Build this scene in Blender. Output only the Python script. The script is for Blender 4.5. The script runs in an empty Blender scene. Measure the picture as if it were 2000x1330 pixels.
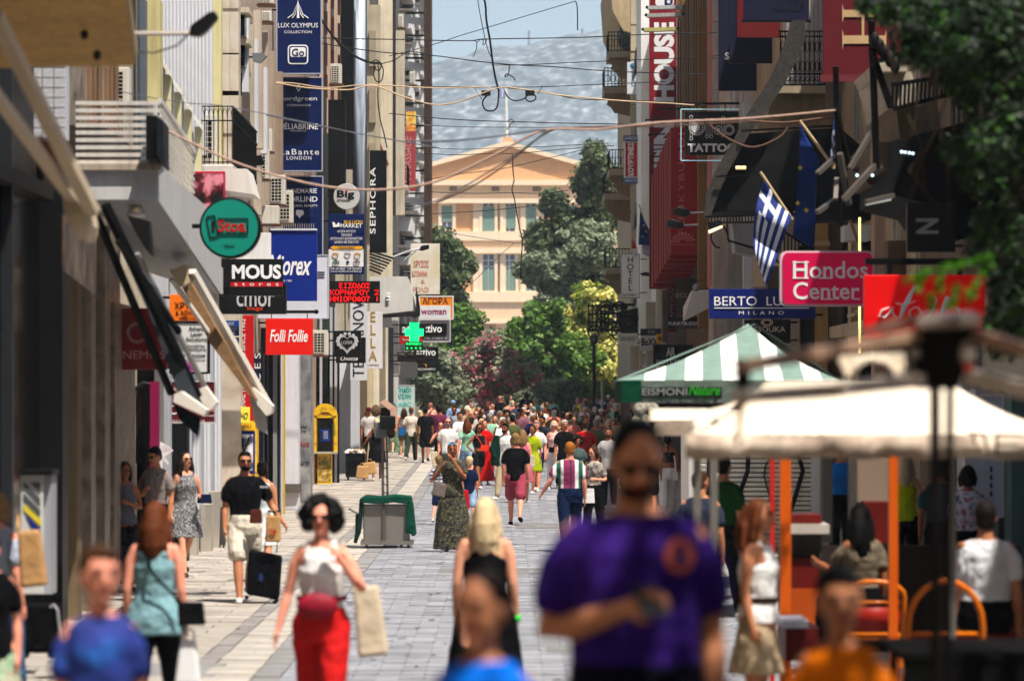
import bpy,math,random
import numpy as np
from mathutils import Vector,Matrix,noise
random.seed(7);np.random.seed(7)
R=math.radians
SC=bpy.context.scene
COL=SC.collection
# ------------------------------------------------------------------ camera, sky, sun, exposure
F,CX,CY,ZC=7500.0,985.0,775.0,2.4
cam_d=bpy.data.cameras.new('camera');cam=bpy.data.objects.new('camera',cam_d);COL.objects.link(cam)
cam.location=(0,0,ZC);cam.rotation_euler=(R(90),0,0)
cam_d.lens=135.0;cam_d.sensor_width=36.0
cam_d.shift_x=0.0075;cam_d.shift_y=0.055
cam_d.clip_start=0.3;cam_d.clip_end=9000
cam_d.dof.use_dof=True;cam_d.dof.focus_distance=84.0;cam_d.dof.aperture_fstop=2.6;cam_d.dof.aperture_blades=0
SC.camera=cam
TO_SUN=Vector((0.62*math.cos(R(66)),-0.78*math.cos(R(66)),math.sin(R(66)))).normalized()
world=bpy.data.worlds.new('World');SC.world=world;world.use_nodes=True
wn=world.node_tree.nodes;wl=world.node_tree.links
sky=wn.new('ShaderNodeTexSky');sky.sky_type='NISHITA';sky.sun_disc=False
sky.sun_elevation=math.asin(TO_SUN.z);sky.sun_rotation=math.atan2(TO_SUN.x,TO_SUN.y)
sky.air_density=1.0;sky.dust_density=2.2;sky.ozone_density=1.3
wl.new(sky.outputs[0],wn['Background'].inputs[0]);wn['Background'].inputs[1].default_value=0.075
sun_d=bpy.data.lights.new('sun','SUN');sun=bpy.data.objects.new('sun',sun_d);COL.objects.link(sun)
sun_d.energy=5.0;sun_d.angle=R(0.53);sun_d.color=(1.0,0.94,0.85)
sun.rotation_euler=TO_SUN.to_track_quat('Z','Y').to_euler();sun.location=(20,-20,60)
SC.view_settings.view_transform='Standard';SC.view_settings.look='None'
SC.view_settings.exposure=0.88;SC.view_settings.gamma=1.0;SC.view_settings.use_curve_mapping=False
SC.render.engine='CYCLES'
cy=SC.cycles
cy.use_denoising=True;cy.max_bounces=6;cy.diffuse_bounces=3;cy.glossy_bounces=2
cy.transmission_bounces=3;cy.transparent_max_bounces=8;cy.volume_bounces=1;cy.caustics_reflective=False;cy.caustics_refractive=False
cy.sample_clamp_indirect=4.0
try:cy.use_light_tree=False
except Exception:pass
# ------------------------------------------------------------------ helpers
def sm(a,b,t):
 t=min(1,max(0,(t-a)/(b-a)));return t*t*(3-2*t)
def g(Y):
 z=.55*(1-sm(12,29,Y))
 if Y>85:z+=.45/50*(Y-85)if Y<190 else .45/50*105+.02*(Y-190)*math.exp(-(Y-190)/300)
 return z
def W(px,py,Y):return Vector(((px-CX)*Y/F,Y,ZC+(CY-py)*Y/F))
def wx(px,Y):return(px-CX)*Y/F
def wz(py,Y):return ZC+(CY-py)*Y/F
def YL(px,X=-4.8):return F*X/(px-CX)
def lin(c):
 c=c/255.0
 return c/12.92 if c<=.04045 else((c+.055)/1.055)**2.4
def K(*c):
 if len(c)==1:c=c*3
 v=[lin(x)for x in c];l=.3*v[0]+.59*v[1]+.11*v[2]
 f=.92*max(l,.003)**.22
 return tuple(min(.9,max(.003,(l+(x-l)*1.15)*f))for x in v)
_mats={}
def mat(col,rough=.6,metal=0.0,var=.18,scale=3.0,bump=0.0,bscale=40.0,spec=.5,emis=0.0,name=None,dirt=0.0,island=0.0,trans=0.0,sheen=0.0,alpha=1.0):
 key=(tuple(round(c,4)for c in col),rough,metal,var,scale,bump,bscale,spec,emis,dirt,island,trans,sheen,name,alpha)
 if key in _mats:return _mats[key]
 m=bpy.data.materials.new(name or 'material');m.use_nodes=True
 n,l=m.node_tree.nodes,m.node_tree.links
 b=n['Principled BSDF']
 b.inputs['Roughness'].default_value=rough;b.inputs['Metallic'].default_value=metal
 b.inputs['Specular IOR Level'].default_value=spec*.4
 if sheen:b.inputs['Sheen Weight'].default_value=sheen
 tc=n.new('ShaderNodeTexCoord')
 nz=n.new('ShaderNodeTexNoise');nz.inputs['Scale'].default_value=scale;nz.inputs['Detail'].default_value=5;nz.inputs['Roughness'].default_value=.62
 l.new(tc.outputs['Object'],nz.inputs['Vector'])
 mr=n.new('ShaderNodeMapRange');mr.inputs[1].default_value=.25;mr.inputs[2].default_value=.75
 mr.inputs[3].default_value=1-var;mr.inputs[4].default_value=1+var*.6
 l.new(nz.outputs['Fac'],mr.inputs[0])
 fac=mr.outputs[0]
 if dirt:
  mp=n.new('ShaderNodeMapping');mp.inputs['Scale'].default_value=(9,9,.55);l.new(tc.outputs['Object'],mp.inputs['Vector'])
  n2=n.new('ShaderNodeTexNoise');n2.inputs['Scale'].default_value=1.3;n2.inputs['Detail'].default_value=6;l.new(mp.outputs[0],n2.inputs['Vector'])
  m2=n.new('ShaderNodeMapRange');m2.inputs[1].default_value=.45;m2.inputs[2].default_value=.8;m2.inputs[3].default_value=1;m2.inputs[4].default_value=1-dirt
  l.new(n2.outputs['Fac'],m2.inputs[0])
  mu=n.new('ShaderNodeMath');mu.operation='MULTIPLY';l.new(fac,mu.inputs[0]);l.new(m2.outputs[0],mu.inputs[1]);fac=mu.outputs[0]
 if island:
  ge=n.new('ShaderNodeNewGeometry');m3=n.new('ShaderNodeMapRange');m3.inputs[3].default_value=1-island;m3.inputs[4].default_value=1+island
  l.new(ge.outputs['Random Per Island'],m3.inputs[0])
  mu=n.new('ShaderNodeMath');mu.operation='MULTIPLY';l.new(fac,mu.inputs[0]);l.new(m3.outputs[0],mu.inputs[1]);fac=mu.outputs[0]
 sc=n.new('ShaderNodeVectorMath');sc.operation='SCALE';sc.inputs[0].default_value=col;l.new(fac,sc.inputs['Scale'])
 l.new(sc.outputs[0],b.inputs['Base Color'])
 if emis:
  b.inputs['Emission Color'].default_value=(*col,1);b.inputs['Emission Strength'].default_value=emis
 if bump:
  nb=n.new('ShaderNodeTexNoise');nb.inputs['Scale'].default_value=bscale;nb.inputs['Detail'].default_value=3;l.new(tc.outputs['Object'],nb.inputs['Vector'])
  bp=n.new('ShaderNodeBump');bp.inputs['Strength'].default_value=min(1,bump);bp.inputs['Distance'].default_value=.02
  l.new(nb.outputs['Fac'],bp.inputs['Height']);l.new(bp.outputs[0],b.inputs['Normal'])
 if trans:
  tr=n.new('ShaderNodeBsdfTranslucent');l.new(sc.outputs[0],tr.inputs['Color'])
  mx=n.new('ShaderNodeMixShader');mx.inputs[0].default_value=trans
  l.new(b.outputs[0],mx.inputs[1]);l.new(tr.outputs[0],mx.inputs[2]);l.new(mx.outputs[0],n['Material Output'].inputs[0])
 if alpha<1:b.inputs['Alpha'].default_value=alpha
 _mats[key]=m
 return m
def paint(*c,**k):return mat(K(*c),**{**dict(rough=.45,var=.08,dirt=.12,name='paint'),**k})
def stone(*c,**k):return mat(K(*c),**{**dict(rough=.85,var=.22,scale=1.6,bump=.4,bscale=60,dirt=.3,name='stone'),**k})
def metal(*c,**k):return mat(K(*c),**{**dict(rough=.45,metal=.5,var=.15,name='metal'),**k})
def cloth(*c,**k):return mat(K(*c),**{**dict(rough=.9,var=.16,scale=7,bump=1,bscale=9,spec=.12,sheen=0.0,name='cloth'),**k})
def skinm(*c):return mat(K(*c),rough=.5,var=.1,scale=14,spec=.4,name='skin')
def hairm(*c):
 m=mat(K(*c),rough=.62,var=.0,scale=26,bump=.5,bscale=60,spec=.25,name='hair');n,l=m.node_tree.nodes,m.node_tree.links
 nz=next(x for x in n if x.type=='TEX_NOISE');mp=n.new('ShaderNodeMapping');mp.inputs['Scale'].default_value=(4.5,4.5,.35)
 tc=next(x for x in n if x.type=='TEX_COORD');l.new(tc.outputs['Object'],mp.inputs[0]);l.new(mp.outputs[0],nz.inputs['Vector'])
 mr=next(x for x in n if x.type=='MAP_RANGE');mr.inputs[3].default_value=.45;mr.inputs[4].default_value=1.35
 return m
def glow(*c,e=2.0):return mat(K(*c),rough=.4,var=.0,emis=e,name='light')
BLACK=paint(16,16,18,dirt=0);IRON=metal(20,20,22,rough=.55);WHITE=paint(225,224,220)
GLASSD=mat(K(18,20,24),rough=.12,var=.3,scale=.7,spec=.35,name='dark_glass')
SHADEIN=mat(K(26,24,24),rough=.7,var=.5,scale=2,name='painted_interior_shade')  # plain dark colour standing in for the shade inside shops
def striped(c1,c2,axis,period,duty=.5,rough=.85,name='striped_cloth',soft=0,offs=0.0,c3=None):
 m=bpy.data.materials.new(name);m.use_nodes=True
 n,l=m.node_tree.nodes,m.node_tree.links;b=n['Principled BSDF'];b.inputs['Roughness'].default_value=rough
 tc=n.new('ShaderNodeTexCoord');sp=n.new('ShaderNodeSeparateXYZ');l.new(tc.outputs['Object'],sp.inputs[0])
 a=n.new('ShaderNodeMath');a.operation='MULTIPLY_ADD';a.inputs[1].default_value=1/period;a.inputs[2].default_value=100+offs
 l.new(sp.outputs[axis],a.inputs[0])
 f=n.new('ShaderNodeMath');f.operation='FRACT';l.new(a.outputs[0],f.inputs[0])
 cr=n.new('ShaderNodeValToRGB');cr.color_ramp.interpolation='CONSTANT'
 cr.color_ramp.elements[0].color=(*c1,1);cr.color_ramp.elements[0].position=0
 cr.color_ramp.elements[1].color=(*c2,1);cr.color_ramp.elements[1].position=duty
 if c3:
  for p,c in c3:e=cr.color_ramp.elements.new(p);e.color=(*c,1)
 l.new(f.outputs[0],cr.inputs[0])
 nz=n.new('ShaderNodeTexNoise');nz.inputs['Scale'].default_value=4;l.new(tc.outputs['Object'],nz.inputs['Vector'])
 mr=n.new('ShaderNodeMapRange');mr.inputs[3].default_value=.8;mr.inputs[4].default_value=1.1;l.new(nz.outputs['Fac'],mr.inputs[0])
 s=n.new('ShaderNodeVectorMath');s.operation='SCALE';l.new(cr.outputs[0],s.inputs[0]);l.new(mr.outputs[0],s.inputs['Scale'])
 l.new(s.outputs[0],b.inputs['Base Color'])
 return m
def blotchy(cols,scale=12,name='printed_cloth',rough=.85,pos=None,bump=0,coords='Object',detail=4,mscale=(1,1,1),distort=0):
 m=bpy.data.materials.new(name);m.use_nodes=True
 n,l=m.node_tree.nodes,m.node_tree.links;b=n['Principled BSDF'];b.inputs['Roughness'].default_value=rough
 tc=n.new('ShaderNodeTexCoord');mp=n.new('ShaderNodeMapping');mp.inputs['Scale'].default_value=mscale;l.new(tc.outputs[coords],mp.inputs[0])
 nz=n.new('ShaderNodeTexNoise');nz.inputs['Scale'].default_value=scale;nz.inputs['Detail'].default_value=detail;nz.inputs['Distortion'].default_value=distort
 l.new(mp.outputs[0],nz.inputs['Vector'])
 cr=n.new('ShaderNodeValToRGB')
 k=len(cols)
 for i,c in enumerate(cols):
  p=pos[i]if pos else .32+.36*i/(k-1)
  if i<2:e=cr.color_ramp.elements[i];e.position=p
  else:e=cr.color_ramp.elements.new(p)
  e.color=(*c,1)
 l.new(nz.outputs['Fac'],cr.inputs[0]);l.new(cr.outputs[0],b.inputs['Base Color'])
 if bump:
  bp=n.new('ShaderNodeBump');bp.inputs['Strength'].default_value=bump;bp.inputs['Distance'].default_value=.03
  l.new(nz.outputs['Fac'],bp.inputs['Height']);l.new(bp.outputs[0],b.inputs['Normal'])
 return m
WL={}
def link(o,parent=None,loc=(0,0,0)):
 COL.objects.link(o);loc=Vector(loc)
 if parent is not None:
  o.parent=parent;o.location=loc-WL.get(parent.name,Vector((0,0,0)))
 else:o.location=loc
 WL[o.name]=loc
 return o
def tag(o,label=None,cat=None,group=None,kind=None):
 if label:o['label']=label
 if cat:o['category']=cat
 if group:o['group']=group
 if kind:o['kind']=kind
 return o
def thing(name,label,cat,loc,group=None):
 return tag(link(bpy.data.objects.new(name,None),None,loc),label,cat,group)
BOXF=[(0,1,2,3),(7,6,5,4),(0,4,5,1),(1,5,6,2),(2,6,7,3),(3,7,4,0)]
class MB:
 def __init__(s):s.v=[];s.f=[]
 def add(s,vs,fs):
  k=len(s.v);s.v.extend([tuple(v)for v in vs]);s.f.extend([tuple(i+k for i in f)for f in fs]);return s
 def box(s,x0,x1,y0,y1,z0,z1):
  if x0>x1:x0,x1=x1,x0
  if y0>y1:y0,y1=y1,y0
  if z0>z1:z0,z1=z1,z0
  return s.add([(x0,y0,z0),(x1,y0,z0),(x1,y0,z1),(x0,y0,z1),(x0,y1,z0),(x1,y1,z0),(x1,y1,z1),(x0,y1,z1)],BOXF)
 def pbox(s,px0,py0,px1,py1,Y,d):
  return s.box(wx(px0,Y),wx(px1,Y),Y,Y+d,wz(py1,Y),wz(py0,Y))
 def hexa(s,a,b):
  return s.add(list(a)+list(b),BOXF)
 def prism(s,pts,y0,y1):
  n=len(pts);return s.add([(x,y0,z)for x,z in pts]+[(x,y1,z)for x,z in pts],[tuple(range(n)),tuple(range(2*n-1,n-1,-1))]+[(i,i+n,(i+1)%n+n,(i+1)%n)for i in range(n)])
 def pprism(s,pts,Y,d):return s.prism([(wx(a,Y),wz(b,Y))for a,b in pts],Y,Y+d)
 def bar(s,a,b,w,h=None):
  a,b=Vector(a),Vector(b);h=h or w;d=(b-a).normalized()
  u=d.cross(Vector((0,0,1)));u=Vector((1,0,0))if u.length<1e-3 else u.normalized();v=u.cross(d)
  q=lambda p:[p-u*w/2-v*h/2,p+u*w/2-v*h/2,p+u*w/2+v*h/2,p-u*w/2+v*h/2]
  return s.hexa(q(a),q(b))
 def tube(s,pts,r,n=8,caps=True,flat=1.0):
  pts=[Vector(p)for p in pts];m=len(pts);rs=r if isinstance(r,(list,tuple))else[r]*m
  k=len(s.v);up=None
  for i,p in enumerate(pts):
   d=(pts[min(i+1,m-1)]-pts[max(i-1,0)]).normalized()
   if up is None:up=Vector((0,0,1))if abs(d.z)<.9 else Vector((0,1,0))
   u=d.cross(up);u=u.normalized()if u.length>1e-4 else Vector((1,0,0));v=u.cross(d).normalized();up=v
   for j in range(n):
    a=2*math.pi*j/n;s.v.append(tuple(p+u*math.cos(a)*rs[i]+v*math.sin(a)*rs[i]*flat))
  for i in range(m-1):
   for j in range(n):
    a,b=k+i*n+j,k+i*n+(j+1)%n;s.f.append((a,b,b+n,a+n))
  if caps:s.f.append(tuple(k+n-1-j for j in range(n)));s.f.append(tuple(k+(m-1)*n+j for j in range(n)))
  return s
 def caps(s,pts,rs,n=10):
  pts=[Vector(p)for p in pts];d0=(pts[0]-pts[1]).normalized();d1=(pts[-1]-pts[-2]).normalized()
  P=[pts[0]+d0*rs[0]*.9,pts[0]+d0*rs[0]*.55]+pts+[pts[-1]+d1*rs[-1]*.55,pts[-1]+d1*rs[-1]*.9]
  Q=[rs[0]*.35,rs[0]*.82]+list(rs)+[rs[-1]*.82,rs[-1]*.35]
  return s.tube(P,Q,n)
 def loft(s,rings,n=16):
  k=len(s.v);m=len(rings)
  for(cx,cy_,z,rx,ry)in rings:
   for j in range(n):
    a=2*math.pi*j/n;s.v.append((cx+rx*math.cos(a),cy_+ry*math.sin(a),z))
  for i in range(m-1):
   for j in range(n):
    a,b=k+i*n+j,k+i*n+(j+1)%n;s.f.append((a,b,b+n,a+n))
  s.f.append(tuple(k+n-1-j for j in range(n)));s.f.append(tuple(k+(m-1)*n+j for j in range(n)))
  return s
 def ball(s,c,rx,ry=None,rz=None,n=12,m=8,rot=None):
  ry=ry or rx;rz=rz or rx;c=Vector(c);k=len(s.v);vs=[Vector((0,0,rz))]
  for i in range(1,m):
   t=math.pi*i/m
   for j in range(n):
    a=2*math.pi*j/n;vs.append(Vector((rx*math.sin(t)*math.cos(a),ry*math.sin(t)*math.sin(a),rz*math.cos(t))))
  vs.append(Vector((0,0,-rz)))
  if rot:vs=[rot@v for v in vs]
  s.v.extend([tuple(c+v)for v in vs])
  for j in range(n):
   s.f.append((k,k+1+j,k+1+(j+1)%n));e=k+1+(m-2)*n;s.f.append((e+j,k+len(vs)-1,e+(j+1)%n))
  for i in range(m-2):
   for j in range(n):
    a,b=k+1+i*n+j,k+1+i*n+(j+1)%n;s.f.append((a,a+n,b+n,b))
  return s
 def mesh(s,name,m,smooth=False,off=Vector((0,0,0))):
  me=bpy.data.meshes.new(name);a=np.array(s.v,dtype=float)-np.array(off)
  me.from_pydata(a.tolist(),[],s.f);me.materials.append(m)
  if smooth:me.shade_smooth()
  return me
 def build(s,name,m,parent=None,smooth=False,local=False,bevel=0.0):
  if not s.v:return None
  if local:off=Vector((0,0,0))
  else:
   a=np.array(s.v);lo,hi=a.min(0),a.max(0);off=Vector(((lo[0]+hi[0])/2,(lo[1]+hi[1])/2,lo[2]))
  o=bpy.data.objects.new(name,s.mesh(name,m,smooth,off))
  if local:
   COL.objects.link(o);o.parent=parent
  else:link(o,parent,off)
  if bevel:
   b=o.modifiers.new('bevel','BEVEL');b.width=bevel;b.segments=2;b.limit_method='ANGLE'
  return o
def one(name,mb,m,label,cat,group=None,**k):return tag(mb.build(name,m,**k),label,cat,group)
# ------------------------------------------------------------------ lettering
FITS=[]
def text(s,cx,cy_,w,h,Y,m,parent,rot=0,bold=0.0,spacing=1.0,italic=0.0,line=1.0,pro=.006,name='lettering',align='CENTER'):
 """lettering centred on the traced point, stretched to w x h photo pixels at distance Y"""
 c=bpy.data.curves.new(name,'FONT');c.body=s;c.align_x=align;c.align_y='CENTER';c.extrude=.002
 c.offset=bold;c.space_character=spacing;c.space_line=line;c.shear=italic;c.resolution_u=3
 c.materials.append(m)
 o=bpy.data.objects.new(name,c);link(o,parent,W(cx,cy_,Y-pro))
 o.rotation_euler=(R(90),-R(rot),0)if rot else(R(90),0,0)
 FITS.append((o,w*Y/F,h*Y/F,rot,W(cx,cy_,Y-pro)))
 return o
def fit_text():
 bpy.context.view_layer.update()
 for o,w,h,rot,c in FITS:
  bb=[Vector(v)for v in o.bound_box];x0=min(v.x for v in bb);x1=max(v.x for v in bb);y0=min(v.y for v in bb);y1=max(v.y for v in bb)
  if x1-x0<1e-6:continue
  sx,sy=w/(x1-x0),h/max(1e-6,y1-y0);o.scale=(sx,sy,1)
  mid=Vector(((x0+x1)/2*sx,(y0+y1)/2*sy,0));mid=o.rotation_euler.to_matrix()@mid
  o.location=o.location-mid
# rot: degrees counter-clockwise as seen by the camera; w is the length along the writing
def sign(name,label,x0,y0,x1,y1,Y,m,th=.12,texts=(),frame=None,fw=.02,brackets=None,group=None,cat='sign',wall=None):
 """projecting sign board: panel with returns, optional frame strips, lettering, brackets back to the wall"""
 t=thing(name,label,cat,W((x0+x1)/2,y1,Y),group)
 MB().pbox(x0,y0,x1,y1,Y,th).build('panel',m,t,bevel=.006)
 if frame:
  X0,X1,Z0,Z1=wx(x0,Y),wx(x1,Y),wz(y1,Y),wz(y0,Y)
  for b in((X0-.004,X0+fw,Z0,Z1),(X1-fw,X1+.004,Z0,Z1),(X0+fw,X1-fw,Z0-.004,Z0+fw),(X0+fw,X1-fw,Z1-fw,Z1+.004)):
   MB().box(b[0],b[1],Y-.012,Y+th+.004,b[2],b[3]).build('frame',frame,t)
 for a in texts:
  k=a[6]if len(a)>6 else{}
  text(a[0],a[1],a[2],a[3],a[4],Y,a[5],t,**k)
 if not brackets and name=='shop_sign':
  e=x0 if x1<CX else x1;sg=-1 if x1<CX else 1;brackets=[(e,e+sg*14,y0+(y1-y0)*.12),(e,e+sg*14,y1-(y1-y0)*.12)]
 if brackets:
  for(bx0,bx1,by)in brackets:
   MB().bar(W(bx0,by,Y+th/2),W(bx1,by,Y+th/2),.035).build('bracket',IRON,t)
 return t
# ------------------------------------------------------------------ ground, paving
def ground():
 ys=[-30,-10,0]+list(np.arange(6,40,1.0))+list(range(40,200,5))+list(range(200,420,20))+[500,700,1000,1500,2200,3000,4500]
 xs=[-2500,-600,-100,-20,-6,0,6,20,100,600,2500]
 mb=MB();n=len(xs)
 mb.v=[(x,y,g(y)-.05)for y in ys for x in xs]
 mb.f=[(i*n+j,i*n+j+1,(i+1)*n+j+1,(i+1)*n+j)for i in range(len(ys)-1)for j in range(n-1)]
 tag(mb.build('ground',stone(150,142,132),local=True),'pale grey ground under the shopping street',kind='structure')
ground()
def slabmb(x0,x1,y0,y1,gap=.006,lift=0.0):
 mb=MB();a,b,c,d=x0+gap,x1-gap,y0+gap,y1-gap
 j=lift;q=[(a,c),(b,c),(b,d),(a,d)]
 return mb.add([(x,y,g(y)-.06)for x,y in q]+[(x,y,g(y)+j)for x,y in q],[(4,5,6,7),(0,1,5,4),(1,2,6,5),(2,3,7,6),(3,0,4,7)])
PV=dict(rough=.62,island=.12,var=.42,scale=1.1,bump=.6,bscale=25,dirt=0)
bands=[(-4.95,-2.78,.54,.45,stone(178,170,161,**PV)),(-2.78,-2.60,.18,.6,stone(152,147,144,**PV)),(-2.60,-2.16,.44,.9,stone(184,177,168,**PV)),(-2.16,-1.92,.24,.6,stone(150,148,147,**PV)),(-1.92,3.0,.41,.24,stone(156,157,163,**{**PV,'island':.07})),(3.0,3.4,.4,.9,stone(205,200,194,**PV)),(3.4,5.4,.5,.45,stone(176,168,158,**PV))]
pav=tag(link(bpy.data.objects.new('pavement',None),None,(0,30,0)),'stone paving of the pedestrian street',kind='structure')
nslab=0
for bi,(x0,x1,w,l,m)in enumerate(bands):
 nc=max(1,round((x1-x0)/w));w=(x1-x0)/nc;rest=MB();r=0;y=27.0
 lim={0:41,1:36,2:44,3:36,4:30.0,5:27,6:27}[bi]
 while y<135:
  off=(r%2)*.5*w if nc>1 else 0
  for c in range(-1 if off else 0,nc):
   a=max(x0,x0+c*w+off);b=min(x1,x0+(c+1)*w+off)
   if b-a<.05:continue
   mb=slabmb(a,b,y,y+l,lift=random.uniform(-.006,.006))
   if y<lim and nslab<290:
    mb.build('paving_slab',m,pav);nslab+=1
   else:rest.add(mb.v,mb.f)
  r+=1;y+=l
 tag(rest.build('paving_slabs',m,pav,local=False),kind='stuff')
# three dark crossing bands, the short drain cover
for(y0,y1,xa,xb)in((62.5,64.2,-1.9,3.0),(47,48,-1.9,3.0),(88,91,-1.9,3.0),(27.8,28.6,-1.9,3.0)):
 n=12;mb=MB()
 for i in range(n):mb.add(*(lambda q:(q.v,q.f))(slabmb(xa+(xb-xa)*i/n,xa+(xb-xa)*(i+1)/n,y0,y1,lift=.010)))
 tag(mb.build('paving_band',stone(156,156,160,**PV),pav),kind='stuff')
rg=random.Random(4);gm_=MB();lt_=MB()
for i in range(420):
 x,y=rg.uniform(-4.7,3.5),28+60*rg.random()**1.6;r=rg.uniform(.012,.05);n=7;z=g(y)+.008
 (gm_ if i%12 else lt_).add([(x+r*rg.uniform(.6,1.3)*math.cos(2*math.pi*k/n),y+r*1.8*rg.uniform(.6,1.3)*math.sin(2*math.pi*k/n),z)for k in range(n)],[tuple(range(n))])
tag(gm_.build('gum_spots',mat(K(90,86,84),rough=.8),pav),kind='stuff');tag(lt_.build('paper_scraps',mat(K(226,222,214),rough=.8),pav),kind='stuff')
for(x,y,w,l,c)in((-3.4,33,.9,1.6,150),(.4,36,1.2,1.0,140),(-.9,52,1.5,1.8,132),(1.6,45,1.0,1.2,150),(-3.6,56,1.2,2.2,146),(.2,70,1.6,3,136),(1.9,31,.8,.9,140),(-.5,29.5,.5,.6,128)):
 mb=MB();n_=8
 for k in range(n_):mb.add(*(lambda q:(q.v,q.f))(slabmb(x,x+w,y+l*k/n_,y+l*(k+1)/n_,gap=0,lift=.0045)))
 tag(mb.build('patch_repair',stone(c,c-1,c-2,var=.35,scale=3,bump=.5),pav),kind='stuff')
dc=thing('manhole_cover','dark metal access cover set in the pavement beside the left shops','cover',(-3.9,43,.01))
MB().box(-4.35,-3.5,41.3,44.2,0,.02).build('plate',metal(70,66,62),dc)
for i in range(5):MB().box(-4.3,-3.55,41.5+i*.55,41.62+i*.55,.02,.032).build('rib',metal(80,76,72),dc)
# ------------------------------------------------------------------ hill, masts
def hill():
 prof=[(-900,300),(200,260),(600,205),(845,152),(900,138),(960,122),(1030,119),(1100,104),(1150,96),(1190,92),(1300,84),(1600,95),(2300,180)]
 nx,ny,Y0,Y1=150,70,1500.0,3400.0;mb=MB()
 for j in range(ny):
  t=j/(ny-1);Y=Y0+(Y1-Y0)*t
  for i in range(nx):
   X=-650+1300*i/(nx-1);px=CX+X*F/2400.0
   top=np.interp(px,[p[0]for p in prof],[wz(p[1],2400.0)for p in prof])
   r=sm(0,.47,t)*(1-.25*sm(.47,1,t))
   z=8+top*r
   v=Vector((X/120,Y/160,0));z+=r*(1-.85*math.exp(-((t-.47)/.05)**2))*(noise.fractal(v,1.0,2.1,5)*22)+r*noise.fractal(v*6,1,2,3)*3.0
   mb.v.append((X,Y,z))
 mb.f=[(j*nx+i,j*nx+i+1,(j+1)*nx+i+1,(j+1)*nx+i)for j in range(ny-1)for i in range(nx-1)]
 m=blotchy([K(74,86,88),K(98,106,108),K(128,132,134),K(166,166,168)],scale=.16,pos=[.36,.52,.6,.72],name='hillside',rough=.95,detail=9,mscale=(1,.35,1.6))
 tag(mb.build('hillside',m,smooth=True,local=True),'scrub covered rocky hill beyond the palace',kind='structure')
hill()
for px,y0,y1,w,lb in((1033,60,118,5,'tall lattice antenna mast on the middle of the hill ridge'),(1137,56,106,5,'taller lattice antenna mast on the hill ridge near the balconies'),(1098,96,108,3,'short antenna mast between the two tall masts on the ridge'),(1172,60,96,3,'thin antenna mast on the ridge closest to the corner balconies')):
 Y=2395;t=thing('antenna_mast',lb,'antenna',W(px,y1+6,Y),'antenna masts on the hill')
 mm=metal(120,60,60,metal=0);r=w*Y/F/2
 for sx,sy in((-1,-1),(1,-1),(1,1),(-1,1)):
  a=W(px,y1+8,Y);b=W(px,y0,Y);MB().tube([a+Vector((sx*r,sy*r,0)),b+Vector((sx*r*.3,sy*r*.3,0))],.28,5).build('leg',mm,t)
 h=wz(y0,Y)-wz(y1,Y)
 for k in range(6):
  z=wz(y1,Y)+h*(k+.5)/6;x=wx(px,Y);MB().box(x-r,x+r,Y-r,Y+r,z-.25,z+.25).build('platform',mm,t)
# ------------------------------------------------------------------ leaves and trees
def leafmat(cols,trans=.25,rough=.6,name='leaves'):
 m=bpy.data.materials.new(name);m.use_nodes=True;n,l=m.node_tree.nodes,m.node_tree.links;b=n['Principled BSDF']
 b.inputs['Roughness'].default_value=rough;b.inputs['Specular IOR Level'].default_value=.3
 ge=n.new('ShaderNodeNewGeometry');cr=n.new('ShaderNodeValToRGB')
 for i,c in enumerate(cols):
  p=i/max(1,len(cols)-1)
  e=cr.color_ramp.elements[i]if i<2 else cr.color_ramp.elements.new(p)
  e.position=p;e.color=(*c,1)
 l.new(ge.outputs['Random Per Island'],cr.inputs[0]);l.new(cr.outputs[0],b.inputs['Base Color'])
 tr=n.new('ShaderNodeBsdfTranslucent');l.new(cr.outputs[0],tr.inputs['Color']);mx=n.new('ShaderNodeMixShader');mx.inputs[0].default_value=trans
 l.new(b.outputs[0],mx.inputs[1]);l.new(tr.outputs[0],mx.inputs[2]);l.new(mx.outputs[0],n['Material Output'].inputs[0])
 return m
def leaves_mesh(centers,radii,n,size,seed=0,aspect=.55,flat=.75):
 rng=np.random.default_rng(seed);c=np.array(centers,float);r=np.array(radii,float)
 wgt=(r**2);wgt/=wgt.sum();k=rng.choice(len(c),n,p=wgt)
 d=rng.normal(size=(n,3));d/=np.linalg.norm(d,axis=1)[:,None]
 p=c[k]+d*(r[k]*rng.uniform(.45,1.08,n))[:,None]*np.array([1,1,flat])
 nrm=d+rng.normal(size=(n,3))*.7+np.array([0,0,.5]);nrm/=np.linalg.norm(nrm,axis=1)[:,None]
 u=np.cross(nrm,rng.normal(size=(n,3)));u/=np.linalg.norm(u,axis=1)[:,None];v=np.cross(nrm,u)
 s=size*rng.uniform(.6,1.3,n)[:,None]
 A=p-u*s;B=p+v*s*aspect;C_=p+u*s;D=p-v*s*aspect
 vs=np.stack([A,B,C_,D],1).reshape(-1,3)
 me=bpy.data.meshes.new('leaves');me.vertices.add(n*4);me.vertices.foreach_set('co',vs.ravel())
 me.loops.add(n*4);me.loops.foreach_set('vertex_index',np.arange(n*4));me.polygons.add(n)
 me.polygons.foreach_set('loop_start',np.arange(n)*4);me.polygons.foreach_set('loop_total',np.full(n,4));me.update(calc_edges=True)
 return me
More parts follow.
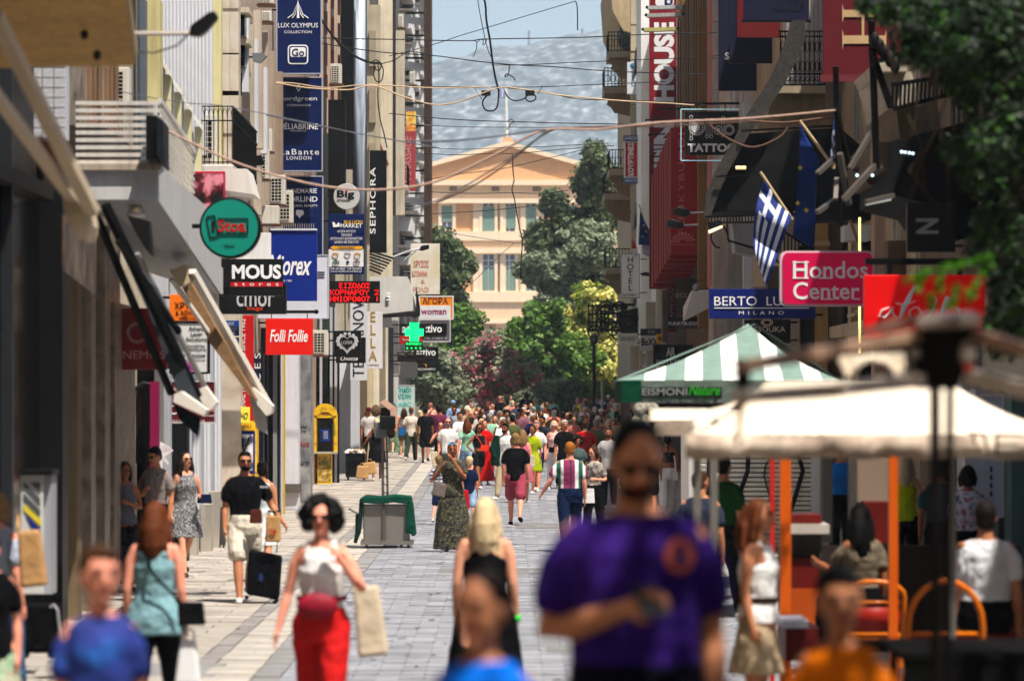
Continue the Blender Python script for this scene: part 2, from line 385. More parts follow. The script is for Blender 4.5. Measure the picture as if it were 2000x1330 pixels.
def clump_cloud(blobs,Y,per,rc,depth,seed):
 """blobs: traced ellipses (px, py, rx, ry) of the crown; returns clump centres and radii"""
 rng=np.random.default_rng(seed);C_,Rr=[],[]
 for(px,py,rx,ry)in blobs:
  for _ in range(per):
   d=rng.normal(size=3);d/=np.linalg.norm(d);q=rng.uniform(.25,1.22)**.6
   C_.append(tuple(W(px+d[0]*rx*q,py-d[2]*ry*q,Y+0)+Vector((0,d[1]*q*depth,0))));Rr.append(rc*rng.uniform(.35,1.35))
 return C_,Rr
def tree(name,label,base_px,Y,blobs,per,rc,n,size,lm,cat='tree',seed=1,depth=None,trunk=.3,group=None,tc=(70,58,46),stems=1,extra=None,cpart='crown',flat=.8):
 depth=depth or max(b[2]for b in blobs)*Y/F
 base=Vector((wx(base_px,Y),Y,g(Y)-.1));t=thing(name,label,cat,base,group)
 C_,Rr=clump_cloud(blobs,Y,per,rc,depth,seed)
 me=leaves_mesh([Vector(c)-base for c in C_],Rr,n,size,seed,flat=flat);me.materials.append(lm)
 o=bpy.data.objects.new(cpart,me);link(o,t,base);tag(o,kind='stuff')if False else None
 rnd=random.Random(seed);bark=stone(*tc,bump=.8)
 top=W(sum(b[0]for b in blobs)/len(blobs),sum(b[1]for b in blobs)/len(blobs),Y)
 mb=MB()
 for s_ in range(stems):
  off=Vector((rnd.uniform(-.3,.3)*(stems>1),0,0))
  mid=base+(top-base)*.5+Vector((rnd.uniform(-.2,.2),0,0))+off*2
  mb.tube([base+off,base+off+(mid-base)*.4,mid,top],[trunk,trunk*.8,trunk*.6,trunk*.2],9)
 mb.build('trunk',bark,t,smooth=True)
 for b in blobs:
  e=W(b[0],b[1],Y);st=base+(top-base)*rnd.uniform(.35,.7)
  MB().tube([st,st+(e-st)*.5+Vector((0,rnd.uniform(-.5,.5),.2)),e],[trunk*.45,trunk*.3,trunk*.08],7).build('limb',bark,t,smooth=True)
 if extra:
  nm,m2,n2,s2,f2=extra
  sel=[i for i in range(len(C_))if rnd.random()<f2]
  me=leaves_mesh([Vector(C_[i])-base for i in sel],[Rr[i]*1.12 for i in sel],n2,s2,seed+5,aspect=.9);me.materials.append(m2)
  link(bpy.data.objects.new(nm,me),t,base)
 return t
G1=leafmat([K(66,84,50),K(92,108,70),K(126,138,98),K(80,96,60)]);G2=leafmat([K(76,108,50),K(102,138,62),K(130,164,84),K(80,114,54)],trans=.35)
G3=leafmat([K(110,140,60),K(160,176,84),K(90,120,50)],trans=.35);YF=leafmat([K(246,236,150),K(250,244,180),K(236,226,120)],trans=.4);G4=leafmat([K(120,132,104),K(158,166,138),K(98,110,82)])
PK=leafmat([K(236,90,130),K(246,140,166),K(220,60,104)],trans=.35)
tree('dark_evergreen_tree','tall dark evergreen tree behind the corner balconies, against the palace',1150,228,[(1150,395,42,65),(1125,470,62,60),(1085,470,40,45),(1170,490,50,60),(1120,540,62,50),(1080,400,22,20),(1055,470,22,24),(1165,340,20,30),(1160,312,10,22),(1178,330,9,24),(1145,350,10,20),(1180,420,30,50),(1150,620,60,80),(1190,560,40,60)],22,.62,26000,.17,G1,seed=3,trunk=.35)
tree('grey_green_tree','grey green tree with spreading limbs in front of the palace wall',1105,214,[(1130,500,60,40),(1075,560,42,42),(1150,480,40,40),(1110,600,50,50),(1040,520,20,16),(1060,640,45,50)],20,.6,15000,.16,G4,seed=4,trunk=.25)
tree('leafy_green_tree','bright green leafy tree right of the pink oleander',1030,185,[(1030,650,46,46),(1062,625,40,40),(1010,690,34,34),(1075,690,50,60),(1050,740,60,40),(1110,740,60,50),(1130,690,40,50)],20,.5,13000,.14,G2,seed=5,trunk=.2)
tree('flowering_pagoda_tree','tree with clusters of cream yellow flowers beside the hotel corner',1160,194,[(1150,590,52,32),(1125,640,36,45),(1180,620,34,40),(1150,690,50,50),(1190,690,34,60),(1140,740,46,40),(1200,750,30,34),(1110,690,24,40)],20,.42,13000,.12,G3,seed=6,trunk=.2,extra=('flowers',YF,11000,.11,.6))
tree('dark_evergreen_tree','dark evergreen tree rising behind the left hand signs',870,200,[(880,530,42,45),(860,480,26,30),(895,520,28,30),(870,590,40,40),(850,540,40,60)],22,.55,12000,.16,G1,seed=7,trunk=.25)
tree('leafy_green_tree','bright green tree between the left signs and the oleander',905,180,[(905,640,30,36),(885,620,26,26),(915,680,30,40),(890,700,34,40),(865,680,30,40)],18,.42,8000,.13,G2,seed=8,trunk=.16)
tree('evergreen_shrub','grey green evergreen shrub left of the oleander',860,150,[(860,720,40,34),(840,760,40,36),(880,760,34,34),(830,700,24,30)],20,.4,9000,.1,G4,cat='shrub',seed=9,trunk=.1)
tree('oleander','wide oleander bush covered with pink flowers at the end of the street',960,158,[(950,700,42,32),(910,720,36,34),(985,730,46,36),(935,755,55,30),(1010,735,28,24),(900,760,30,26),(960,670,22,20)],20,.38,12000,.095,G4,cat='shrub',seed=10,trunk=.07,stems=4,extra=('flowers',PK,6000,.06,.62))
for i,(px,Y,w,hh,m,lb)in enumerate(((1060,172,44,30,G4,'low grey green shrub behind the crowd, right of centre'),(1110,170,40,30,G1,'low dark green shrub behind the crowd under the flowering tree'),(835,168,30,26,G4,'low grey green shrub behind the crowd under the left signs'),(1170,172,46,34,G3,'low yellow green shrub behind the crowd near the corner'),(990,200,60,30,G1,'low dark shrub behind the oleander'))):
 tree('shrub',lb,px,Y,[(px-w*.5,782,w*.5,hh*.7),(px+w*.4,778,w*.6,hh),(px,765,w*.5,hh*.7)],18,.36,5000,.1,m,cat='shrub',seed=20+i,trunk=.06,group='low shrubs behind the crowd')
# ------------------------------------------------------------------ the palace at the end of the street
PY=400.0
def palace():
 s=F/PY;t=thing('neoclassical_palace','peach coloured neoclassical palace with white trim, tall windows and a pediment','building',W(990,800,PY))
 peach=stone(228,180,138,dirt=.12,var=.1);cream=stone(240,218,190,dirt=.12,var=.08);pale=stone(236,206,174,dirt=.1,var=.08)
 def pb(nm,x0,y0,x1,y1,out,m,d=1.0):return MB().pbox(x0,y0,x1,y1,PY-out,d).build(nm,m,t)
 MB().pbox(560,372,1420,860,PY,14).build('wall',peach,t)
 MB().pprism([(730,352),(990,282),(1250,352)],PY-.4,14.4).build('pediment',peach,t)
 MB().pprism([(716,352),(990,276),(990,285),(745,352)],PY-1.0,15).build('raking_cornice',cream,t)
 MB().pprism([(990,276),(1264,352),(1235,352),(990,285)],PY-1.0,15).build('raking_cornice',cream,t)
 pb('cornice',700,352,1280,362,1.1,cream,15);pb('frieze',720,362,1260,388,.5,pale)
 for x in(878,960,1040):pb('vent',x,365,x+15,374,.62,mat(K(150,130,110)),.4)
 pb('cornice',700,388,1280,397,.9,cream)
 MB().pprism([(978,283),(983,268),(1000,268),(1006,283)],PY-.8,1.6).build('acroterion',peach,t)
 for x in(926,978,1017,1056):pb('pilaster',x-2,397,x+(16 if x==926 else 10),455,.35,cream)
 pb('string_course',700,452,1280,470,.7,cream);pb('band',700,470,1280,484,.45,pale);pb('string_course',700,484,1280,495,.8,cream)
 for x in(926,978,1017,1056):pb('pilaster',x-2,495,x+(16 if x==926 else 10),570,.35,cream)
 pb('string_course',700,570,1280,590,.7,cream);pb('rusticated_base',700,590,1280,625,.45,pale);pb('string_course',700,625,1280,632,.6,cream)
 for(x0,x1)in((700,930),(968,1280)):pb('plinth_wall',x0,632,x1,860,.3,pale)
 pb('porch_pier',930,632,968,660,.3,cream);pb('doorway',941,628,969,700,.36,mat(K(196,160,134)),.2)
 shut=paint(130,156,144,dirt=.1);gl=mat(K(120,134,158),rough=.2,var=.2);wf=paint(236,232,226,dirt=0)
 def win(x0,y0,x1,y1,closed,lower):
  w=MB();o=.42
  w.pbox(x0-6,y0-6,x1+6,y0,PY-o,.5);w.pbox(x0-6,y0,x0,y1+5,PY-o,.5);w.pbox(x1,y0,x1+6,y1+5,PY-o,.5);w.pbox(x0,y1,x1,y1+5,PY-o,.5)
  wo=w.build('window',cream,t)
  MB().pbox(x0,y0,x1,y1,PY-.14,.1).build('pane',gl,wo)
  mid=(x0+x1)/2;q=MB()
  q.pbox(mid-.8,y0,mid+.8,y1,PY-.24,.08)
  hh=y0+(y1-y0)*.33
  for yy in(y0+(hh-y0)*.5,hh,hh+(y1-hh)*.5):q.pbox(x0,yy-.7,x1,yy+.7,PY-.23,.07)
  for xx in(x0+.8,x1-.8):q.pbox(xx-.8,y0,xx+.8,y1,PY-.232,.07)
  q.build('glazing_bars',wf,wo)
  if closed:MB().pbox(x0+1,lower,x1-1,closed,PY-.34,.08).build('shutter',shut,wo)
 win(862,402,884,448,432,403)
 for x,c in((942,455),(983,446),(1024,455)):win(x,380,x+24,452,c,404)
 for x in(942,983,1024):win(x,497,x+24,568,0,0)
 for x in(942,983,1024):
  for dx in(1,13):MB().pbox(x+dx,526,x+dx+10,567,PY-.32,.08).build('shutter',shut,t)
 for x in(800,1105,1150,1200):win(x,402,x+22,448,440,403);win(x,500,x+22,566,560,526)
 win(862,500,884,566,560,526)
palace()
fp=thing('flagpole','white flagpole with a small blue and white flag on the palace roof','flagpole',W(991,270,PY-.2))
MB().tube([W(990,278,PY-.2),W(988,170,PY-.2)],[.16,.1],8).build('pole',WHITE,fp)
fm=MB()
for i in range(9):
 for(yy)in(0,):pass
n=14
for i in range(n+1):
 u=i/n;x=988-17*u;sg=math.sin(u*7)*2.2
 fm.v+=[tuple(W(x,172+sg+u*3,PY)+Vector((0,math.sin(u*9)*.15,0))),tuple(W(x+2*u,190+sg+u*5,PY)+Vector((0,math.sin(u*9)*.15,0)))]
fm.f=[(2*i,2*i+1,2*i+3,2*i+2)for i in range(n)]
fo=fm.build('flag',striped(K(30,80,190),K(235,238,245),2,.21),fp);sd=fo.modifiers.new('thick','SOLIDIFY');sd.thickness=.02
# ------------------------------------------------------------------ air
hz=MB().box(-2600,2600,-40,3450,-1.2,300)
hm=bpy.data.materials.new('air');hm.use_nodes=True;hn=hm.node_tree.nodes;hn.remove(hn['Principled BSDF'])
pv=hn.new('ShaderNodeVolumePrincipled');pv.inputs['Color'].default_value=(.66,.82,1,1);pv.inputs['Density'].default_value=1.5e-4;pv.inputs['Anisotropy'].default_value=0
hm.node_tree.links.new(pv.outputs[0],hn['Material Output'].inputs['Volume'])
tag(hz.build('haze',hm,local=True),'warm summer haze between the street and the hill',kind='stuff')
# ------------------------------------------------------------------ left hand row of buildings
XL=-4.8
class Bld:
 """a building: volume behind the facade plane, piers, windows and ledges traced where they stand"""
 def __init__(s,label,X,Y0,Y1,H,m,side=-1,depth=8,name='shop_building'):
  s.side,s.X,s.Y0,s.Y1,s.m=side,X,Y0,Y1,m
  s.t=thing(name,label,'building',(X+side*depth/2,(Y0+Y1)/2,0))
  MB().box(X,X+side*depth,Y0,Y1-.01,-.3,H if side>0 else max(H,24)).build('wall',m,s.t)
 def pier(s,x0,x1,y0,y1,m,Y=None,d=.5,name='pilaster',bevel=0):
  """pier whose camera side face fills the photo columns x0..x1; y1 None = down to the street"""
  if Y is None:Y=YL(x0,s.X)if s.side<0 else YL(x1,s.X)
  z0=-.1 if y1 is None else wz(y1,Y)
  a,b=wx(x0,Y),wx(x1,Y)
  if s.side<0:a-=.05
  else:b+=.05
  return MB().box(a,b,Y,Y+d,z0,wz(y0,Y)).build(name,m,s.t,bevel=bevel)
 def win(s,Ya,Yb,z0,z1,m=None,fm=None,n=2):
  fm=fm or WHITE;sd=s.side;X=s.X;o=-sd
  f=MB();w=.07
  f.box(X,X+o*.06,Ya,Ya+w,z0,z1);f.box(X,X+o*.06,Yb-w,Yb,z0,z1);f.box(X,X+o*.06,Ya+w,Yb-w,z0,z0+w);f.box(X,X+o*.06,Ya+w,Yb-w,z1-w,z1)
  for i in range(1,n):
   y=Ya+(Yb-Ya)*i/n;f.box(X,X+o*.05,y-.025,y+.025,z0+w,z1-w)
  wo=f.build('window',fm,s.t)
  MB().box(X,X+o*.02,Ya+w,Yb-w,z0+w,z1-w).build('pane',m or GLASSD,wo)
  MB().box(X,X+o*.16,Ya-.08,Yb+.08,z0-.06,z0-.002).build('sill',fm,wo)
 def floors(s,ys,zs,w=1.1,h=1.7,**k):
  for z in zs:
   for y in ys:s.win(y,y+w,z,z+h,**k)
 def ledge(s,Ya,Yb,z0,z1,out,m,name='cornice'):
  return MB().box(s.X,s.X-s.side*out,Ya,Yb,z0,z1).build(name,m,s.t)
marble=blotchy([K(104,92,80),K(150,136,120),K(176,162,146)],scale=1.2,pos=[.3,.5,.7],name='marble',rough=.4,distort=2.5)  # darkened tones put the awning shade into the marble colour
marble2=blotchy([K(176,160,140),K(206,194,178),K(220,212,200)],scale=.9,pos=[.28,.5,.7],name='marble',rough=.45,distort=2)
pinkst=stone(186,160,142);beige=stone(206,194,172);cream2=paint(216,206,160,dirt=.2);grey=stone(140,136,130);corr=paint(218,218,220,dirt=.1)
# the street goes on behind the camera
for lb,X,Y0_,Y1_,H,sd in(('plain beige building on the left behind the camera',-5.0,-38,13.9,24,-1),('tall pale building on the left far behind the camera',-5.4,-95,-38.2,26,-1),('plain building on the right behind the camera',6.3,-40,8,12,1),('stone building on the right far behind the camera',6.6,-95,-40.2,13,1)):
 b=Bld(lb,X,Y0_,Y1_,H,stone(176,160,140),side=sd);b.floors(list(np.arange(Y0_+3,Y1_-3,6.5)),(4.4,8),1.3,1.9)
b=Bld('wide building closing the street far behind the camera',-14,-110,-97,20,stone(170,154,136),side=1,depth=30)
# 1 nearest: black shopfront
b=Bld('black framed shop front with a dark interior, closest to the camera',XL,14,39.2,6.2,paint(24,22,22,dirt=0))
b.pier(80,122,372,None,paint(14,12,12,dirt=0),Y=39.5,d=.5)
for i,Y in enumerate((27,30.5,33.5,36.5)):
 MB().box(XL,XL+.12,Y,Y+.14,0,5.6).build('mullion',metal(70,72,76),b.t)
 MB().box(XL,XL+.03,Y+.14,Y+2.9,.1,4.4).build('shop_window',GLASSD,b.t)
MB().box(XL,XL+.2,20,39.2,4.4,4.55).build('transom',IRON,b.t)
# 2 marble pilasters
b=Bld('marble clad building with tall pilasters next to the black shop front',-5.0,39.6,50,9.5,marble)
b.pier(122,152,430,None,stone(140,122,98),Y=41.4,d=.4)
b.pier(150,178,425,None,marble,Y=43.2,d=.5);b.pier(178,205,440,None,marble,Y=45.5,d=.6)
MB().box(-4.98,-4.3,41,45,4.55,5.3).build('fascia_box',mat(K(70,60,52),rough=.5,var=.5,scale=5),b.t)
tile=stone(196,196,200,dirt=.1);wall=MB().box(-4.98,-4.6,40.3,40.6,5.1,6.2).build('tiled_wall',tile,b.t)
for i in range(10):
 for j in range(3):MB().box(-4.96+j*.12,-4.96+j*.12+.11,40.27,40.3,5.12+i*.105,5.12+i*.105+.095).build('tile',tile,b.t)
b.floors((46,48),(5.7,),1.2,1.9,fm=stone(150,120,96))
# 3 shop with clothes inside
b=Bld('beige building above the dress shop, with brown shutters upstairs',-5.1,50.2,55.6,12,beige)
b.pier(205,224,590,None,marble,Y=46.6,d=2.6,name='shop_pier');b.pier(225,236,720,None,paint(206,160,92),Y=49.3,d=.3,name='timber_frame')
b.pier(238,300,722,None,mat(K(12,10,10),rough=.9,spec=.1,name='painted_interior_shade'),Y=53.3,d=.1,name='opening_panel')  # solid near-black panel, the shade of a recessed shop put into its colour
b.pier(183,204,130,340,stone(150,104,70),Y=49.0,d=.3,name='brown_panel');b.pier(262,284,0,330,stone(128,126,124),Y=52.2,d=.3)
MB().tube([(wx(276,52),52,12),(wx(276,52),52,5.3)],.05,10).build('downpipe',metal(120,130,140),b.t)
for i in range(4):b.pier(208+i*13,218+i*13,60 if i%2 else 20,330,stone(188-i*9,176-i*9,160-i*8),Y=50+i*.5,d=.25,name='wall_return')
b.pier(284,312,0,200,stone(206,196,150),Y=53.8,d=.5);b.pier(300,309,745,975,paint(150,14,84),Y=52.8,d=.2,name='magenta_strip')
b.pier(308,318,640,None,WHITE,Y=53.4,d=.2,name='door_frame');b.pier(318,332,600,None,paint(180,182,188),Y=54.2,d=.3,name='door_frame')
b.pier(238,300,640,720,paint(200,196,190),Y=51.6,d=.2,name='ceiling_panel')
# 4 white panelled block
b=Bld('white panelled building with tall fluted sheets upstairs',-5.1,55.7,64.6,13,corr)
b.pier(334,366,800,None,paint(22,24,30),Y=56.2,d=.4,name='opening_panel')  # flat dark panel set in place of an open shop
for i in range(16):
 x=310+i*7.1;Y=54.6+i*.62
 b.pier(x,x+4.6,0,230+i*6,corr,Y=Y,d=.3,name='fluted_sheet')
for i in range(9):
 x=370+i*7;b.pier(x,x+4.5,640,None if i%2 else 1010,corr if i%3 else paint(176,180,190),Y=58.4+i*.55,d=.3,name='white_pilaster')
for i,(a,c)in enumerate(((370,1010),(398,985),(414,960))):b.pier(a,a+14,c,None,stone(186,178,166),Y=58.2+i*1.4,d=.5,name='plinth_block')
for i in range(4):
 Y=54.5+i*1.6;x=318+i*20;y=130+i*34
 MB().hexa([W(x,y,Y),W(x+18,y+24,Y),W(x+18,y+14,Y),W(x,y-10,Y)][::1],[W(x,y,Y+.8),W(x+18,y+24,Y+.8),W(x+18,y+14,Y+.8),W(x,y-10,Y+.8)]).build('window_hood',paint(226,220,206),b.t)
 MB().pbox(x+2,y+16,x+15,y+200,Y+.2,.2).build('window_surround',paint(222,214,176),b.t)
b.pier(420,432,0,320,cream2,Y=63.6,d=.3)
# 5 marble slab building
b=Bld('marble faced building behind the yellow telephone kiosk',-4.95,64.8,69.8,13,marble2)
mb=b.pier(432,466,-100,322,marble2,Y=65.6,d=.5,name='marble_pier');b.pier(432,470,610,None,marble2,Y=66.5,d=.5,name='marble_pier')
for y in(18,108,188,262):
 for x in(431.5,449):MB().pbox(x,y-84,x+17,y-1,65.58,.02).build('marble_slab',marble2,b.t)
for i,y in enumerate((15,75,130)):
 b.pier(462,486,y,y+10,beige,Y=67+i,d=1,name='ledge');b.pier(464,478,y+10,y+55,GLASSD,Y=67.4+i,d=.5,name='window_bay')
b.pier(478,486,180,400,metal(120,110,104),Y=68.6,d=.3,name='downpipe')
for i in range(5):b.pier(478+i*9,485+i*9,20+i*28,260+i*10,corr if i%2==0 else stone(206,190,170),Y=68.8+i*.8,d=.4,name='wall_return')
# 6 dark navy/black shops
b=Bld('dark fronted shops with white pillars below the navy banners',-4.9,70,84.5,14,stone(190,168,150))
b.pier(495,514,690,None,paint(18,24,52),Y=73.4,d=.4,name='navy_panel');text('L A C E S',503,740,100,12,73.4,mat(K(225),name='white_letter'),b.t,rot=90)
b.pier(514,522,640,None,IRON,Y=75,d=.3,name='black_frame');b.pier(521,546,690,None,paint(14,14,18,dirt=0),Y=76,d=.4,name='black_panel')
b.pier(538,541,690,None,paint(150,150,150),Y=75.9,d=.1,name='steel_edge');b.pier(546,552,690,None,paint(200,200,206),Y=78.2,d=.2,name='steel_edge');b.pier(552,556,690,None,paint(220,180,40),Y=78.6,d=.2,name='yellow_edge')
b.pier(556,583,680,None,paint(214,214,220),Y=81.5,d=.7,name='white_pillar');MB().pbox(555,945,585,962,81.4,.8).build('pillar_base',stone(110,104,96),b.t)
concr=blotchy([K(92,92,94),K(134,134,136),K(168,166,162)],scale=2.2,name='stained_concrete',rough=.85,bump=.3,detail=8,distort=.6)
b.pier(583,606,690,None,concr,Y=86.5,d=1.1,name='concrete_pillar')
text('GATO',594,905,18,8,86.5,mat(K(40,40,44)),b.t,italic=.4);text('bbz',592,835,14,18,86.5,mat(K(50,50,54)),b.t,italic=.5);text('RISE',595,868,18,8,86.5,mat(K(190,60,60)),b.t)
for i in range(4):b.pier(500+i*14,509+i*14,20+i*40,420+i*12,stone(204-i*12,190-i*14,172-i*14),Y=72+i*2.6,d=.4,name='wall_return')
# 7 brown pink modern building with black shop
b=Bld('brown pink concrete building above a black shop front',-4.95,87.2,101.5,17,pinkst)
b.pier(606,640,690,None,paint(26,28,36,dirt=0),Y=101,d=.3,name='black_shop_front');b.pier(640,662,690,None,paint(16,16,20,dirt=0),Y=101.1,d=.4,name='black_shop_front')
for x,Y in((609,100.9),(628,100.9),(648,100.95),(657,100.95)):b.pier(x,x+1.3,600,None,paint(190,190,196),Y=Y,d=.05,name='steel_tube')
for i in range(3):
 for j in range(4):
  x=630+i*13;y=-40+j*62+i*12
  MB().pbox(x,y,x+9,y+44,95+i*2.6,.3).build('window_bay',mat(K(84,66,58),rough=.4,var=.3),b.t)
 b.pier(628+i*14,630.5+i*14,-60,260,stone(206,176,154),Y=94.5+i*2.6,d=.3,name='fin')
# 8 black and mirrored
b=Bld('black clad building with a mirrored steel corner column',-4.95,101.6,112.5,17,paint(22,22,26,dirt=0))
b.pier(668,691,-100,330,paint(18,18,22,dirt=0),Y=103,d=.4,name='black_cladding')
chrome=blotchy([K(90,96,104),K(170,178,190),K(224,228,234)],scale=1.1,name='steel_reflections',rough=.15,mscale=(3,3,.25),distort=1.2)  # vertical grey and white streaks paint reflections into the column's colour
MB().tube([(wx(702,104),104,14),(wx(702,104),104,4.9)],.165,20).build('steel_column',chrome,b.t,smooth=True)
b.pier(713,716,-100,560,metal(110,112,116),Y=104.6,d=.3,name='steel_edge')
b.pier(664,684,700,None,paint(226,226,230),Y=112,d=.4,name='white_pilaster');b.pier(684,702,690,None,paint(208,208,214),Y=114,d=.4,name='white_pilaster')
# 9 beige row to the square
b=Bld('beige rendered building with stacked air conditioners',-4.95,116,141,18,stone(204,192,172))
for i,(x0,x1,y0,y1,c,Y)in enumerate(((716,742,10,560,(196,184,160),118),(742,766,-60,600,(222,210,188),124),(766,772,-60,420,(70,66,62),126),(772,790,60,420,(200,190,172),131),(702,716,640,None,(120,104,84),121),(716,728,640,None,(206,190,160),124),(728,740,640,None,(226,216,196),127),(740,752,640,None,(150,138,120),130),(752,757,640,None,(222,214,196),133),(757,768,640,None,(60,60,66),136),(768,778,620,None,(200,198,196),139))):
 b.pier(x0,x1,y0,y1,stone(*c),Y=Y,d=.6)
for j in range(4):b.pier(724,734,60+j*110,130+j*110,mat(K(170,158,140),var=.2),Y=117.9,d=.1,name='recessed_panel')
tl=stone(150,70,50,dirt=0);MB().hexa([W(722,225,120),W(733,240,120),W(740,300,120),W(728,230,120)],[W(722,225,121),W(733,240,121),W(740,300,121),W(728,230,121)]).build('tiled_hood',tl,b.t)
MB().hexa([W(733,275,120),W(740,272,120),W(760,322,120),W(752,328,120)],[W(733,275,121.5),W(740,272,121.5),W(760,322,121.5),W(752,328,121.5)]).build('tiled_hood',tl,b.t)
MB().hexa([W(640+62,690,112),W(650+62,690,112),W(660+62,640,112),W(652+62,628,112)],[W(702,690,113),W(712,690,113),W(722,640,113),W(714,628,113)]).build('sloping_hood',paint(230,226,216),b.t)
for i,(y,lb)in enumerate(((360,0),(480,0),(430,0))):
 pass
# 10 balcony block with brown column
b=Bld('grey apartment block with stacked white balcony slabs and a brown corner post',-5.35,190,262,34,stone(110,106,104))
bs=paint(226,222,218,dirt=.1)
for j in range(10):
 y=20+j*63;
 for k in range(4):
  Y=196+k*14;x0=CX+-5.35*F/Y;z=wz(y,205)
  MB().box(-5.35,-4.95+.2,Y,Y+8,z-.12,z+.75).build('balcony_parapet',bs,b.t)
  MB().box(-5.35,-4.7,Y-.4,Y+8.6,z+.75,z+.85).build('balcony_slab',stone(150,142,136),b.t)
  for q in range(4):MB().box(-5.3,-4.72,Y+1+q*1.6,Y+1.14+q*1.6,z+1.0+q*.22,z+1.08+q*.22).build('louvre',mat(K(50,46,46)),b.t)
MB().box(wx(828,172),wx(841,172),172,176,wz(500,172),24).build('corner_post',stone(84,60,46),b.t)
MB().box(-5.3,wx(829,172),172.5,173,wz(500,172),wz(494,172)).build('post_strut',IRON,b.t)
for j in range(12):
 y=-20+j*44;MB().box(wx(791,173),wx(829,173),173,173.3,wz(y+3,173),wz(y,173)).build('steel_rail',IRON,b.t)
 if j%2:MB().pprism([(792,y+8),(828,y+12),(828,y+27),(792,y+20)],174,.3).build('balcony_parapet',bs,b.t)
MB().box(-5.3,-3.9,176,190,-.2,4).build('shop_front',SHADEIN,b.t)
b.pier(778,800,690,None,stone(170,166,160),Y=150,d=30,name='party_wall')
# ---- near left overhead things
t=thing('balcony','stained beige balcony slab overhead with three dark fixings on its underside','balcony',(-4.3,28,4.9))
A=[W(-60,-200,22),W(215,-200,22),W(262,128,30),W(-60,135,30)]
ud=Vector((0,0,.14))
MB().add([*A,*[a+ud for a in A]],[(3,2,1,0),(4,5,6,7),(0,1,5,4),(1,2,6,5),(2,3,7,6),(3,0,4,7)]).build('slab',stone(214,176,118,dirt=.45,var=.3),t)
MB().hexa([W(215,-200,22),W(228,-200,22),W(228,-216,22),W(215,-216,22)],[W(258,128,30),W(268,118,30),W(268,92,30),W(258,100,30)]).build('edge_trim',stone(190,168,134),t)
for x,y in((136,18),(165,68),(190,108)):
 MB().ball(W(x,y,27.6),.03,.05,.04).build('fixing',mat(K(60,44,34)),t)
t=thing('street_light','flat black street light on a thin arm under the beige slab','street light',W(262,65,31))
MB().tube([W(255,66,31),W(370,66,31)],.018,8).build('arm',metal(190,180,170),t)
MB().pprism([(368,68),(372,50),(408,24),(420,22),(424,34),(400,62),(388,70)],30.9,.2).build('lamp_head',paint(20,20,22,dirt=0),t,bevel=.01)
MB().tube([W(262,100,31),W(300,104,31),W(345,90,31),W(372,64,31)],.008,6).build('cable',BLACK,t)
# awning closest on the left
def awning(label,pairs,Y0,Y1,fab,arm,valance=None,r=.03,name='awning',parts=()):
 t=thing(name,label,'awning',W(pairs[0][0][0],pairs[0][0][1],Y0))
 for(a,b_,w)in pairs:
  MB().bar(W(a[0],a[1],Y0),W(b_[0],b_[1],Y1),w,w*.8).build('arm',arm,t)
 for nm,pts,Ya,d,m in parts:MB().pprism(pts,Ya,d).build(nm,m,t)
 return t
ab=paint(206,190,168)
awning('folded beige awning with long diagonal arms, closest to the camera on the left wall',[((-10,30),(180,412),.085),((-20,170),(140,385),.07)],23,25,None,ab,parts=(('end_cap',[(124,362),(140,350),(188,405),(172,420)],25,.3,ab),('folded_cloth',[(122,370),(172,415),(176,440),(168,470),(150,466),(128,430)],25.1,.5,cloth(214,196,170)),('rust_strip',[(72,262),(76,262),(122,318),(104,312)],25.3,.05,stone(150,84,50))))
t=thing('hanging_shutter_box','brown mottled awning box hanging below the folded beige awning','box',W(150,580,33))
MB().hexa([W(122,420,32),W(128,420,32),W(128,532,32),W(122,528,32)],[W(186,455,38),W(188,455,38),W(188,578,38),W(184,576,38)]).build('panel',blotchy([K(50,40,36),K(96,78,66),K(140,120,104)],scale=3,name='mottled',rough=.6),t)
# big slatted balcony
t=thing('balcony','white balcony with horizontal slats, a black speaker box and awning arms below','balcony',W(300,400,43))
bw=paint(220,214,206,dirt=.35);slb=paint(206,204,202,dirt=.2);YA,YB=40.0,50.0
MB().add([W(150,322,YA),W(308,322,YA),W(308,390,YA),W(165,390,YA),W(250,428,YB),W(432,428,YB),W(432,575,YB),W(250,470,YB)],[(3,2,1,0),(4,5,6,7),(0,1,5,4),(1,2,6,5),(2,3,7,6),(3,0,4,7)]).build('slab',slb,t)
MB().pprism([(145,320),(318,320),(312,332),(150,332)],YA-.06,.1).build('slab_edge',paint(190,176,160,dirt=.5),t)
for i in range(9):
 y=198+i*14.4;MB().pbox(148,y,312,y+7.5,YA,.03).build('slat',bw,t)
for i in range(11):
 u=i/10;a0,a1=202+u*116,300+u*128
 p,q=W(313,a0,YA+.03),W(379,a1,YB);MB().bar(p,q,.02,.032).build('slat',bw,t)
for x in(150,192,236,270,308):MB().pbox(x,196,x+3,322,YA+.04,.03).build('post',metal(120,100,84),t)
MB().bar(W(312,197,YA),W(380,298,YB),.05).build('handrail',bw,t)
MB().pbox(285,226,306,312,39.5,.4).build('speaker_box',BLACK,t);MB().hexa([W(306,230,39.4),W(318,235,39.4),W(322,330,39.4),(W(306,300,39.4))],[W(306,230,40),W(330,250,40),W(330,335,40),(W(306,310,40))]).build('speaker_box',paint(40,46,54),t)
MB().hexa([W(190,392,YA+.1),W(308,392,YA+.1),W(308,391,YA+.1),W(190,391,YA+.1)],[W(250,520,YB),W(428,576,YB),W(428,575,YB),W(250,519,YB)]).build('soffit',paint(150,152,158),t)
MB().pprism([(380,500),(428,520),(428,572),(345,520)],50.1,.7).build('end_block',slb,t)
t=thing('lantern','small white bell shaped lamp hanging under the slatted balcony','lamp',W(266,420,40.6))
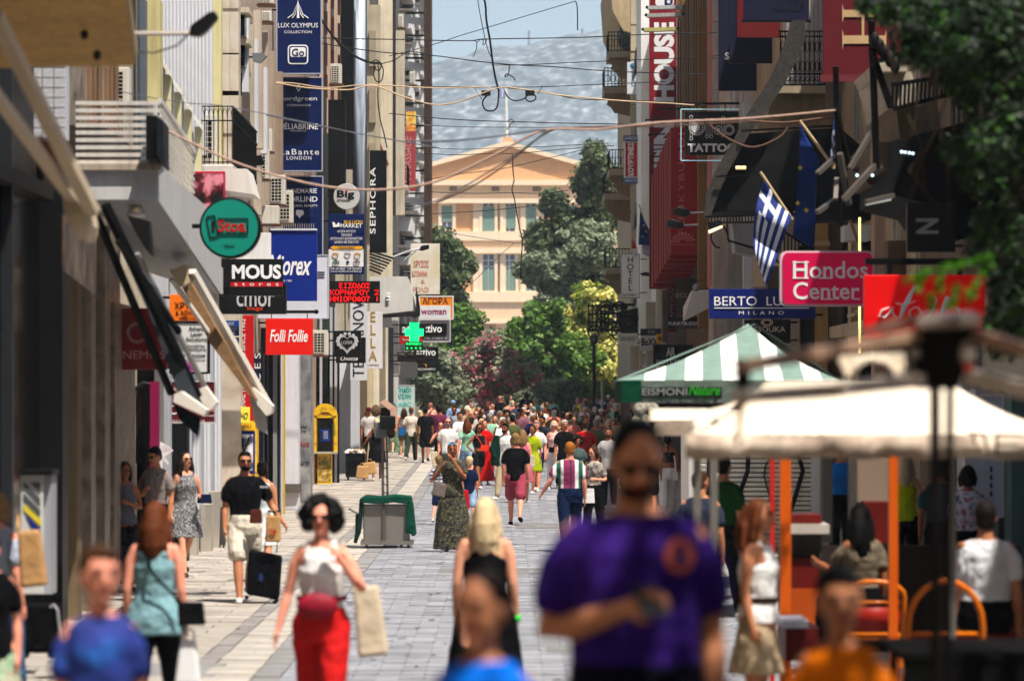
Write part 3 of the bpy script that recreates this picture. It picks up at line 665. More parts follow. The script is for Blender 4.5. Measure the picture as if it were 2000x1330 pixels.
MB().loft([(wx(266,40.6),40.6,wz(y,40.6),r,r)for y,r in((424,.09),(418,.1),(400,.05),(392,.04))]).build('lamp_shade',WHITE,t,smooth=True)
MB().ball(W(266,408,40.5),.035).build('bulb',mat(K(240,220,190)),t);MB().tube([W(266,392,40.6),W(266,384,40.6)],.02,6).build('stem',IRON,t)
cw=paint(226,218,206)
fg=cloth(74,78,84);fc=cloth(206,200,190)
awning('half lowered charcoal awning with black arms under the slatted balcony',[((182,405),(335,770),.06),((205,400),(385,775),.08),((230,470),(350,650),.05)],36,37,None,BLACK,parts=(('cloth',[(222,440),(262,520),(300,560),(392,800),(350,775),(290,610),(250,520)],36.8,.5,fg),('front_bar',[(340,770),(352,764),(404,800),(398,812),(338,785)],36.4,.4,cw),('valance',[(336,786),(392,815),(386,852),(352,822)],36.5,.06,cloth(36,38,42))))
awning('narrow awning with a pale grey arm between the charcoal and the cream awnings',[((268,495),(412,778),.045)],38,39.5,None,metal(170,168,166),parts=(('front_bar',[(388,760),(400,754),(424,786),(412,800),(386,780)],38.9,.35,cw),('bracket',[(248,420),(290,432),(296,500),(280,480),(262,450)],38,.3,metal(50,46,44))))
awning('long cream awning lowered over the pavement in front of the shops',[((335,545),(505,790),.05),((375,530),(528,800),.09)],45,46.5,None,cw,parts=(('cloth',[(338,525),(372,552),(500,780),(486,770),(410,670)],45.6,.5,cloth(150,120,92)),('front_bar',[(484,764),(494,756),(532,792),(530,806),(520,812),(488,772)],45.9,.5,cw),('valance',[(486,770),(520,812),(522,848),(500,836)],46,.05,fc),('casing',[(330,528),(362,516),(380,548),(352,560)],45,.4,paint(200,180,150))))
def iron_balcony(label,x0,x1,ytop,ybot,Y,d,slabh,rows=9,back=None,arches=True,slabm=None,Xd=0,belly=0):
 t=thing('iron_balcony',label,'balcony',W((x0+x1)/2,ybot+slabh,Y))
 X0,X1,Z0,Z1=wx(x0,Y),wx(x1,Y),wz(ybot,Y),wz(ytop,Y);sm_=slabm or paint(214,206,196,dirt=.4)
 MB().box(X0,X1,Y-.05,Y+d,wz(ybot+slabh*.45,Y),Z0).build('slab',sm_,t,bevel=.02)
 MB().prism([(X0,wz(ybot+slabh*.45,Y)),(X1-.06,wz(ybot+slabh*.45,Y)),(X1-.35,wz(ybot+slabh,Y)),(X0,wz(ybot+slabh,Y))],Y+.05,Y+d-.1).build('moulding',sm_,t)
 for z in(Z1,Z1-.02-(Z1-Z0)*.22,Z0+.05):MB().box(X0,X1,Y,Y+.025,z-.02,z).build('rail',IRON,t);MB().box(X1-.025,X1,Y+.025,Y+d,z-.02,z).build('rail',IRON,t)
 n=rows
 for i in range(n+1):
  x=X0+(X1-X0-.03)*i/n;MB().box(x,x+.014,Y+.003,Y+.017,Z0,Z1-.022).build('baluster',IRON,t)
  if arches and i<n:
   w=(X1-X0)/n;c=[(x+w/2+math.cos(a)*w/2,Y+.01,Z1-(Z1-Z0)*.22+math.sin(a)*(Z1-Z0)*.17)for a in np.linspace(0,math.pi,9)]
   MB().tube(c,.006,5).build('scroll',IRON,t)
 for i in range(int(d/.14)):
  y=Y+.1+i*.14;MB().box(X1-.02,X1-.006,y,y+.014,Z0,Z1-.022).build('baluster',IRON,t)
 return t
iron_balcony('black wrought iron balcony with round arches on a white moulded slab',372,456,207,322,61.5,6.0,55)
def ac(label,x0,y0,x1,y1,Y,d=.35,bracket=True,c=(214,208,196),gr=True):
 t=thing('air_conditioner',label,'air conditioner',W((x0+x1)/2,y1,Y),'air conditioning units on the facades')
 MB().pbox(x0,y0,x1,y1,Y,d).build('casing',paint(*c,dirt=.3),t,bevel=.012)
 w,h=x1-x0,y1-y0
 if gr:
  gx0,gx1,gy0,gy1=x0+w*.1,x1-w*.25,y0+h*.12,y1-h*.12
  MB().pbox(gx0,gy0,gx1,gy1,Y-.004,.02).build('fan_opening',mat(K(46,40,34),rough=.8),t)
  q=MB();n=7
  for i in range(n+1):y=gy0+(gy1-gy0)*i/n;q.pbox(gx0,y-.6,gx1,y+.6,Y-.02,.012)
  for i in range(4):x=gx0+(gx1-gx0)*i/3;q.pbox(x-.5,gy0,x+.5,gy1,Y-.028,.008)
  q.build('grille',paint(*c),t)
 if bracket:MB().pbox(x0-3,y1,x1+3,y1+3,Y-.02,d+.1).build('bracket',metal(120,84,60),t)
 return t
for a in(('beige air conditioner beside the brown shutters behind the slatted balcony',205,132,252,202,49.4),('tall air conditioner standing on the wrought iron balcony',384,224,424,322,62.4),('air conditioner upper of the pair beside the navy banner with three names',504,252,531,296,75),('grey cased air conditioner just left of the middle navy banner, lower of the pair',497,292,525,350,73.5),('air conditioner in front of the lower navy banner, under the thick pink cable',527,342,557,400,76),('longer air conditioner behind the one under the pink cable',544,372,572,436,79),('air conditioner on the brown pink building right of the top navy banner',645,125,667,164,96),('big white air conditioner right of the orange red sign',610,645,641,694,92),('air conditioner at the top edge above the navy banners',504,-16,534,8,74),('air conditioner second from the top on the left of the navy banner',511,22,530,42,76),('small air conditioner highest in the stack beside the balcony block',778,28,788,54,136),('small air conditioner below a wall bracket in the stack',778,70,789,92,136),('stained air conditioner fourth down in the stack beside the balcony block',775,204,789,232,134),('small air conditioner fifth down in the stack near the red banner',778,246,790,262,136),('small air conditioner sixth down in the stack',780,206+66,791,292,137),('air conditioner between the balcony slabs right of the stack',800,140,811,166,172)):
 ac(*a)
ac('plain white duct box under the air conditioners by the teal round sign',511,402,544,438,74,gr=False)
t=thing('floodlight','black floodlight fixed beside the air conditioners near the navy banners','floodlight',W(500,325,70));MB().pprism([(490,306),(510,303),(517,322),(492,324)],70,.2).build('housing',BLACK,t);MB().bar(W(484,312,70.1),W(492,316,70.1),.03).build('bracket',IRON,t)
t=thing('security_lamp','grey box lamp on the marble building above the wires','lamp',W(500,120,69));MB().pprism([(492,104),(512,104),(521,110),(508,123),(494,120)],69,.2).build('housing',paint(130,132,134),t);MB().bar(W(484,112,69.1),W(493,112,69.1),.03).build('bracket',IRON,t)
iron_balcony('grey wire balcony with a white sloping slab beside the black vertical sign',756,796,322,362,132,3,22,rows=8,arches=False,slabm=paint(206,200,192))
# canopy of the shop behind the LED sign
t=thing('shop_canopy','white boxed canopy above the pharmacy cross','canopy',W(760,610,106))
MB().add([W(722,540,108),W(796,540,108),W(814,606,108),W(722,616,108),W(722,540,112),W(796,540,112),W(820,600,112),W(722,616,112)],BOXF).build('casing',paint(216,212,206),t)
MB().pprism([(812,556),(820,600),(820,617),(732,621),(732,616),(813,608)],107.9,.3).build('dark_edge',mat(K(40,34,30),rough=.8,var=.5),t)
for i in range(3):MB().ball(W(758,574+i*6,107.95),.06,.02,.02).build('downlight',paint(240,240,236),t)
t=thing('street_light','black street light reaching over the street beside the faded white banner','street light',W(770,505,112))
MB().tube([W(716,520,112),W(800,490,112),W(820,486,112)],.03,6).build('arm',metal(190,190,192),t);MB().tube([W(790,508,112),W(812,490,112)],.03,6).build('arm',metal(200,200,200),t)
MB().pprism([(816,488),(824,480),(838,478),(838,486),(824,490)],112,.2).build('lamp_head',BLACK,t)
for i in range(6):
 pass
t=thing('folded_awning_frame','tangle of black folded awning arms under the vertical black sign','awning',W(750,525,110))
for i in range(7):MB().bar(W(722,490+i*6,110+i*.1),W(768-i*4,505+i*5,110.4),.05).build('arm',IRON,t)
# ------------------------------------------------------------------ signs on the left
WL_=mat(K(236),rough=.5,var=.04,name='white_letter');NAVY=paint(22,44,104,dirt=0,rough=.3);navf=paint(170,176,190)
BK=mat(K(20,20,24),name='black_letter');RD=mat(K(205,40,46),name='red_letter')
def L(s,cx,cy_,w,h,m=WL_,**k):return(s,cx,cy_,w,h,m,k)
t=sign('banner_sign','top navy banner with fan logo, LUX OLYMPUS and a framed Go travel mark',540,-60,628,145,81,NAVY,.12,[L('LUX OLYMPUS',582,50,78,9),L('COLLECTION',582,63,54,5),L('TRAVEL',582,117,24,4,WL_,bold=.0)],navf,.02,[(520,540,20)],cat='sign')
Y=81
for i,(dx,tw)in enumerate(((-20,-12),(-11,-5),(0,0),(11,5),(20,12))):
 a=W(582+dx,36,Y-.01);c=W(582+tw*.25,2+abs(dx)*.45,Y-.01);MB().tube([a,W(582+dx*.45,28,Y-.01),c],[.03,.022,.008],6,flat=.4).build('logo_stroke',WL_,t)
def rrect(x0,y0,x1,y1,r):
 P=[]
 for cx_,cy2,a0 in((x1-r,y0+r,-90),(x1-r,y1-r,0),(x0+r,y1-r,90),(x0+r,y0+r,180)):
  for k in range(7):a=R(a0+k*15);P.append((cx_+r*math.cos(a),cy2+r*math.sin(a)))
 return P
MB().pprism(rrect(562,88,602,126,7),Y-.012,.01).build('logo_plate',WL_,t);MB().pprism(rrect(564.5,90.5,599.5,123.5,5),Y-.016,.01).build('logo_field',NAVY,t)
MB().pprism(rrect(567,93,597,112,4),Y-.02,.01).build('logo_plate',WL_,t);text('Go',582,103,24,15,Y-.02,NAVY,t,bold=.012);MB().pprism(rrect(567,112.5,597,121,2),Y-.021,.002).build('logo_field',NAVY,t)
sign('banner_sign','middle navy banner with nordgreen, Heliabrine and LaBante London lettering',540,151,630,335,81.5,NAVY,.12,[L('nordgreen',583,194,72,11,WL_),L('COPENHAGEN',583,206,46,4),L('\u0048\u00c9LIABRINE',583,246,76,14,WL_,bold=.01),L('MONACO',583,256,30,3),L('LaBante',585,297,76,11,WL_,spacing=1.2),L('LONDON',584,309,48,7,WL_,spacing=1.2),L('\u25ca',583,172,9,15)],navf,.02,[(520,540,160)])
sign('banner_sign','lowest navy banner with Annemarie Borlind lettering and a small white leaf',540,344,631,520,82,NAVY,.12,[L('ANNEMARIE',586,373,66,9,WL_,bold=.008),L('B\u00d6RLIND',588,388,64,13,WL_,bold=.014),L('NATURAL BEAUTY',590,402,60,4.5)],navf,.02)
t2=thing('leaf_logo','small white leaf mark on the lowest navy banner','sign',W(585,423,81.98));MB().pprism([(580,410),(592,411),(594,418),(587,423),(585,427),(583,423),(578,419),(578,413)],81.98,.012).build('leaf',WL_,t2)
t=sign('vertical_sign','plain black vertical sign board right of the navy banners',641,195,675,440,96,paint(16,17,24,dirt=0),.3)
# navy Miorex sign
t=sign('shop_sign','bright blue square sign with white script ending in rex',528,450,619,588,75,paint(20,56,160,dirt=0,rough=.3),.12,[L('Miorex',566,518,86,40,WL_,italic=.35,bold=.022),L('JEWELLERS 1981',548,549,44,5)],None,.02)
MB().pbox(528,447,619,450,74.97,.16).build('sign_cap',paint(220,220,226),t)
for i in range(22):MB().bar(W(520+i*4.4,447,75.05),W(520+i*4.4,437,75.05),.008).build('bird_spike',metal(190,190,190),t)
t=sign('shop_sign','large white blank sign board behind the blue script sign',500,498,642,622,76.4,paint(214,216,226,dirt=.05),.15,[L('\u2261',627,502+35,14,12,BK)],paint(196,198,206),.015)
sign('shop_sign','white sign board behind the teal round sign',455,455,529,520,70,paint(228,226,224),.12)
# MOUS stores, omor bags
t=sign('shop_sign','black sign with bold white MOUS over a red stores strip',428,506,552,578,64,BLACK,.15,[L('MOUS',501,531,96,28,WL_,bold=.035)],None,.02)
MB().pbox(450,551,552,560,63.985,.02).build('red_strip',mat(K(206,30,36)),t);text('stores',501,555.5,86,6,63.98,WL_,t,spacing=1.9)
MB().pbox(428,505,450,560,63.9,.08).build('black_block',BLACK,t)
sign('shop_sign','wide black sign with rounded grey letters over small orange bags lettering',428,556,559,613,65.6,BLACK,.15,[L('cmor',499,586,74,26,mat(K(200)),bold=.008),L('bags',498,603,30,10,mat(K(232,90,40)),bold=.004)],paint(60,60,64),.01)
# iStoa
t=thing('round_sign','round teal sign with red lettering in a black ring on an arm','sign',W(448,505,44))
def disc(cx,cy_,r,n=40):return[(cx+r*math.cos(2*math.pi*i/n),cy_+r*math.sin(2*math.pi*i/n))for i in range(n)]
MB().pprism(disc(449,445,60),44,.2).build('ring',BLACK,t,bevel=.01);MB().pprism(disc(448.5,445,55),43.98,.03).build('disc',mat(K(30,150,130),rough=.4,var=.12,scale=2,name='teal_panel'),t)
text('Stoa',453,441,54,24,43.98,RD,t,bold=.02);MB().bar(W(375,442,44.1),W(392,442,44.1),.05).build('bracket',IRON,t);text('1',416,443,6,22,43.98,BK,t,bold=.01)
for a,c in(((425,427),(484,427)),((425,457),(484,457)),((484,427),(484,457)),((403,424),(419,421)),((403,424),(411,464)),((419,421),(427,461)),((411,464),(427,461))):MB().bar(W(*a,43.97),W(*c,43.97),.012,.01).build('logo_stroke',BK,t)
text('Mobile & more',448,480,20,5,43.98,BK,t)
# red portrait poster
t=sign('poster_box','pink framed light box with a dark haired portrait behind the round sign',378,335,439,452,57,paint(206,20,80),.15);MB().pprism(rrect(378,339,436,452,5),56.985,.02).build('picture',blotchy([K(16,8,10),K(120,40,50),K(230,150,160)],scale=1.3,pos=[.45,.52,.6],name='portrait_print',rough=.3,coords='Generated',mscale=(1,1,2.2)),t)
MB().pprism([(436,330),(482,330),(496,380),(440,372)],57.2,1.5).build('side_panel',paint(224,218,210),t)
# Folli Follie
t=sign('shop_sign','orange red square sign with white script lettering hung from a black rod',519,622,611,693,74.3,mat(K(238,62,30),rough=.4,var=.05,name='red_panel'),.1,[L('Folli Follie',564,656,74,24,WL_,italic=.25,bold=.018)])
MB().tube([W(500,609,74.35),W(616,609,74.35)],.03,8).build('rod',IRON,t);MB().ball(W(618,609,74.35),.045).build('finial',IRON,t)
for x in(530,600):MB().tube([W(x,609,74.35),W(x,623,74.35)],.01,5).build('hook',IRON,t)
# Anemos sign
t=sign('shop_sign','dark red sign with a pale wreath mark and ANEMOS lettering behind the awning arms',208,602,326,722,47.5,mat(K(150,14,30),rough=.6,var=.08,name='red_panel'),.1,[L('ANEMOS',272,693,100,16,mat(K(216,160,160)))],brackets=[(188,208,606),(188,208,718)])
for i in range(22):
 a=i*2*math.pi/22;MB().bar(W(268+15*math.cos(a),650+15*math.sin(a),47.48),W(268+21*math.cos(a+.25),650+21*math.sin(a+.25),47.48),.014,.01).build('wreath_leaf',mat(K(226,190,186)),t)
# Athens laser solutions + orange
t=sign('shop_sign','orange gold buying sign with black Greek lettering and an arrow',331,575,409,627,53,mat(K(246,130,10),rough=.5,var=.05),.1,[L('\u03a7\u03a1\u03a5\u03a3\u039f\u03a5',372,597,62,13,BK,bold=.01),L('& \u0391\u03a3\u0397\u039c\u0399\u039f\u03a5',372,611,58,9,BK,bold=.006),L('\u2190',366,621,34,6,BK)])
t=sign('shop_sign','white clinic sign with black lettering and a phone number below the orange sign',331,628,409,730,53,paint(214,214,214),.1,[L('Athens\nLaser\nSolutions',384,652,40,28,BK,bold=.002),L('\u0395\u03b9\u03b4\u03b9\u03ba\u03b5\u03c5\u03bc\u03ad\u03bd\u03bf \u039a\u03ad\u03bd\u03c4\u03c1\u03bf\n\u03a4\u03b5\u03bb\u03b9\u03ba\u03ae\u03c2 \u0391\u03c0\u03bf\u03c4\u03c1\u03af\u03c7\u03c9\u03c3\u03b7\u03c2',372,679,62,13,BK),L('210 3223309',374,695,54,6,BK,bold=.002),L('www.laser-solution.gr',374,703,54,3.5,BK),L('e',345,650,18,26,BK,italic=.3)],IRON,.025)
MB().pbox(352,707,382,729,52.99,.012).build('sticker',mat(K(196,110,180)),t);text('\u03bb\u03bf\u03c2',370,714,18,10,52.985,mat(K(120,30,110)),t,bold=.006)
sign('shop_sign','plum board with pale lettering behind the awning bars',329,744,421,826,55.5,mat(K(110,20,50),var=.1),.08,[L('GALLERY',350,760,36,8,mat(K(226,200,190))),L('C',338,800,14,18,WL_),L('china',402,798,34,11,mat(K(226,150,140))),L('dresses',408,811,24,5,mat(K(226,200,190))),L('accessories',365,821,70,5,mat(K(226,200,190)))],paint(200,196,196),.015)
t=sign('poster_board','tall white sandwich board with diagonal grey, yellow and blue stripes',40,926,84,1160,33,paint(206,206,200),.3,(),None);Y=32.99
for pts,c in(([(46,940),(46,950),(78,985),(78,972)],(96,100,104)),([(46,962),(46,976),(78,1008),(78,995)],(96,100,104)),([(58,942),(78,942),(78,962)],(96,100,104)),([(46,985),(46,996),(80,1028),(80,1015)],(226,206,90)),([(50,1004),(80,1036),(80,1050),(60,1026)],(24,50,160)),([(56,1036),(80,1062),(80,1110),(46,1110),(46,1048)],(24,60,176))):
 MB().pprism(pts,Y,.01).build('stripe',mat(K(*c)),t)
MB().pbox(36,918,102,928,32.95,.5).build('cap',BLACK,t);MB().pbox(84,928,100,1160,33.05,.4).build('side_panel',paint(170,170,176),t)
# Street name plate, red since 1962 banner, black LES, yellow HGHO paper
sign('street_sign','blue street name plate with white Greek capitals on the marble wall',435,626,467,656,66,mat(K(28,84,170),var=.15),.02,[L('\u039f\u0394\u039f\u03a3\n\u0395\u03a5\u0391\u0393\u0393\u0395\u039b\u039f\u03a3\nVANG\u039fS',451,641,24,23,mat(K(226)),bold=.002)],None)
sign('street_sign','lower narrow blue street plate under the name plate',438,659,467,672,66,mat(K(28,84,170),var=.15),.02,[L('\u2190 1-21',453,665,20,6)],None)
sign('banner_sign','tall red vertical banner reading ORIGINAL METZEL SINCE 1962',469,616,495,830,71,mat(K(206,22,30),rough=.5,var=.06),.1,[L('ORIGINAL ITEM METZEL SINCE 1962',474.5,725,205,9,WL_,rot=90)])
sign('notice','yellow paper with black hand lettering above the nearer yellow kiosk',452,795,488,826,66.6,mat(K(240,226,110),var=.05),.03,[L('HGHO',470,812,28,13,BK,italic=.3)])
# kiosks
def kiosk(label,x0,x1,y0,y1,yb,Y,arch,pedestal,open_,pan):
 t=thing('telephone_kiosk',label,'phone booth',W((x0+x1)/2,yb,Y),'yellow telephone kiosks by the left shops')
 yel=blotchy([K(170,126,16),K(226,182,20),K(236,196,40)],scale=5,pos=[.3,.42,.6],name='scuffed_yellow',rough=.4,detail=8)
 if arch:
  cx_,rr=(x0+x1)/2,(x1-x0)/2;arc=[(cx_+rr*math.cos(a),y0+rr-rr*math.sin(a))for a in np.linspace(0,math.pi,17)]
  outer=arc+[(x0,y1),(x1,y1)];q=7;inner=[(cx_+(rr-q)*math.cos(a),y0+rr+6-(rr-q)*math.sin(a)*.8)for a in np.linspace(0,math.pi,17)]
  MB().pprism(outer,Y+.25,.12).build('back_shell',yel,t)
  ring=MB();n=len(arc)
  for i in range(n-1):ring.hexa([W(*arc[i],Y),W(*arc[i+1],Y),W(*inner[i+1],Y),W(*inner[i],Y)],[W(*arc[i],Y+.25),W(*arc[i+1],Y+.25),W(*inner[i+1],Y+.25),W(*inner[i],Y+.25)])
  ring.build('arched_hood',yel,t);MB().pbox(x0,y0+rr,x0+q,y1,Y,.25).build('side_shell',yel,t);MB().pbox(x1-q,y0+rr,x1,y1,Y,.25).build('side_shell',yel,t)
  MB().pbox(x0+q,y0+rr*.55+6,x1-q,y0+rr+4,Y+.02,.2).build('header',yel,t)
 else:
  MB().pbox(x0,y0,x1,y1,Y,.5).build('shell',yel,t,bevel=.03);MB().pbox(x0+14,y0-4,x1-6,y0+14,Y-.06,.3).build('header',yel,t)
  text('THESATELI',(x0+x1)/2,y0+6,42,6,Y-.06,mat(K(190,60,30)),t,bold=.004)
 ox0,oy0,ox1,oy1=open_
 MB().pbox(ox0,oy0,ox1,oy1,Y+.2 if arch else Y-.02,.04).build('recess_panel',mat(K(*pan),rough=.4,var=.5,scale=6),t)
 bl=mat(K(24,60,150),var=.2)
 if arch:
  MB().pbox(624,838,644,862,Y+.02,.18).build('telephone',bl,t)
  kp=MB()
  for i in range(3):
   for j in range(4):kp.pbox(632+i*3,842+j*4,634+i*3,844.5+j*4,Y+.01,.02)
  kp.build('keypad',mat(K(190)),t);MB().tube([W(627,842,Y-.02),W(626,850,Y-.04),W(627,860,Y-.02)],.02,8).build('handset',BLACK,t)
  MB().pbox(x0,y1-4,x1,y1,Y-.1,.3).build('shelf',paint(180,176,160),t);MB().pbox(620,y1,648,yb,Y+.05,.25).build('pedestal',yel,t)
  MB().pbox(622,892,646,940,Y+.04,.01).build('poster',blotchy([K(226,206,160),K(200,170,90),K(150,110,60),K(90,150,70)],scale=7,name='worn_poster'),t);text('FERT',633,905,22,8,Y+.035,mat(K(60,150,60)),t,italic=.3)
  text('OZHO',652,838,26,6,Y-.01,mat(K(50,110,60)),t,rot=90);text('sos',636,806,14,12,Y+.02,mat(K(150,60,20)),t,italic=.4)
 else:
  MB().pbox(ox0+4,oy0+6,ox1-4,oy1-6,Y-.04,.015).build('poster',blotchy([K(20,20,24),K(80,84,100),K(216,210,214),K(240,238,240)],scale=3,pos=[.36,.45,.52,.6],name='torn_poster',detail=8),t);text('X',(ox0+ox1)/2,(oy0+oy1)/2,26,60,Y-.045,BK,t,italic=.3,bold=.01)
  MB().pbox(x0,y1,x1,yb,Y,.5).build('pedestal',yel,t)
kiosk('nearer yellow telephone kiosk covered with torn blue and white posters',436,502,826,925,1040,66.8,False,0,(454,842,498,925),(24,60,160))
kiosk('yellow telephone kiosk with a rounded top and graffiti on its pedestal',611,659,788,886,945,100,True,0,(621,812,649,884),(60,58,52))
t=thing('fire_hydrant_box','small red cabinet beside the rounded yellow kiosk','cabinet',W(612,945,100.6));MB().pbox(608,885,618,915,100.6,.15).build('cabinet',mat(K(190,40,40)),t);MB().pbox(609,915,616,944,100.62,.12).build('stand',mat(K(120,40,30)),t)
# Big shoes, Bullion market, Sephora, LED, Loisir, Terranova, Ella
t=thing('round_sign','round pale grey sign with black Big shoes lettering and a red dot','sign',W(677,409,92));MB().pprism(disc(677,384,25.5),92,.12).build('disc',mat(K(196,196,194),rough=.4,var=.05),t,bevel=.01)
text('Big',675,381,34,18,92,BK,t,bold=.03);text('shoes',671,391,26,6,92,BK,t,bold=.004);MB().pprism(disc(676.5,374.5,2.4,12),91.985,.012).build('dot',RD,t);MB().bar(W(640,384,92.1),W(652,384,92.1),.05).build('bracket',IRON,t)
t=sign('shop_sign','blue and white gold buying sign with jewellery pictures and a yellow arrow',641,418,711,536,94,NAVY,.1,[L('BULLION',690,434,36,7,mat(K(236,190,50)),bold=.006),L('MARKET',686,441,42,8,WL_,bold=.008),L('\u0391\u0393\u039f\u03a1\u0391 \u03a7\u03a1\u03a5\u03a3\u039f\u03a5',677,452,36,5),L('\u03a0\u03a9\u039b\u0397\u03a3\u0397',677,459,20,5),L('\u0391\u039d\u03a4\u0391\u039b\u039b\u0391\u0393\u0397 \u039a\u039f\u03a3\u039c\u0397\u039c\u0391\u03a4\u03a9\u039d',676,466,62,5),L('\u0394\u0391\u039d\u0395\u0399\u0391 \u039c\u0395 \u0395\u039d\u0395\u03a7\u03a5\u03a1\u039f',677,473,48,5)])
MB().pbox(642,487,710,521,93.99,.012).build('white_field',mat(K(226)),t);MB().pprism([(645,484),(653,479),(653,481),(708,481),(708,487),(653,487),(653,489)],93.98,.012).build('arrow',mat(K(236,176,30)),t);text('\u0397\u039c\u0399\u039f\u03a1\u039f\u03a6\u039f\u03a3',677,484,32,4.5,93.975,NAVY,t)
MB().pprism([(649,434),(653,434),(656,440),(662,434),(664,443),(651,444)],93.985,.012).build('logo',WL_,t)
text('210 3213863  210 3222456',676,525,62,4,93.99,WL_,t);text('www.bullionmarket.gr',676,530.5,62,4,93.99,WL_,t)
for x,y,c in((655,497,(214,170,80)),(679,496,(170,170,180)),(698,497,(214,170,80)),(656,512,(60,130,100)),(697,511,(150,150,160))):
 c_=[W(x+6*math.cos(a),y+4.5*math.sin(a),93.97)for a in np.linspace(0,2*math.pi,13)];MB().tube(c_,.009,5).build('printed_ring',mat(K(*c)),t)
MB().pprism(disc(679,512,3,10),93.97,.01).build('printed_gem',mat(K(30,60,150)),t);MB().pprism(disc(656,510,2.6,10),93.965,.01).build('printed_gem',mat(K(20,120,80)),t);MB().pprism(disc(697,510,2,10),93.965,.01).build('printed_gem',mat(K(150,30,40)),t)
sign('vertical_sign','black vertical sign with white SEPHORA lettering reading upward',722,294,755,494,108,BLACK,.15,[L('SEPHORA',728,392,130,11,WL_,rot=90,bold=.01,spacing=1.15)],None)
t=sign('led_sign','black LED display with three lines of red Greek lettering',643,549,742,592,90,BLACK,.15)
LED=glow(255,40,50,e=1.6)
F5={'\u0395':'1F10101E10101F','\u0399':'0E04040404040E','\u03a3':'1F08040204081F','\u039f':'0E11111111110E','\u0394':'04040A0A11111F','\u03a5':'11110A04040404','\u039a':'11121418141211','\u03a1':'1E11111E101010','\u039d':'11191915131311','\u0391':'04040A0A1F1111','2':'0E11010204081F','\u0397':'1111111F111111','\u039c':'111B1515111111','\u03a6':'040E1515150E04','\u03a9':'0E1111110A0A1B','7':'1F010204040404',':':'00060600060600',' ':'00000000000000'}
dm=MB()
for ln,y in(('  \u0395\u0399\u03a3\u039f\u0394\u039f\u03a3  ',557.5),('\u039a\u039f\u03a1\u039d\u0391\u03a1\u039f\u03a5 2',570.5),('\u0397\u039c\u0399\u039f\u03a1\u039f\u03a6\u039f7 :',583.5)):
 n=len(ln);cw_=96/n
 for i,ch in enumerate(ln):
  hx=F5.get(ch,F5[' '])
  for r_ in range(7):
   bits=int(hx[2*r_:2*r_+2],16)
   for c_ in range(5):
    if bits>>(4-c_)&1:x=645+i*cw_+c_*cw_*.17;yy=y-4.5+r_*1.5;dm.pbox(x,yy,x+1.25,yy+1.05,89.985,.015)
tag(dm.build('lettering',LED,t),kind='stuff')
t=sign('vertical_sign','white vertical sign with dark TERRANOVA letters reading upward behind the heart sign',684,575,717,743,100,paint(206,208,212,dirt=.05),.12,[L('TERRANOVA',700,652,168,22,mat(K(30,36,50)),rot=90,bold=.0,spacing=1.05)])
t=sign('shop_sign','black square sign with a silver heart crest above LOISIR lettering',653,646,705,697,88,BLACK,.12,(),None,brackets=[(640,653,648),(640,653,695)])
silver=mat(K(196),rough=.4,name='silver_print')
def heart(cx,cy_,r,n=28):return[(cx+r*1.0*(math.sin(a)**3),cy_-r*(.8125*math.cos(a)-.3125*math.cos(2*a)-.125*math.cos(3*a)-.0625*math.cos(4*a)))for a in np.linspace(0,2*math.pi,n,endpoint=False)]
MB().pprism(heart(678,670,21,34),87.985,.014).build('heart',silver,t);MB().pprism(heart(678,669,14.5,34),87.975,.01).build('heart',BLACK,t)
for i in range(14):a=2*math.pi*i/14;MB().ball(W(678+19*math.cos(a),667+15*math.sin(a),87.99),.04,.01,.04,8,4).build('scroll',silver,t)
text('LOISIR',678,669,22,6.5,87.97,silver,t)
sign('shop_sign','second black sign half hidden behind the silver heart sign',656,659,714,709,89,BLACK,.1,[L('Oxette',682,700,34,8,WL_,italic=.3)],None)
sign('vertical_sign','white vertical sign with four gold letters E L L A and small print below',713,609,747,720,107,paint(226,222,220,dirt=0),.12,[L('E\nL\nL\nA',728,657,16,96,mat(K(200,160,90),rough=.35,metal=.3),line=.9,bold=.012),L('E JEWELS',729,713,22,3,BK)])
sign('shop_sign','orange sign with dark red gold buying letters in a white frame',818,578,886,624,126,mat(K(240,150,20),var=.05),.1,[L('\u0391\u0393\u039f\u03a1\u0391',850,588,50,12,mat(K(110,20,30)),bold=.02),L('\u03a7\u03a1\u03a5\u03a3\u039f\u03a5',852,603,54,12,mat(K(120,40,20)),bold=.02)],paint(226,220,210),.04)
sign('shop_sign','white sign with plum woman lettering below the orange gold buying sign',818,597,880,622,125,paint(220,220,226,dirt=0),.1,[L('woman',847,610,50,9,mat(K(160,30,90)),bold=.02)])
t=sign('shop_sign','grey framed sign with white attivo lettering on a black strip',818,624,880,668,122,mat(K(110,104,110),var=.1),.12,(),paint(200,196,196),.03);MB().pbox(815,632,873,654,121.95,.05).build('black_strip',BLACK,t);text('attivo',842,642,42,15,121.94,WL_,t,bold=.02);text('Tel. 2103314',850,660,44,3.5,121.99,WL_,t)
sign('shop_sign','dark sign with partly hidden at lettering behind the green cross',780,632,832,655,118,mat(K(30,30,36)),.1,[L('att',797,643,24,15,mat(K(210)),bold=.02)])
sign('shop_sign','small red sign with thin white lettering behind the green cross',781,656,824,672,119,mat(K(200,40,50)),.1,[L('Yamamay',798,664,26,6)])
t=thing('pharmacy_cross','glowing green pharmacy cross above a green lit display strip','sign',W(809,685,116));GRN=glow(40,235,130,e=1.4)
MB().pbox(800,630,818,667,116,.15).build('cross_upright',GRN,t);MB().pbox(791,642,800,656,116,.15).build('cross_arm',GRN,t);MB().pbox(818,642,827,656,116,.15).build('cross_arm',GRN,t)
for i in range(5):MB().pbox(802,633+i*7,816,634.2+i*7,115.985,.01).build('light_row',mat(K(10,110,70)),t)
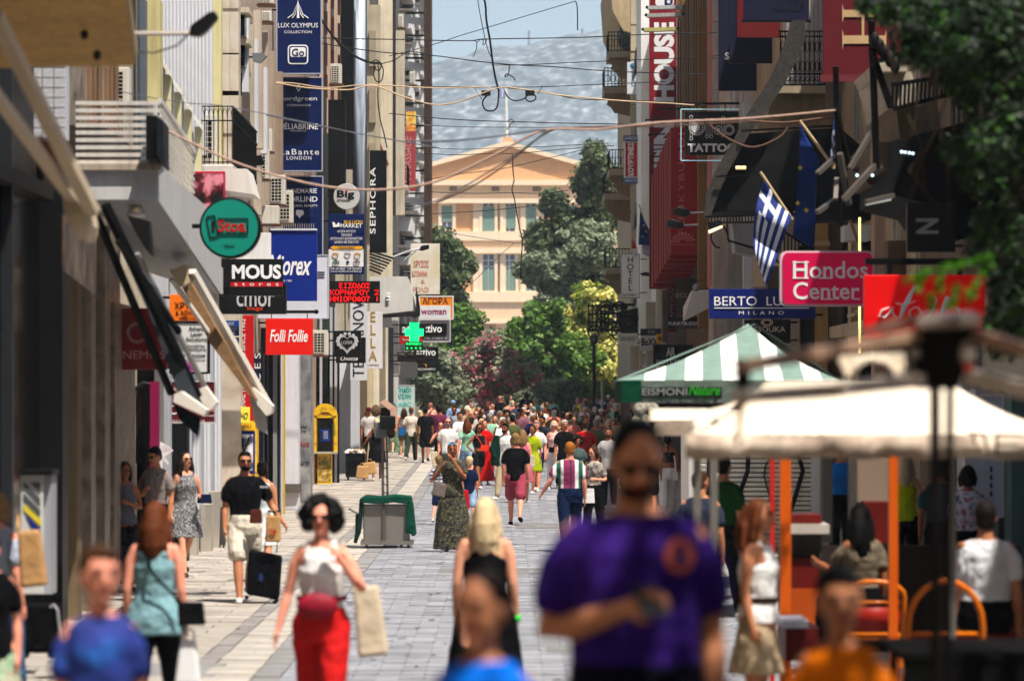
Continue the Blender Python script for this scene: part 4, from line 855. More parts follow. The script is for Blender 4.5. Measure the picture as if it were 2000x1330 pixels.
MB().pbox(791,667,826,684,116,.15).build('display',mat(K(8,40,26)),t);text('\u03a6\u0391\u03a1\u039c\u0391\u039a\u0395\u0399\u039f',808,671.5,30,5.5,116,GRN,t);text('+ + + +',808,680,30,5,116,GRN,t)
MB().bar(W(775,690,116.1),W(826,688,116.1),.04).build('bracket',IRON,t)
sign('shop_sign','black sign with white attivo lettering, the lower of the pair',808,678,856,700,124,BLACK,.1,[L('attivo',832,688,38,13,WL_,bold=.018)],None)
sign('shop_sign','dark brown blank sign with faint lettering under the pharmacy display',776,692,832,707,117,mat(K(38,26,28)),.1,[L('KORRES',810,695,34,4,mat(K(70,40,44)))],None)
sign('shop_sign','plain grey sign box hanging below the dark brown sign',782,708,815,738,119,mat(K(96,96,98)),.1)
t=sign('shop_sign','black cosmetics sign with a small gold wedge above its lettering',816,700,856,727,125,BLACK,.1,[L('BCOSMETIC',834,721,34,4,WL_)],None);MB().pprism([(826,709),(834,712),(833,718),(830,712)],124.98,.012).build('gold_wedge',mat(K(200,150,40)),t)
sign('poster_board','pale board with turquoise hand painted lettering near the crowd',776,752,810,812,128,mat(K(190,214,210),var=.1),.2,[L('\u03a0\u0391\u0399\u0394\u0395\u0399\u0391\n\u0391\u03a0\u039f\u03a8\u0397',790,768,28,24,mat(K(60,160,150)),bold=.04),L('ABC',790,790,26,9,mat(K(120,190,180)),bold=.03)],paint(206,206,206),.02)
sign('banner_sign','faded white hanging banner with pale red Greek lettering',802,476,859,575,138,blotchy([K(226,220,214),K(214,206,190),K(206,196,150)],scale=.8,name='faded_banner',pos=[.35,.5,.65]),.05,[L('\u03a7\u03a1\u03a5\u03a3\u039f\u03a3',822,516,30,14,mat(K(200,120,110)),bold=.03),L('\u039a\u039f\u03a3\u039c\u0397\u039c\u0391',820,535,30,11,mat(K(206,130,110)),bold=.02),L('&',826,550,8,8,mat(K(206,150,130))),L('\u03a1\u039f\u039b\u039f\u0399',822,566,30,10,mat(K(206,140,120)),bold=.02)])
t=sign('banner_sign','faded dusty red vertical banner with curly white lettering by the balcony block',781,256,812,374,150,mat(K(176,76,80),var=.1,rough=.7),.05,[L('ArtMASSAGE',796,314,96,14,mat(K(210,150,150)),rot=90,italic=.2)]);MB().pbox(793,218,812,256,150,.05).build('printed_top',blotchy([K(226,190,60),K(220,110,60),K(240,220,120),K(200,60,50)],scale=1.6,name='printed_photo'),t)
# A-boards and trestle
t=thing('display_trestle','low black trestle heaped with small white goods beside the pavement kiosk','stall',W(693,936,103))
MB().pbox(675,886,712,932,103,.6).build('cloth',cloth(30,28,30),t)
for x in(678,709):MB().pbox(x,932,x+4,944,103.1,.06).build('leg',IRON,t)
for i in range(16):MB().ball(W(677+i*2.2,884-(i%3)*2,103.1+(i%4)*.12),.07,.06,.05,8,5).build('trinket',mat(K(*random.choice([(220,214,206),(196,170,150),(236,230,226)]))),t)
t=thing('sandwich_board','black folding board standing between the man with the suitcase and the wall','board',W(432,1074,61));MB().hexa([W(424,990,61.3),W(440,990,61.3),W(441,1064,61),W(424,1064,61)],[W(424,990,61.35),W(440,990,61.35),W(441,1064,61.1),W(424,1064,61.1)]).build('panel',BLACK,t)
for x in(426,437):MB().bar(W(x,1060,61.05),W(x,1074,61.0),.03).build('leg',IRON,t)
# ------------------------------------------------------------------ right hand row
XR=5.3
sandst=stone(176,156,128);dkst=stone(120,104,88)
# far corner building with scrolled brackets
b=Bld('ornate stone corner building with carved balcony brackets beyond the hotel sign',XR-.05,150,178,17,stone(196,180,154),side=1)
for j in range(16):b.pier(1232,1252,0+j*52,48+j*52,stone(190,176,152),d=.6,name='quoin')
for(y,x0)in((100,1188),(170,1180),(330,1190),(378,1180),(418+105,1183)):
 YY=152 if x0>1183 else 158
 st=stone(150,128,98)
 MB().pbox(x0,y,1236,y+12,YY,3.4).build('balcony_slab',stone(176,160,134),b.t)
 for k in range(3):
  pts=[(1236,y+12),(x0+2,y+12),(x0,y+20),(x0+8,y+27),(x0+5,y+34),(x0+14,y+40),(x0+20,y+50),(1236,y+58)]
  MB().pprism(pts,YY+.3+k*1.1,.32).build('scroll_bracket',st,b.t)
 X0,X1,Z0,Z1=wx(x0,YY),wx(1234,YY),wz(y,YY),wz(y-38,YY);q=MB()
 for z in(Z0+.04,Z1):q.box(X0,X1,YY,YY+.04,z-.04,z);q.box(X0,X0+.04,YY+.04,YY+3.3,z-.04,z)
 for i in range(9):x=X0+(X1-X0)*i/8;q.box(x,x+.03,YY+.005,YY+.035,Z0,Z1-.04)
 for i in range(14):yy=YY+.2+i*.22;q.box(X0+.005,X0+.035,yy,yy+.03,Z0,Z1-.04)
 for i in range(4):c=W(x0+6+i*11,y-16,YY);q.tube([c+Vector((.14*math.cos(a),0,.14*math.sin(a)))for a in np.linspace(0,2*math.pi,11)],.014,5)
 q.build('iron_railing',IRON,b.t)
MB().pprism([(1190,-60),(1250,-60),(1250,70),(1218,60),(1206,40),(1196,20)],151,14).build('eaves',stone(186,166,134),b.t)
MB().pprism([(1208,10),(1236,14),(1236,100),(1212,66)],151.5,4).build('window_bay',mat(K(70,72,80)),b.t)
# wrought ironwork at lower storey
t=thing('iron_canopy','black filigree iron canopy under the hotel corner','canopy',W(1180,660,140));q=MB()
for i in range(9):q.bar(W(1150+i*8,592+i*1.2,140),W(1148+i*8,650-i*1.5,140),.05)
for j in range(4):q.bar(W(1148,598+j*16,140),W(1240,594+j*16,140),.06);q.bar(W(1152,598+j*16,143),W(1240,596+j*16,143),.06)
tag(q.build('lattice',IRON,t),kind='stuff');rr=random.Random(3)
for i in range(14):c=W(1190+rr.uniform(-30,44),600+rr.uniform(0,60),141);MB().tube([c+Vector((.3*math.cos(a)*(1-a/14),0,.3*math.sin(a)*(1-a/14)))for a in np.linspace(0,9,22)],.035,5).build('scroll',IRON,t)
MB().pprism([(1205,610),(1252,600),(1252,660),(1222,668)],141.5,2).build('soffit',mat(K(40,36,34)),t)
t=thing('street_lantern','old style lantern on a slender post in front of the flowering tree','street lamp',W(1160,830,135));MB().tube([(wx(1160,135),135,g(135)),W(1160,668,135)],.06,8).build('post',IRON,t);MB().ball(W(1160,662,135),.16,.16,.2).build('lamp_head',paint(60,60,62),t);MB().pbox(1154,668,1166,672,134.9,.2).build('collar',IRON,t)
t=thing('signpost','thin grey post standing behind the crowd near the corner','post',W(1176,800,138));MB().tube([(wx(1176,138),138,g(138)),W(1176,745,138)],.045,8).build('post',metal(150,154,160),t)
# hotel building
b=Bld('white rendered hotel building with plain walls behind the red banners',XR,118,149,15.5,paint(216,214,208),side=1)
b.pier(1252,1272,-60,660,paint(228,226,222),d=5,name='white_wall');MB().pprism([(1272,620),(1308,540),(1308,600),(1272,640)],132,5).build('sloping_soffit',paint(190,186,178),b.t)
for j in range(8):b.pier(1250,1262,560+j*26,583+j*26,stone(206,200,190),d=.5,name='quoin')
b.pier(1262,1296,590,None,stone(180,170,156),d=.6);b.pier(1270,1280,600,None,stone(120,110,100),d=.2,name='downpipe');b.pier(1282,1300,520,None,stone(196,190,182),d=.5)
for j in range(4):MB().pprism([(1244,90+j*150),(1252,60+j*150),(1252,130+j*150),(1238,150+j*150)],143,2).build('sloping_shutter',mat(K(90,70,56)),b.t)
# brown ribbed building
b=Bld('brown ribbed metal clad building between the red banners and the pink wall',XR,100,117.5,14,stone(130,104,74),side=1)
for i in range(12):b.pier(1318+i*5,1321+i*5,-60,560,mat(K(150-(i%3)*18,112-(i%3)*14,70-(i%3)*10),rough=.5),d=.3,name='rib')
b.pier(1364,1384,18,640,stone(150,116,76),d=.6,name='corner_pier');b.pier(1300,1340,560,None,stone(150,140,130),d=.5)
# pink and stone building
b=Bld('pink and grey stone building behind the tattoo sign',XR,88,99.8,13.5,stone(200,190,180),side=1)
b.pier(1383,1393,-60,560,paint(210,150,144),d=.3,name='pink_strip');
for j in range(9):b.pier(1393,1405,-20+j*66,42+j*66,stone(196,190,182),d=.3,name='quoin')
b.pier(1393,1420,440,None,stone(186,176,168),d=.4);b.pier(1420,1452,320,None,stone(170,164,158),d=.4);b.pier(1452,1470,200,640,paint(200,202,206),d=.3,name='curtain_panel')
for i in range(5):b.pier(1425+i*10,1431+i*10,170,300,paint(196,194,196),d=.1,name='curtain_fold')
# classical building with ironwork
b=Bld('shaded classical stone building with iron balconies behind the flags',XR,73,87.8,12,stone(176,158,136),side=1)
b2=Bld('stepped back stone building with shuttered windows behind the crimson banner',6.4,56,72.9,12,stone(170,150,128),side=1)
b2.floors((58,61.5,65,68.5),(3.9,6.9),1.3,2,m=paint(120,130,120),fm=stone(206,192,172))
for z_ in(3.5,6.4):b2.ledge(56,72.8,z_,z_+.22,.25,stone(196,180,156))
for x0,x1,y0,y1,c in((1470,1500,560,None,(170,158,144)),(1500,1528,520,None,(110,100,92))):b.pier(x0,x1,y0,y1,stone(*c),d=.6)
for x0,x1,y0,y1,c in((1534,1560,500,None,(176,162,148)),(1562,1586,480,None,(50,46,46)),(1590,1612,400,None,(186,152,110))):b.pier(x0,x1,y0,y1,stone(*c),Y=72.7,d=.25)
for x0,x1,y0,y1,c in((1648,1660,420,None,(40,40,42)),(1662,1676,400,None,(206,184,158)),(1684,1704,470,None,(26,28,28)),(1708,1728,420,None,(186,158,138)),(1734,1770,470,None,(120,96,82)),(1690,1706,-40,400,(190,170,146)),(1740,1756,-40,420,(196,178,154))):b2.pier(x0,x1,y0,y1,stone(*c),d=.6)
for y in(470,560):b.pier(1586,1616,y,y+10,stone(196,168,134),Y=72.6,d=.2,name='capital')
MB().tube([W(1679,425,60),W(1679,690,60)],.018,6).build('light_strip',glow(255,230,150,e=1.5),b.t)
MB().pprism([(1520,180),(1612,180),(1612,230),(1530,240),(1500,226),(1505,196)],68.5,3).build('balcony_console',stone(150,130,104),b.t);MB().pbox(1508,168,1612,182,68.2,3.5).build('balcony_slab',stone(176,160,136),b.t)
MB().pbox(1533,-60,1612,168,72,.5).build('fluted_shutter',paint(206,200,192),b.t)
for i in range(9):MB().pbox(1536+i*8.5,-60,1539+i*8.5,168,71.95,.05).build('flute',paint(150,146,142),b.t)
q=MB();Yb=68.3
for yy in(62,72,145,166):q.bar(W(1520,yy,Yb),W(1612,yy,Yb),.03)
for i in range(10):
 x=1524+i*9.6;q.bar(W(x,62,Yb),W(x,166,Yb),.02)
 q.tube([W(x+4.8+3.6*math.cos(a),155+4*math.sin(a),Yb)for a in np.linspace(0,5,9)],.009,4);q.tube([W(x+4.8+3.4*math.cos(a),130+11*math.sin(a),Yb)for a in np.linspace(0,2*math.pi,9)],.008,4);q.tube([W(x+4.8+3.4*math.cos(a),92+11*math.sin(a),Yb)for a in np.linspace(0,2*math.pi,9)],.008,4)
q.build('iron_railing',IRON,b.t)
for y0,y1 in((60,150),(-60,30)):
 for x,Y in((1582,72.7),):
  MB().pbox(x-16,y0,x+16,y1,Y-.02,.2).build('shutter',paint(150,140,126),b.t)
  for i in range(9):MB().pbox(x-14,y0+5+i*9,x+14,y0+10+i*9,Y-.05,.04).build('shutter_louvre',paint(120,110,98),b.t)
  MB().pbox(x-22,y0-9,x+22,y0-1,Y-.12,.3).build('lintel',stone(170,154,132),b.t);MB().pbox(x-20,y1+1,x+20,y1+6,Y-.1,.3).build('sill',stone(170,154,132),b.t)
for j in range(9):b.pier(1590,1618,190+j*28,216+j*28,stone(170,150,124),Y=72.75,d=.2,name='quoin')
for j in range(6):MB().pbox(1778,300+j*30,1830,327+j*30,54.3,.15).build('rusticated_block',stone(128,110,92),b.t)
MB().pprism([(1650,440),(1700,440),(1700,470),(1650,470)],65.5,.8).build('white_box',paint(200,196,190),b.t);MB().bar(W(1660,430,61),W(1712,570,61),.05).build('strut',metal(150,120,100),b.t)
# dark net scaffold / awning
t=thing('netted_awning','large black netted awning sweeping down over the shops behind the flags','awning',W(1500,480,66))
net=mat(K(10,10,11),rough=.9,var=.4,scale=8,name='black_net')
MB().pprism([(1382,420),(1392,380),(1410,338),(1440,290),(1452,262),(1640,250),(1700,300),(1700,430),(1588,430),(1560,416),(1400,414)],66.6,1.2).build('cloth',net,t)
MB().pprism([(1375,425),(1380,380),(1400,330),(1440,262),(1450,236),(1478,196),(1506,150),(1528,100),(1548,40),(1574,40),(1572,80),(1556,120),(1530,168),(1500,214),(1462,266),(1420,340),(1396,400),(1386,430)],66.2,.3).build('side_net',mat(K(78,74,70),rough=.9,var=.6,scale=16,name='grey_net'),t)
for a,c in(((1448,256),(1640,246)),((1376,424),(1560,418)),((1420,380),(1560,372)),((1400,345),(1470,340))):MB().bar(W(*a,66.1),W(*c,66.1),.035).build('rod',IRON,t)
text('GUESS',1530,306,70,16,66.5,mat(K(36)),t);text('ACCESSORIES',1530,345,90,8,66.5,mat(K(30)),t)
t=thing('iron_balcony','long low iron balcony with scroll brackets under the black awning','balcony',W(1480,560,70));q=MB()
for yy in(420,436):q.bar(W(1382,yy,72),W(1476,yy-2,70),.04)
for i in range(16):q.bar(W(1384+i*6,420,72),W(1384+i*6,437,72),.022)
for i in range(16):q.bar(W(1476+i*7,420+i*4,69),W(1476+i*7,470+i*7,69),.022)
q.bar(W(1476,418,69),W(1590,490,69),.04);q.bar(W(1476,470,69),W(1590,580,69),.04);q.bar(W(1420,438,70),W(1422,470,70),.03);q.bar(W(1422,470,70),W(1476,486,70),.04)
q.tube([W(1405+16*math.cos(a),462+22*math.sin(a),71)for a in np.linspace(1.5,6,14)],.02,5)
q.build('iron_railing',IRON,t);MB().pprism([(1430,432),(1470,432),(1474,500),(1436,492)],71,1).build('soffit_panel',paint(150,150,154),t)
t=thing('shop_ledge','pale concrete entrance ledge left of the blue BERTO LUCCI sign','ledge',W(1360,620,84));MB().add([W(1334,600,90),W(1350,568,90),W(1386,566,90),W(1386,600,90),W(1334,628,84),W(1352,572,84),W(1388,568,84),W(1388,600,84)],BOXF).build('slab',paint(196,192,186),t)
MB().ball(W(1360,562,86),.09).build('ball_finial',metal(150,150,150),t);MB().bar(W(1348,548,87),W(1374,548,87),.02).build('rail',IRON,t)
# right upper ironwork balconies near camera (blurred)
t=thing('iron_bracket_frame','tangled dark iron brackets and folded awning arms in front of the crimson banner','bracket',W(1700,400,44))
Yk=44;dm_=metal(40,38,38,rough=.5);lt=metal(130,122,114,rough=.4)
for a,c,w,m in(((1632,130),(1640,440),.06,dm_),((1632,210),(1660,330),.05,dm_),((1702,40),(1712,330),.07,dm_),((1702,100),(1740,210),.06,dm_),((1660,330),(1712,240),.05,lt),((1596,340),(1640,300),.05,lt),((1598,340),(1596,410),.04,dm_),((1596,415),(1632,390),.05,lt),((1632,390),(1636,330),.05,lt),((1648,390),(1712,320),.06,lt),((1640,300),(1658,400),.06,lt),((1690,395),(1745,382),.05,lt),((1712,120),(1780,110),.05,dm_),((1740,60),(1748,120),.06,dm_)):
 MB().bar(W(*a,Yk),W(*c,Yk+.3),w).build('bar',m,t)
for i in range(5):MB().ball(W(1708+i*10,80+i*12,Yk),.06,.05,.1).build('ornament',dm_,t)
for(a,c,w,m)in(((1700,55),(1690,20),.03,dm_),):MB().bar(W(*a,Yk),W(*c,Yk),w).build('spike',m,t)
t=thing('stone_balcony','pale stone balcony corner with iron railing under the leaves at upper right','balcony',W(1760,250,46));ps=stone(196,184,166)
MB().pprism([(1712,120),(1772,120),(1772,140),(1722,140)],46,3).build('slab',ps,t);MB().pprism([(1722,140),(1780,140),(1800,205),(1740,210)],46.2,3).build('wall',ps,t);MB().pprism([(1750,210),(1830,195),(1840,270),(1758,272)],46.4,3).build('console',stone(150,134,112),t)
q=MB()
for i in range(22):x=1744+i*8;q.bar(W(x,165-i,45.8),W(x-2,212-i*2,45.8),.03)
q.bar(W(1740,166,45.8),W(1920,140,45.8),.05);q.bar(W(1744,214,45.8),W(1920,168,45.8),.05);q.build('iron_railing',IRON,t)
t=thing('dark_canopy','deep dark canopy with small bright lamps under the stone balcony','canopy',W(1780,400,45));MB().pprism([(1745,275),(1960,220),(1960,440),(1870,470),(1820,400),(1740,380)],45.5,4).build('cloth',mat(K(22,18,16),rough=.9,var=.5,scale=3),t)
MB().pprism([(1700,280),(1790,272),(1800,330),(1700,330)],46,3).build('stone_band',stone(120,104,86),t);MB().pprism([(1660,330),(1860,300),(1860,345),(1700,362)],47.5,2).build('stone_band',stone(110,92,76),t)
for x,y in((1761,297),(1768,298),(1776,299),(1783,300),(1674,343),(1704,343)):MB().ball(W(x,y,44.9),.018).build('lamp',glow(200,225,240,e=1.6),t)
for a,c in(((1792,240+190),(1810,445)),((1796,440),(1828,425)),((1690,398),(1740,388))):MB().bar(W(*a,44.8),W(*c,44.8),.05).build('light_bar',paint(200,200,200),t)
t=thing('tube_lamp','white vertical tube lamp against the dark wall at upper right','lamp',W(1918,400,40));MB().tube([W(1918,312,40),W(1918,400,40)],.032,10).build('tube',paint(206,200,190),t);MB().tube([W(1918,400,40),W(1918,408,40)],.036,10).build('end_cap',IRON,t)
# nearest right building
b=Bld('dark shop building behind the market tents on the right',5.9,24,54.5,9.5,stone(120,102,88),side=1)
for x0,x1,y0,y1,c,Y in((1880,1905,660,None,(200,204,210),44.2),(1905,1950,760,None,(196,200,212),42.5),(1950,1975,740,None,(90,110,112),41.4),(1975,2010,740,None,(110,140,140),40),(1840,1880,880,None,(16,16,22),45.5),(1930,1945,200,690,(170,150,130),42),(1960,1990,100,690,(150,130,112),41)):
 b.pier(x0,x1,y0,y1,stone(*c),d=.6)
b.floors((29,34,39,44,49),(5.2,),1.4,2.2,fm=stone(160,144,124));MB().box(5.9,5.87,30,52,0,3.6).build('shop_window',GLASSD,b.t)
# ---- banners and signs on the right
CR=mat(K(150,24,46),rough=.7,var=.06,name='crimson_cloth')
t=sign('banner_sign','tall crimson banner reading LAPIN HOUSE upward with a shield crest on top',1268,-80,1321,565,118,CR,.05,[L('HOUSE',1297,122,156,40,WL_,rot=90,bold=.05),L('LAPIN',1297,318,160,40,WL_,rot=90,bold=.05)])
MB().pprism([(1280,-10),(1316,-10),(1316,8),(1310,14),(1286,14),(1280,8)],117.985,.012).build('crest',WL_,t);MB().pprism([(1298,-8),(1314,-8),(1314,7),(1309,12),(1298,12)],117.975,.012).build('crest_field',NAVY,t);text('\u2766',1306,3,9,10,117.97,WL_,t)
for i,(x0,x1,y,c)in enumerate(((1266,1334,12,(190,190,186)),(1264,1332,27,(180,178,172)),(1258,1322,55,(196,190,130)))):
 tt=thing('awning_roller',('grey awning roller in front of the shield crest','grey awning roller just below the shield crest','yellowish awning roller above the banner letters')[i],'awning',W(x0,y,112));MB().pprism([(x0,y),(x1,y-2),(x1,y+5),(x0,y+7)],112,.3).build('roller',paint(*c,dirt=.5),tt);MB().ball(W(x1+2,y+1,112.1),.05).build('end_cap',BLACK,tt);MB().ball(W(x0-2,y+3,112.1),.05).build('end_cap',BLACK,tt)
for i in range(6):
 y=205+i*0+[0,8,29,58,72,84][i];tt=thing('wall_rod',('topmost','second','third','fourth','fifth','lowest')[i]+' of the black rods sticking out beside the lower banner letters','rod',W(1285,y,113),'black rods beside the crimson banner');MB().bar(W(1262+i*3,y+30,113),W(1300,y+28,113),.04).build('bar',IRON,tt);MB().ball(W(1262+i*3,y+30,113),.035).build('end_cap',IRON,tt)
# funky buddha 3d red
t=thing('awning_sign','deep red ribbed box sign stepping down, with upward FUNKYBUDDHA lettering and a rising sun','sign',W(1330,560,104))
RB=mat(K(176,20,30),rough=.6,var=.06,name='red_cloth')
for i in range(8):
 x0=1310-i*5;yt=250+i*12+(i>4)*6;yb=497+i*9
 MB().pprism([(x0,yt),(1366,yt if i==0 else yt+20),(1366,yb),(x0,yb)]if i==0 else[(x0,yt),(x0+5,yt-6),(x0+5,yb-9),(1366-i*3,yb-9),(1366-i*3.6,yb),(x0,yb)],103+i*.9,.85).build('rib_fold',RB,t)
pk=mat(K(226,130,130),name='pink_letter')
text('FUNKYBUDDHA',1331,340,235,12,103,pk,t,rot=90,spacing=1.15)
for i in range(9):
 a=R(14+i*19);a2=R(14+i*19+10);p=lambda r,q:(1334+r*math.cos(q),474-r*math.sin(q)*.85)
 MB().pprism([p(7,a),p(24,a),p(24,a2),p(7,a2)],102.98,.014).build('sun_ray',pk,t)
text('FUNKYBUDDHA',1334,478,48,5,103,pk,t)
# tattoo
t=sign('shop_sign','black sign with silver round lettering over bold TATTOO inside a neon frame',1338,218,1443,303,86,BLACK,.12,[L('TATTOO',1391,289,96,17,mat(K(220)),bold=.045)])
sil=mat(K(200),rough=.4,name='silver_print');YS=85.98
def ring(cx,cy_,r,m,w=.012):MB().tube([W(cx+r*math.cos(a),cy_+r*math.sin(a),YS)for a in np.linspace(0,2*math.pi,25)],w,5).build('letter_ring',m,t)
for cx_,cy2,r in((1361,249,15),(1361,249,11),(1403,255,8),(1424,254,10),(1424,254,7)):ring(cx_,cy2,r,sil)
MB().pprism(disc(1358,249,9),YS,.01).build('letter_fill',sil,t);MB().pprism(disc(1403,255,4.5),YS,.01).build('letter_fill',sil,t)
for x,ya,yb in((1350,232,268),(1381,238,264),(1389,238,264),(1412,234,262)):
 for dx in(-2,2):MB().bar(W(x+dx,ya,YS),W(x+dx,yb,YS),.01).build('letter_stroke',sil,t)
 ring(x,ya-3,3,sil,.008);ring(x,yb+3,3,sil,.008)
neo=glow(150,190,200,e=.5)
for a,c in(((1330,214),(1450,214)),((1330,214),(1330,314)),((1330,314),(1410,314)),((1450,214),(1446,250))):MB().tube([W(*a,85.9),W(*c,85.9)],.010,6).build('neon_tube',neo,t)
MB().bar(W(1296,204,86.1),W(1470,202,86.1),.05).build('rod',IRON,t);MB().bar(W(1285,213,86.3),W(1350,213,86.3),.04).build('rod',IRON,t)
for x in(1360,1416):MB().bar(W(x,204,86.1),W(x,219,86.1),.025).build('hanger',IRON,t)
# navy & red banners
NV=mat(K(14,26,66),rough=.7,var=.08,name='navy_cloth')
sign('banner_sign','narrow navy banner with a small S at its edge, left of the stack of banners',1403,-80,1478,178,80,NV,.04,[L('S',1420,110,8,14,WL_,bold=.02)],None)
t=sign('banner_sign','large navy banner hanging in front of the narrow one',1424,-80,1545,122,76,mat(K(12,22,60),rough=.7,var=.1),.04);MB().pbox(1424,121,1545,124,75.98,.08).build('hem_bar',IRON,t)
t=sign('banner_sign','plain red banner between the two navy banners',1440,-80,1524,74,72,mat(K(120,14,30),rough=.7,var=.08),.04)
t=sign('banner_sign','dark blue banner at the top overlapping the red one',1452,-80,1580,42,68,mat(K(10,18,70),rough=.7,var=.12),.04);text('GUESS',1540,10,60,26,68,mat(K(6,12,50)),t);MB().pbox(1448,40,1584,44,67.98,.08).build('hem_bar',IRON,t)
t=sign('banner_sign','crimson banner with a huge beige letter H lying on its side',1607,-80,1770,158,56,mat(K(116,10,40),rough=.7,var=.05),.05);bgm=mat(K(206,176,136),rough=.7,name='beige_print');Yh=55.985
MB().pprism([(1645,8),(1648,20),(1728,20),(1731,8),(1731,46),(1728,34),(1648,34),(1645,46)],Yh,.012).build('letter_bar',bgm,t);MB().pprism([(1645,58),(1648,70),(1728,70),(1731,58),(1731,98),(1728,86),(1648,86),(1645,98)],Yh,.012).build('letter_bar',bgm,t);MB().pbox(1683,34,1688,70,Yh,.012).build('letter_bar',bgm,t);MB().pbox(1603,146,1775,160,55.97,.09).build('hem_bar',mat(K(130,60,66)),t)
# small signs
sign('shop_sign','white vertical HOTEL sign with black stacked letters',1213,496,1250,582,132,paint(222,222,220,dirt=0),.3,[L('H\nO\nT\nE\nL',1231,535,13,66,BK,line=.85,bold=.012),L('ELIA ERMOU',1231,576,28,4,BK,bold=.004)],paint(150,150,150),.02)
sign('shop_sign','white KOKKO sign with blue vertical letters and a round swirl',1225,122,1249,184,146,paint(216,218,222,dirt=0),.3,[L('K\nO\nK\nK\nO',1237,149,9,40,mat(K(40,130,190)),line=.85,bold=.02),L('\u25d0',1237,129,13,11,mat(K(50,140,200)))],None)
t=sign('shop_sign','red sign with upright white Greek curtain lettering between blue ends',1219,276,1247,348,142,mat(K(196,30,44)),.3,[L('\u039a\u039f\u03a5\u03a1\u03a4\u0399\u039d\u0395\u03a3',1232,311,66,11,WL_,rot=90,bold=.03)],paint(210,210,214),.05)
for y0,y1 in((265,276),(348,358)):MB().pbox(1218,y0,1249,y1,141.9,.4).build('blue_end',mat(K(30,80,140)),t)
text('\u0394\u0399\u0391\u039a\u039f\u03a3\u039c',1233,270,26,6,141.9,WL_,t);text('\u0391\u039c\u0391\u03a4\u039f\u03a3',1233,353,26,6,141.9,WL_,t)
sign('shop_sign','small pale sign with green Greek handwriting below the iron canopy',1206,651,1245,672,134,paint(206,206,198,dirt=0),.15,[L('\u0393\u03c1\u03b7\u03b3\u03cc\u03c1\u03b7\u03c2',1225,661,33,13,mat(K(60,140,60)),italic=.3,bold=.01)])
t=sign('shop_sign','white sign with bold black Bo lettering under a black crown panel',1251,655,1294,684,118,paint(222,220,216,dirt=0),.15,[L('BoXXo',1272,668,38,15,BK,bold=.03),L('TRAVEL',1276,680,18,3,BK)]);MB().pbox(1251,642,1294,655,117.98,.19).build('black_panel',BLACK,t);text('\u2618\u2618',1272,649,14,9,117.98,WL_,t)
sign('shop_sign','small yellow sign beside the bold Bo sign',1281,652,1326,670,115,mat(K(240,190,30)),.1,[L('MONEY',1304,661,34,9,BK,bold=.02)])
sign('shop_sign','black sign with a white monogram above its lettering, over the striped tent',1276,673,1352,714,108,BLACK,.15,[L('AR',1310,687,18,18,WL_,bold=.03),L('POTETE',1306,707,48,9,mat(K(200)),bold=.01)],paint(90,90,90),.015)
sign('banner_sign','small red vertical banner with LAPIN HOUSE lettering at its foot',1303,545,1322,648,110,mat(K(190,24,34)),.1,[L('LAPIN HOUSE',1311,588,76,9,WL_,rot=90,bold=.02)])
sign('shop_sign','brown grey square sign with thin ecco lettering',1318,543,1360,618,106,mat(K(92,78,72),rough=.7),.1,[L('ecco',1336,577,34,9,mat(K(196,190,186)),spacing=1.1)])
sign('shop_sign','black sign with small white FUNKYBUDDHA lettering above the striped tent',1304,619,1376,642,104,BLACK,.12,[L('FUNKYBUDDHA',1340,632,68,7,WL_,bold=.01),L('THE SIGHT BROTHER',1340,639,40,2.4,mat(K(170)))],None)
sign('blade_sign','tall brown grey blade panel beside the small red banner',1294,567,1304,668,109,mat(K(120,104,94),rough=.7),.8)
t=sign('shop_sign','wide blue sign with white BERTO LUCCI over MILANO',1385,564,1593,622,65,mat(K(20,44,130),rough=.4,var=.1,name='blue_panel'),.25,[L('BERTO  LUCCI',1484,588,178,18,WL_),L('MILANO',1487,611,88,7,WL_,spacing=1.8)]);MB().pbox(1395,601,1580,602.5,64.985,.02).build('underline',WL_,t)
sign('shop_sign','black sign with a ring emblem above SOUKA lettering behind the striped tent',1454,624,1544,670,70,BLACK,.15,[L('MASSOUKA',1492,643,84,11,mat(K(206,190,170)),bold=.01),L('\u25ce',1498,630,24,14,mat(K(206,190,170)))])
t=thing('shop_sign','rounded crimson pink sign with white two line Hondos Center lettering','sign',W(1616,596,55));MB().pprism(rrect(1524,490,1708,598,14),55,.25).build('casing',paint(226,200,210,dirt=0),t);MB().pprism(rrect(1529,494,1704,594,11),54.98,.03).build('panel',mat(K(216,20,90),rough=.35,var=.05,emis=.1,name='pink_panel'),t)  # faint emission added so the shaded pink panel reads bright
for s_,cx_,cy2,w,h in(('Hondos',1622,527,146,34),('Center',1614,568,130,34)):
 text(s_,cx_,cy2,w,h,54.98,WL_,t,bold=.012)
for x,y,w in((1548,543,18),(1564,543,16),(1548,512,18),(1564,512,16),(1586+14,543,14),(1600+14,543,12),(1603,584,16),(1616,584,12),(1668,584,12)):MB().pbox(x,y-1,x+w,y+1.5,54.97,.01).build('serif',WL_,t)
t=thing('shop_sign','large bright red sign with white brush lettering behind the leaves','sign',W(1805,662,42));MB().pbox(1688,537,1924,662,42,.15).build('panel',mat(K(236,26,18),rough=.4,var=.05,emis=.14,name='red_panel'),t,bevel=.01)  # emission added to lift the red panel out of the shade
def brush(pts,w=.028):MB().tube([W(x,y,41.97)for x,y in pts],[w*.5]+[w]*(len(pts)-2)+[w*.4],6,flat=.4).build('brush_stroke',WL_,t)
brush([(1738,600),(1722,606),(1717,618),(1728,620),(1740,608),(1743,600),(1744,614),(1754,622)]);brush([(1786,560),(1774,585),(1764,605),(1758,622)]);brush([(1750,592),(1766,596),(1788,588)]);brush([(1786,600),(1776,608),(1778,622),(1792,622),(1800,610),(1792,600),(1784,602)])
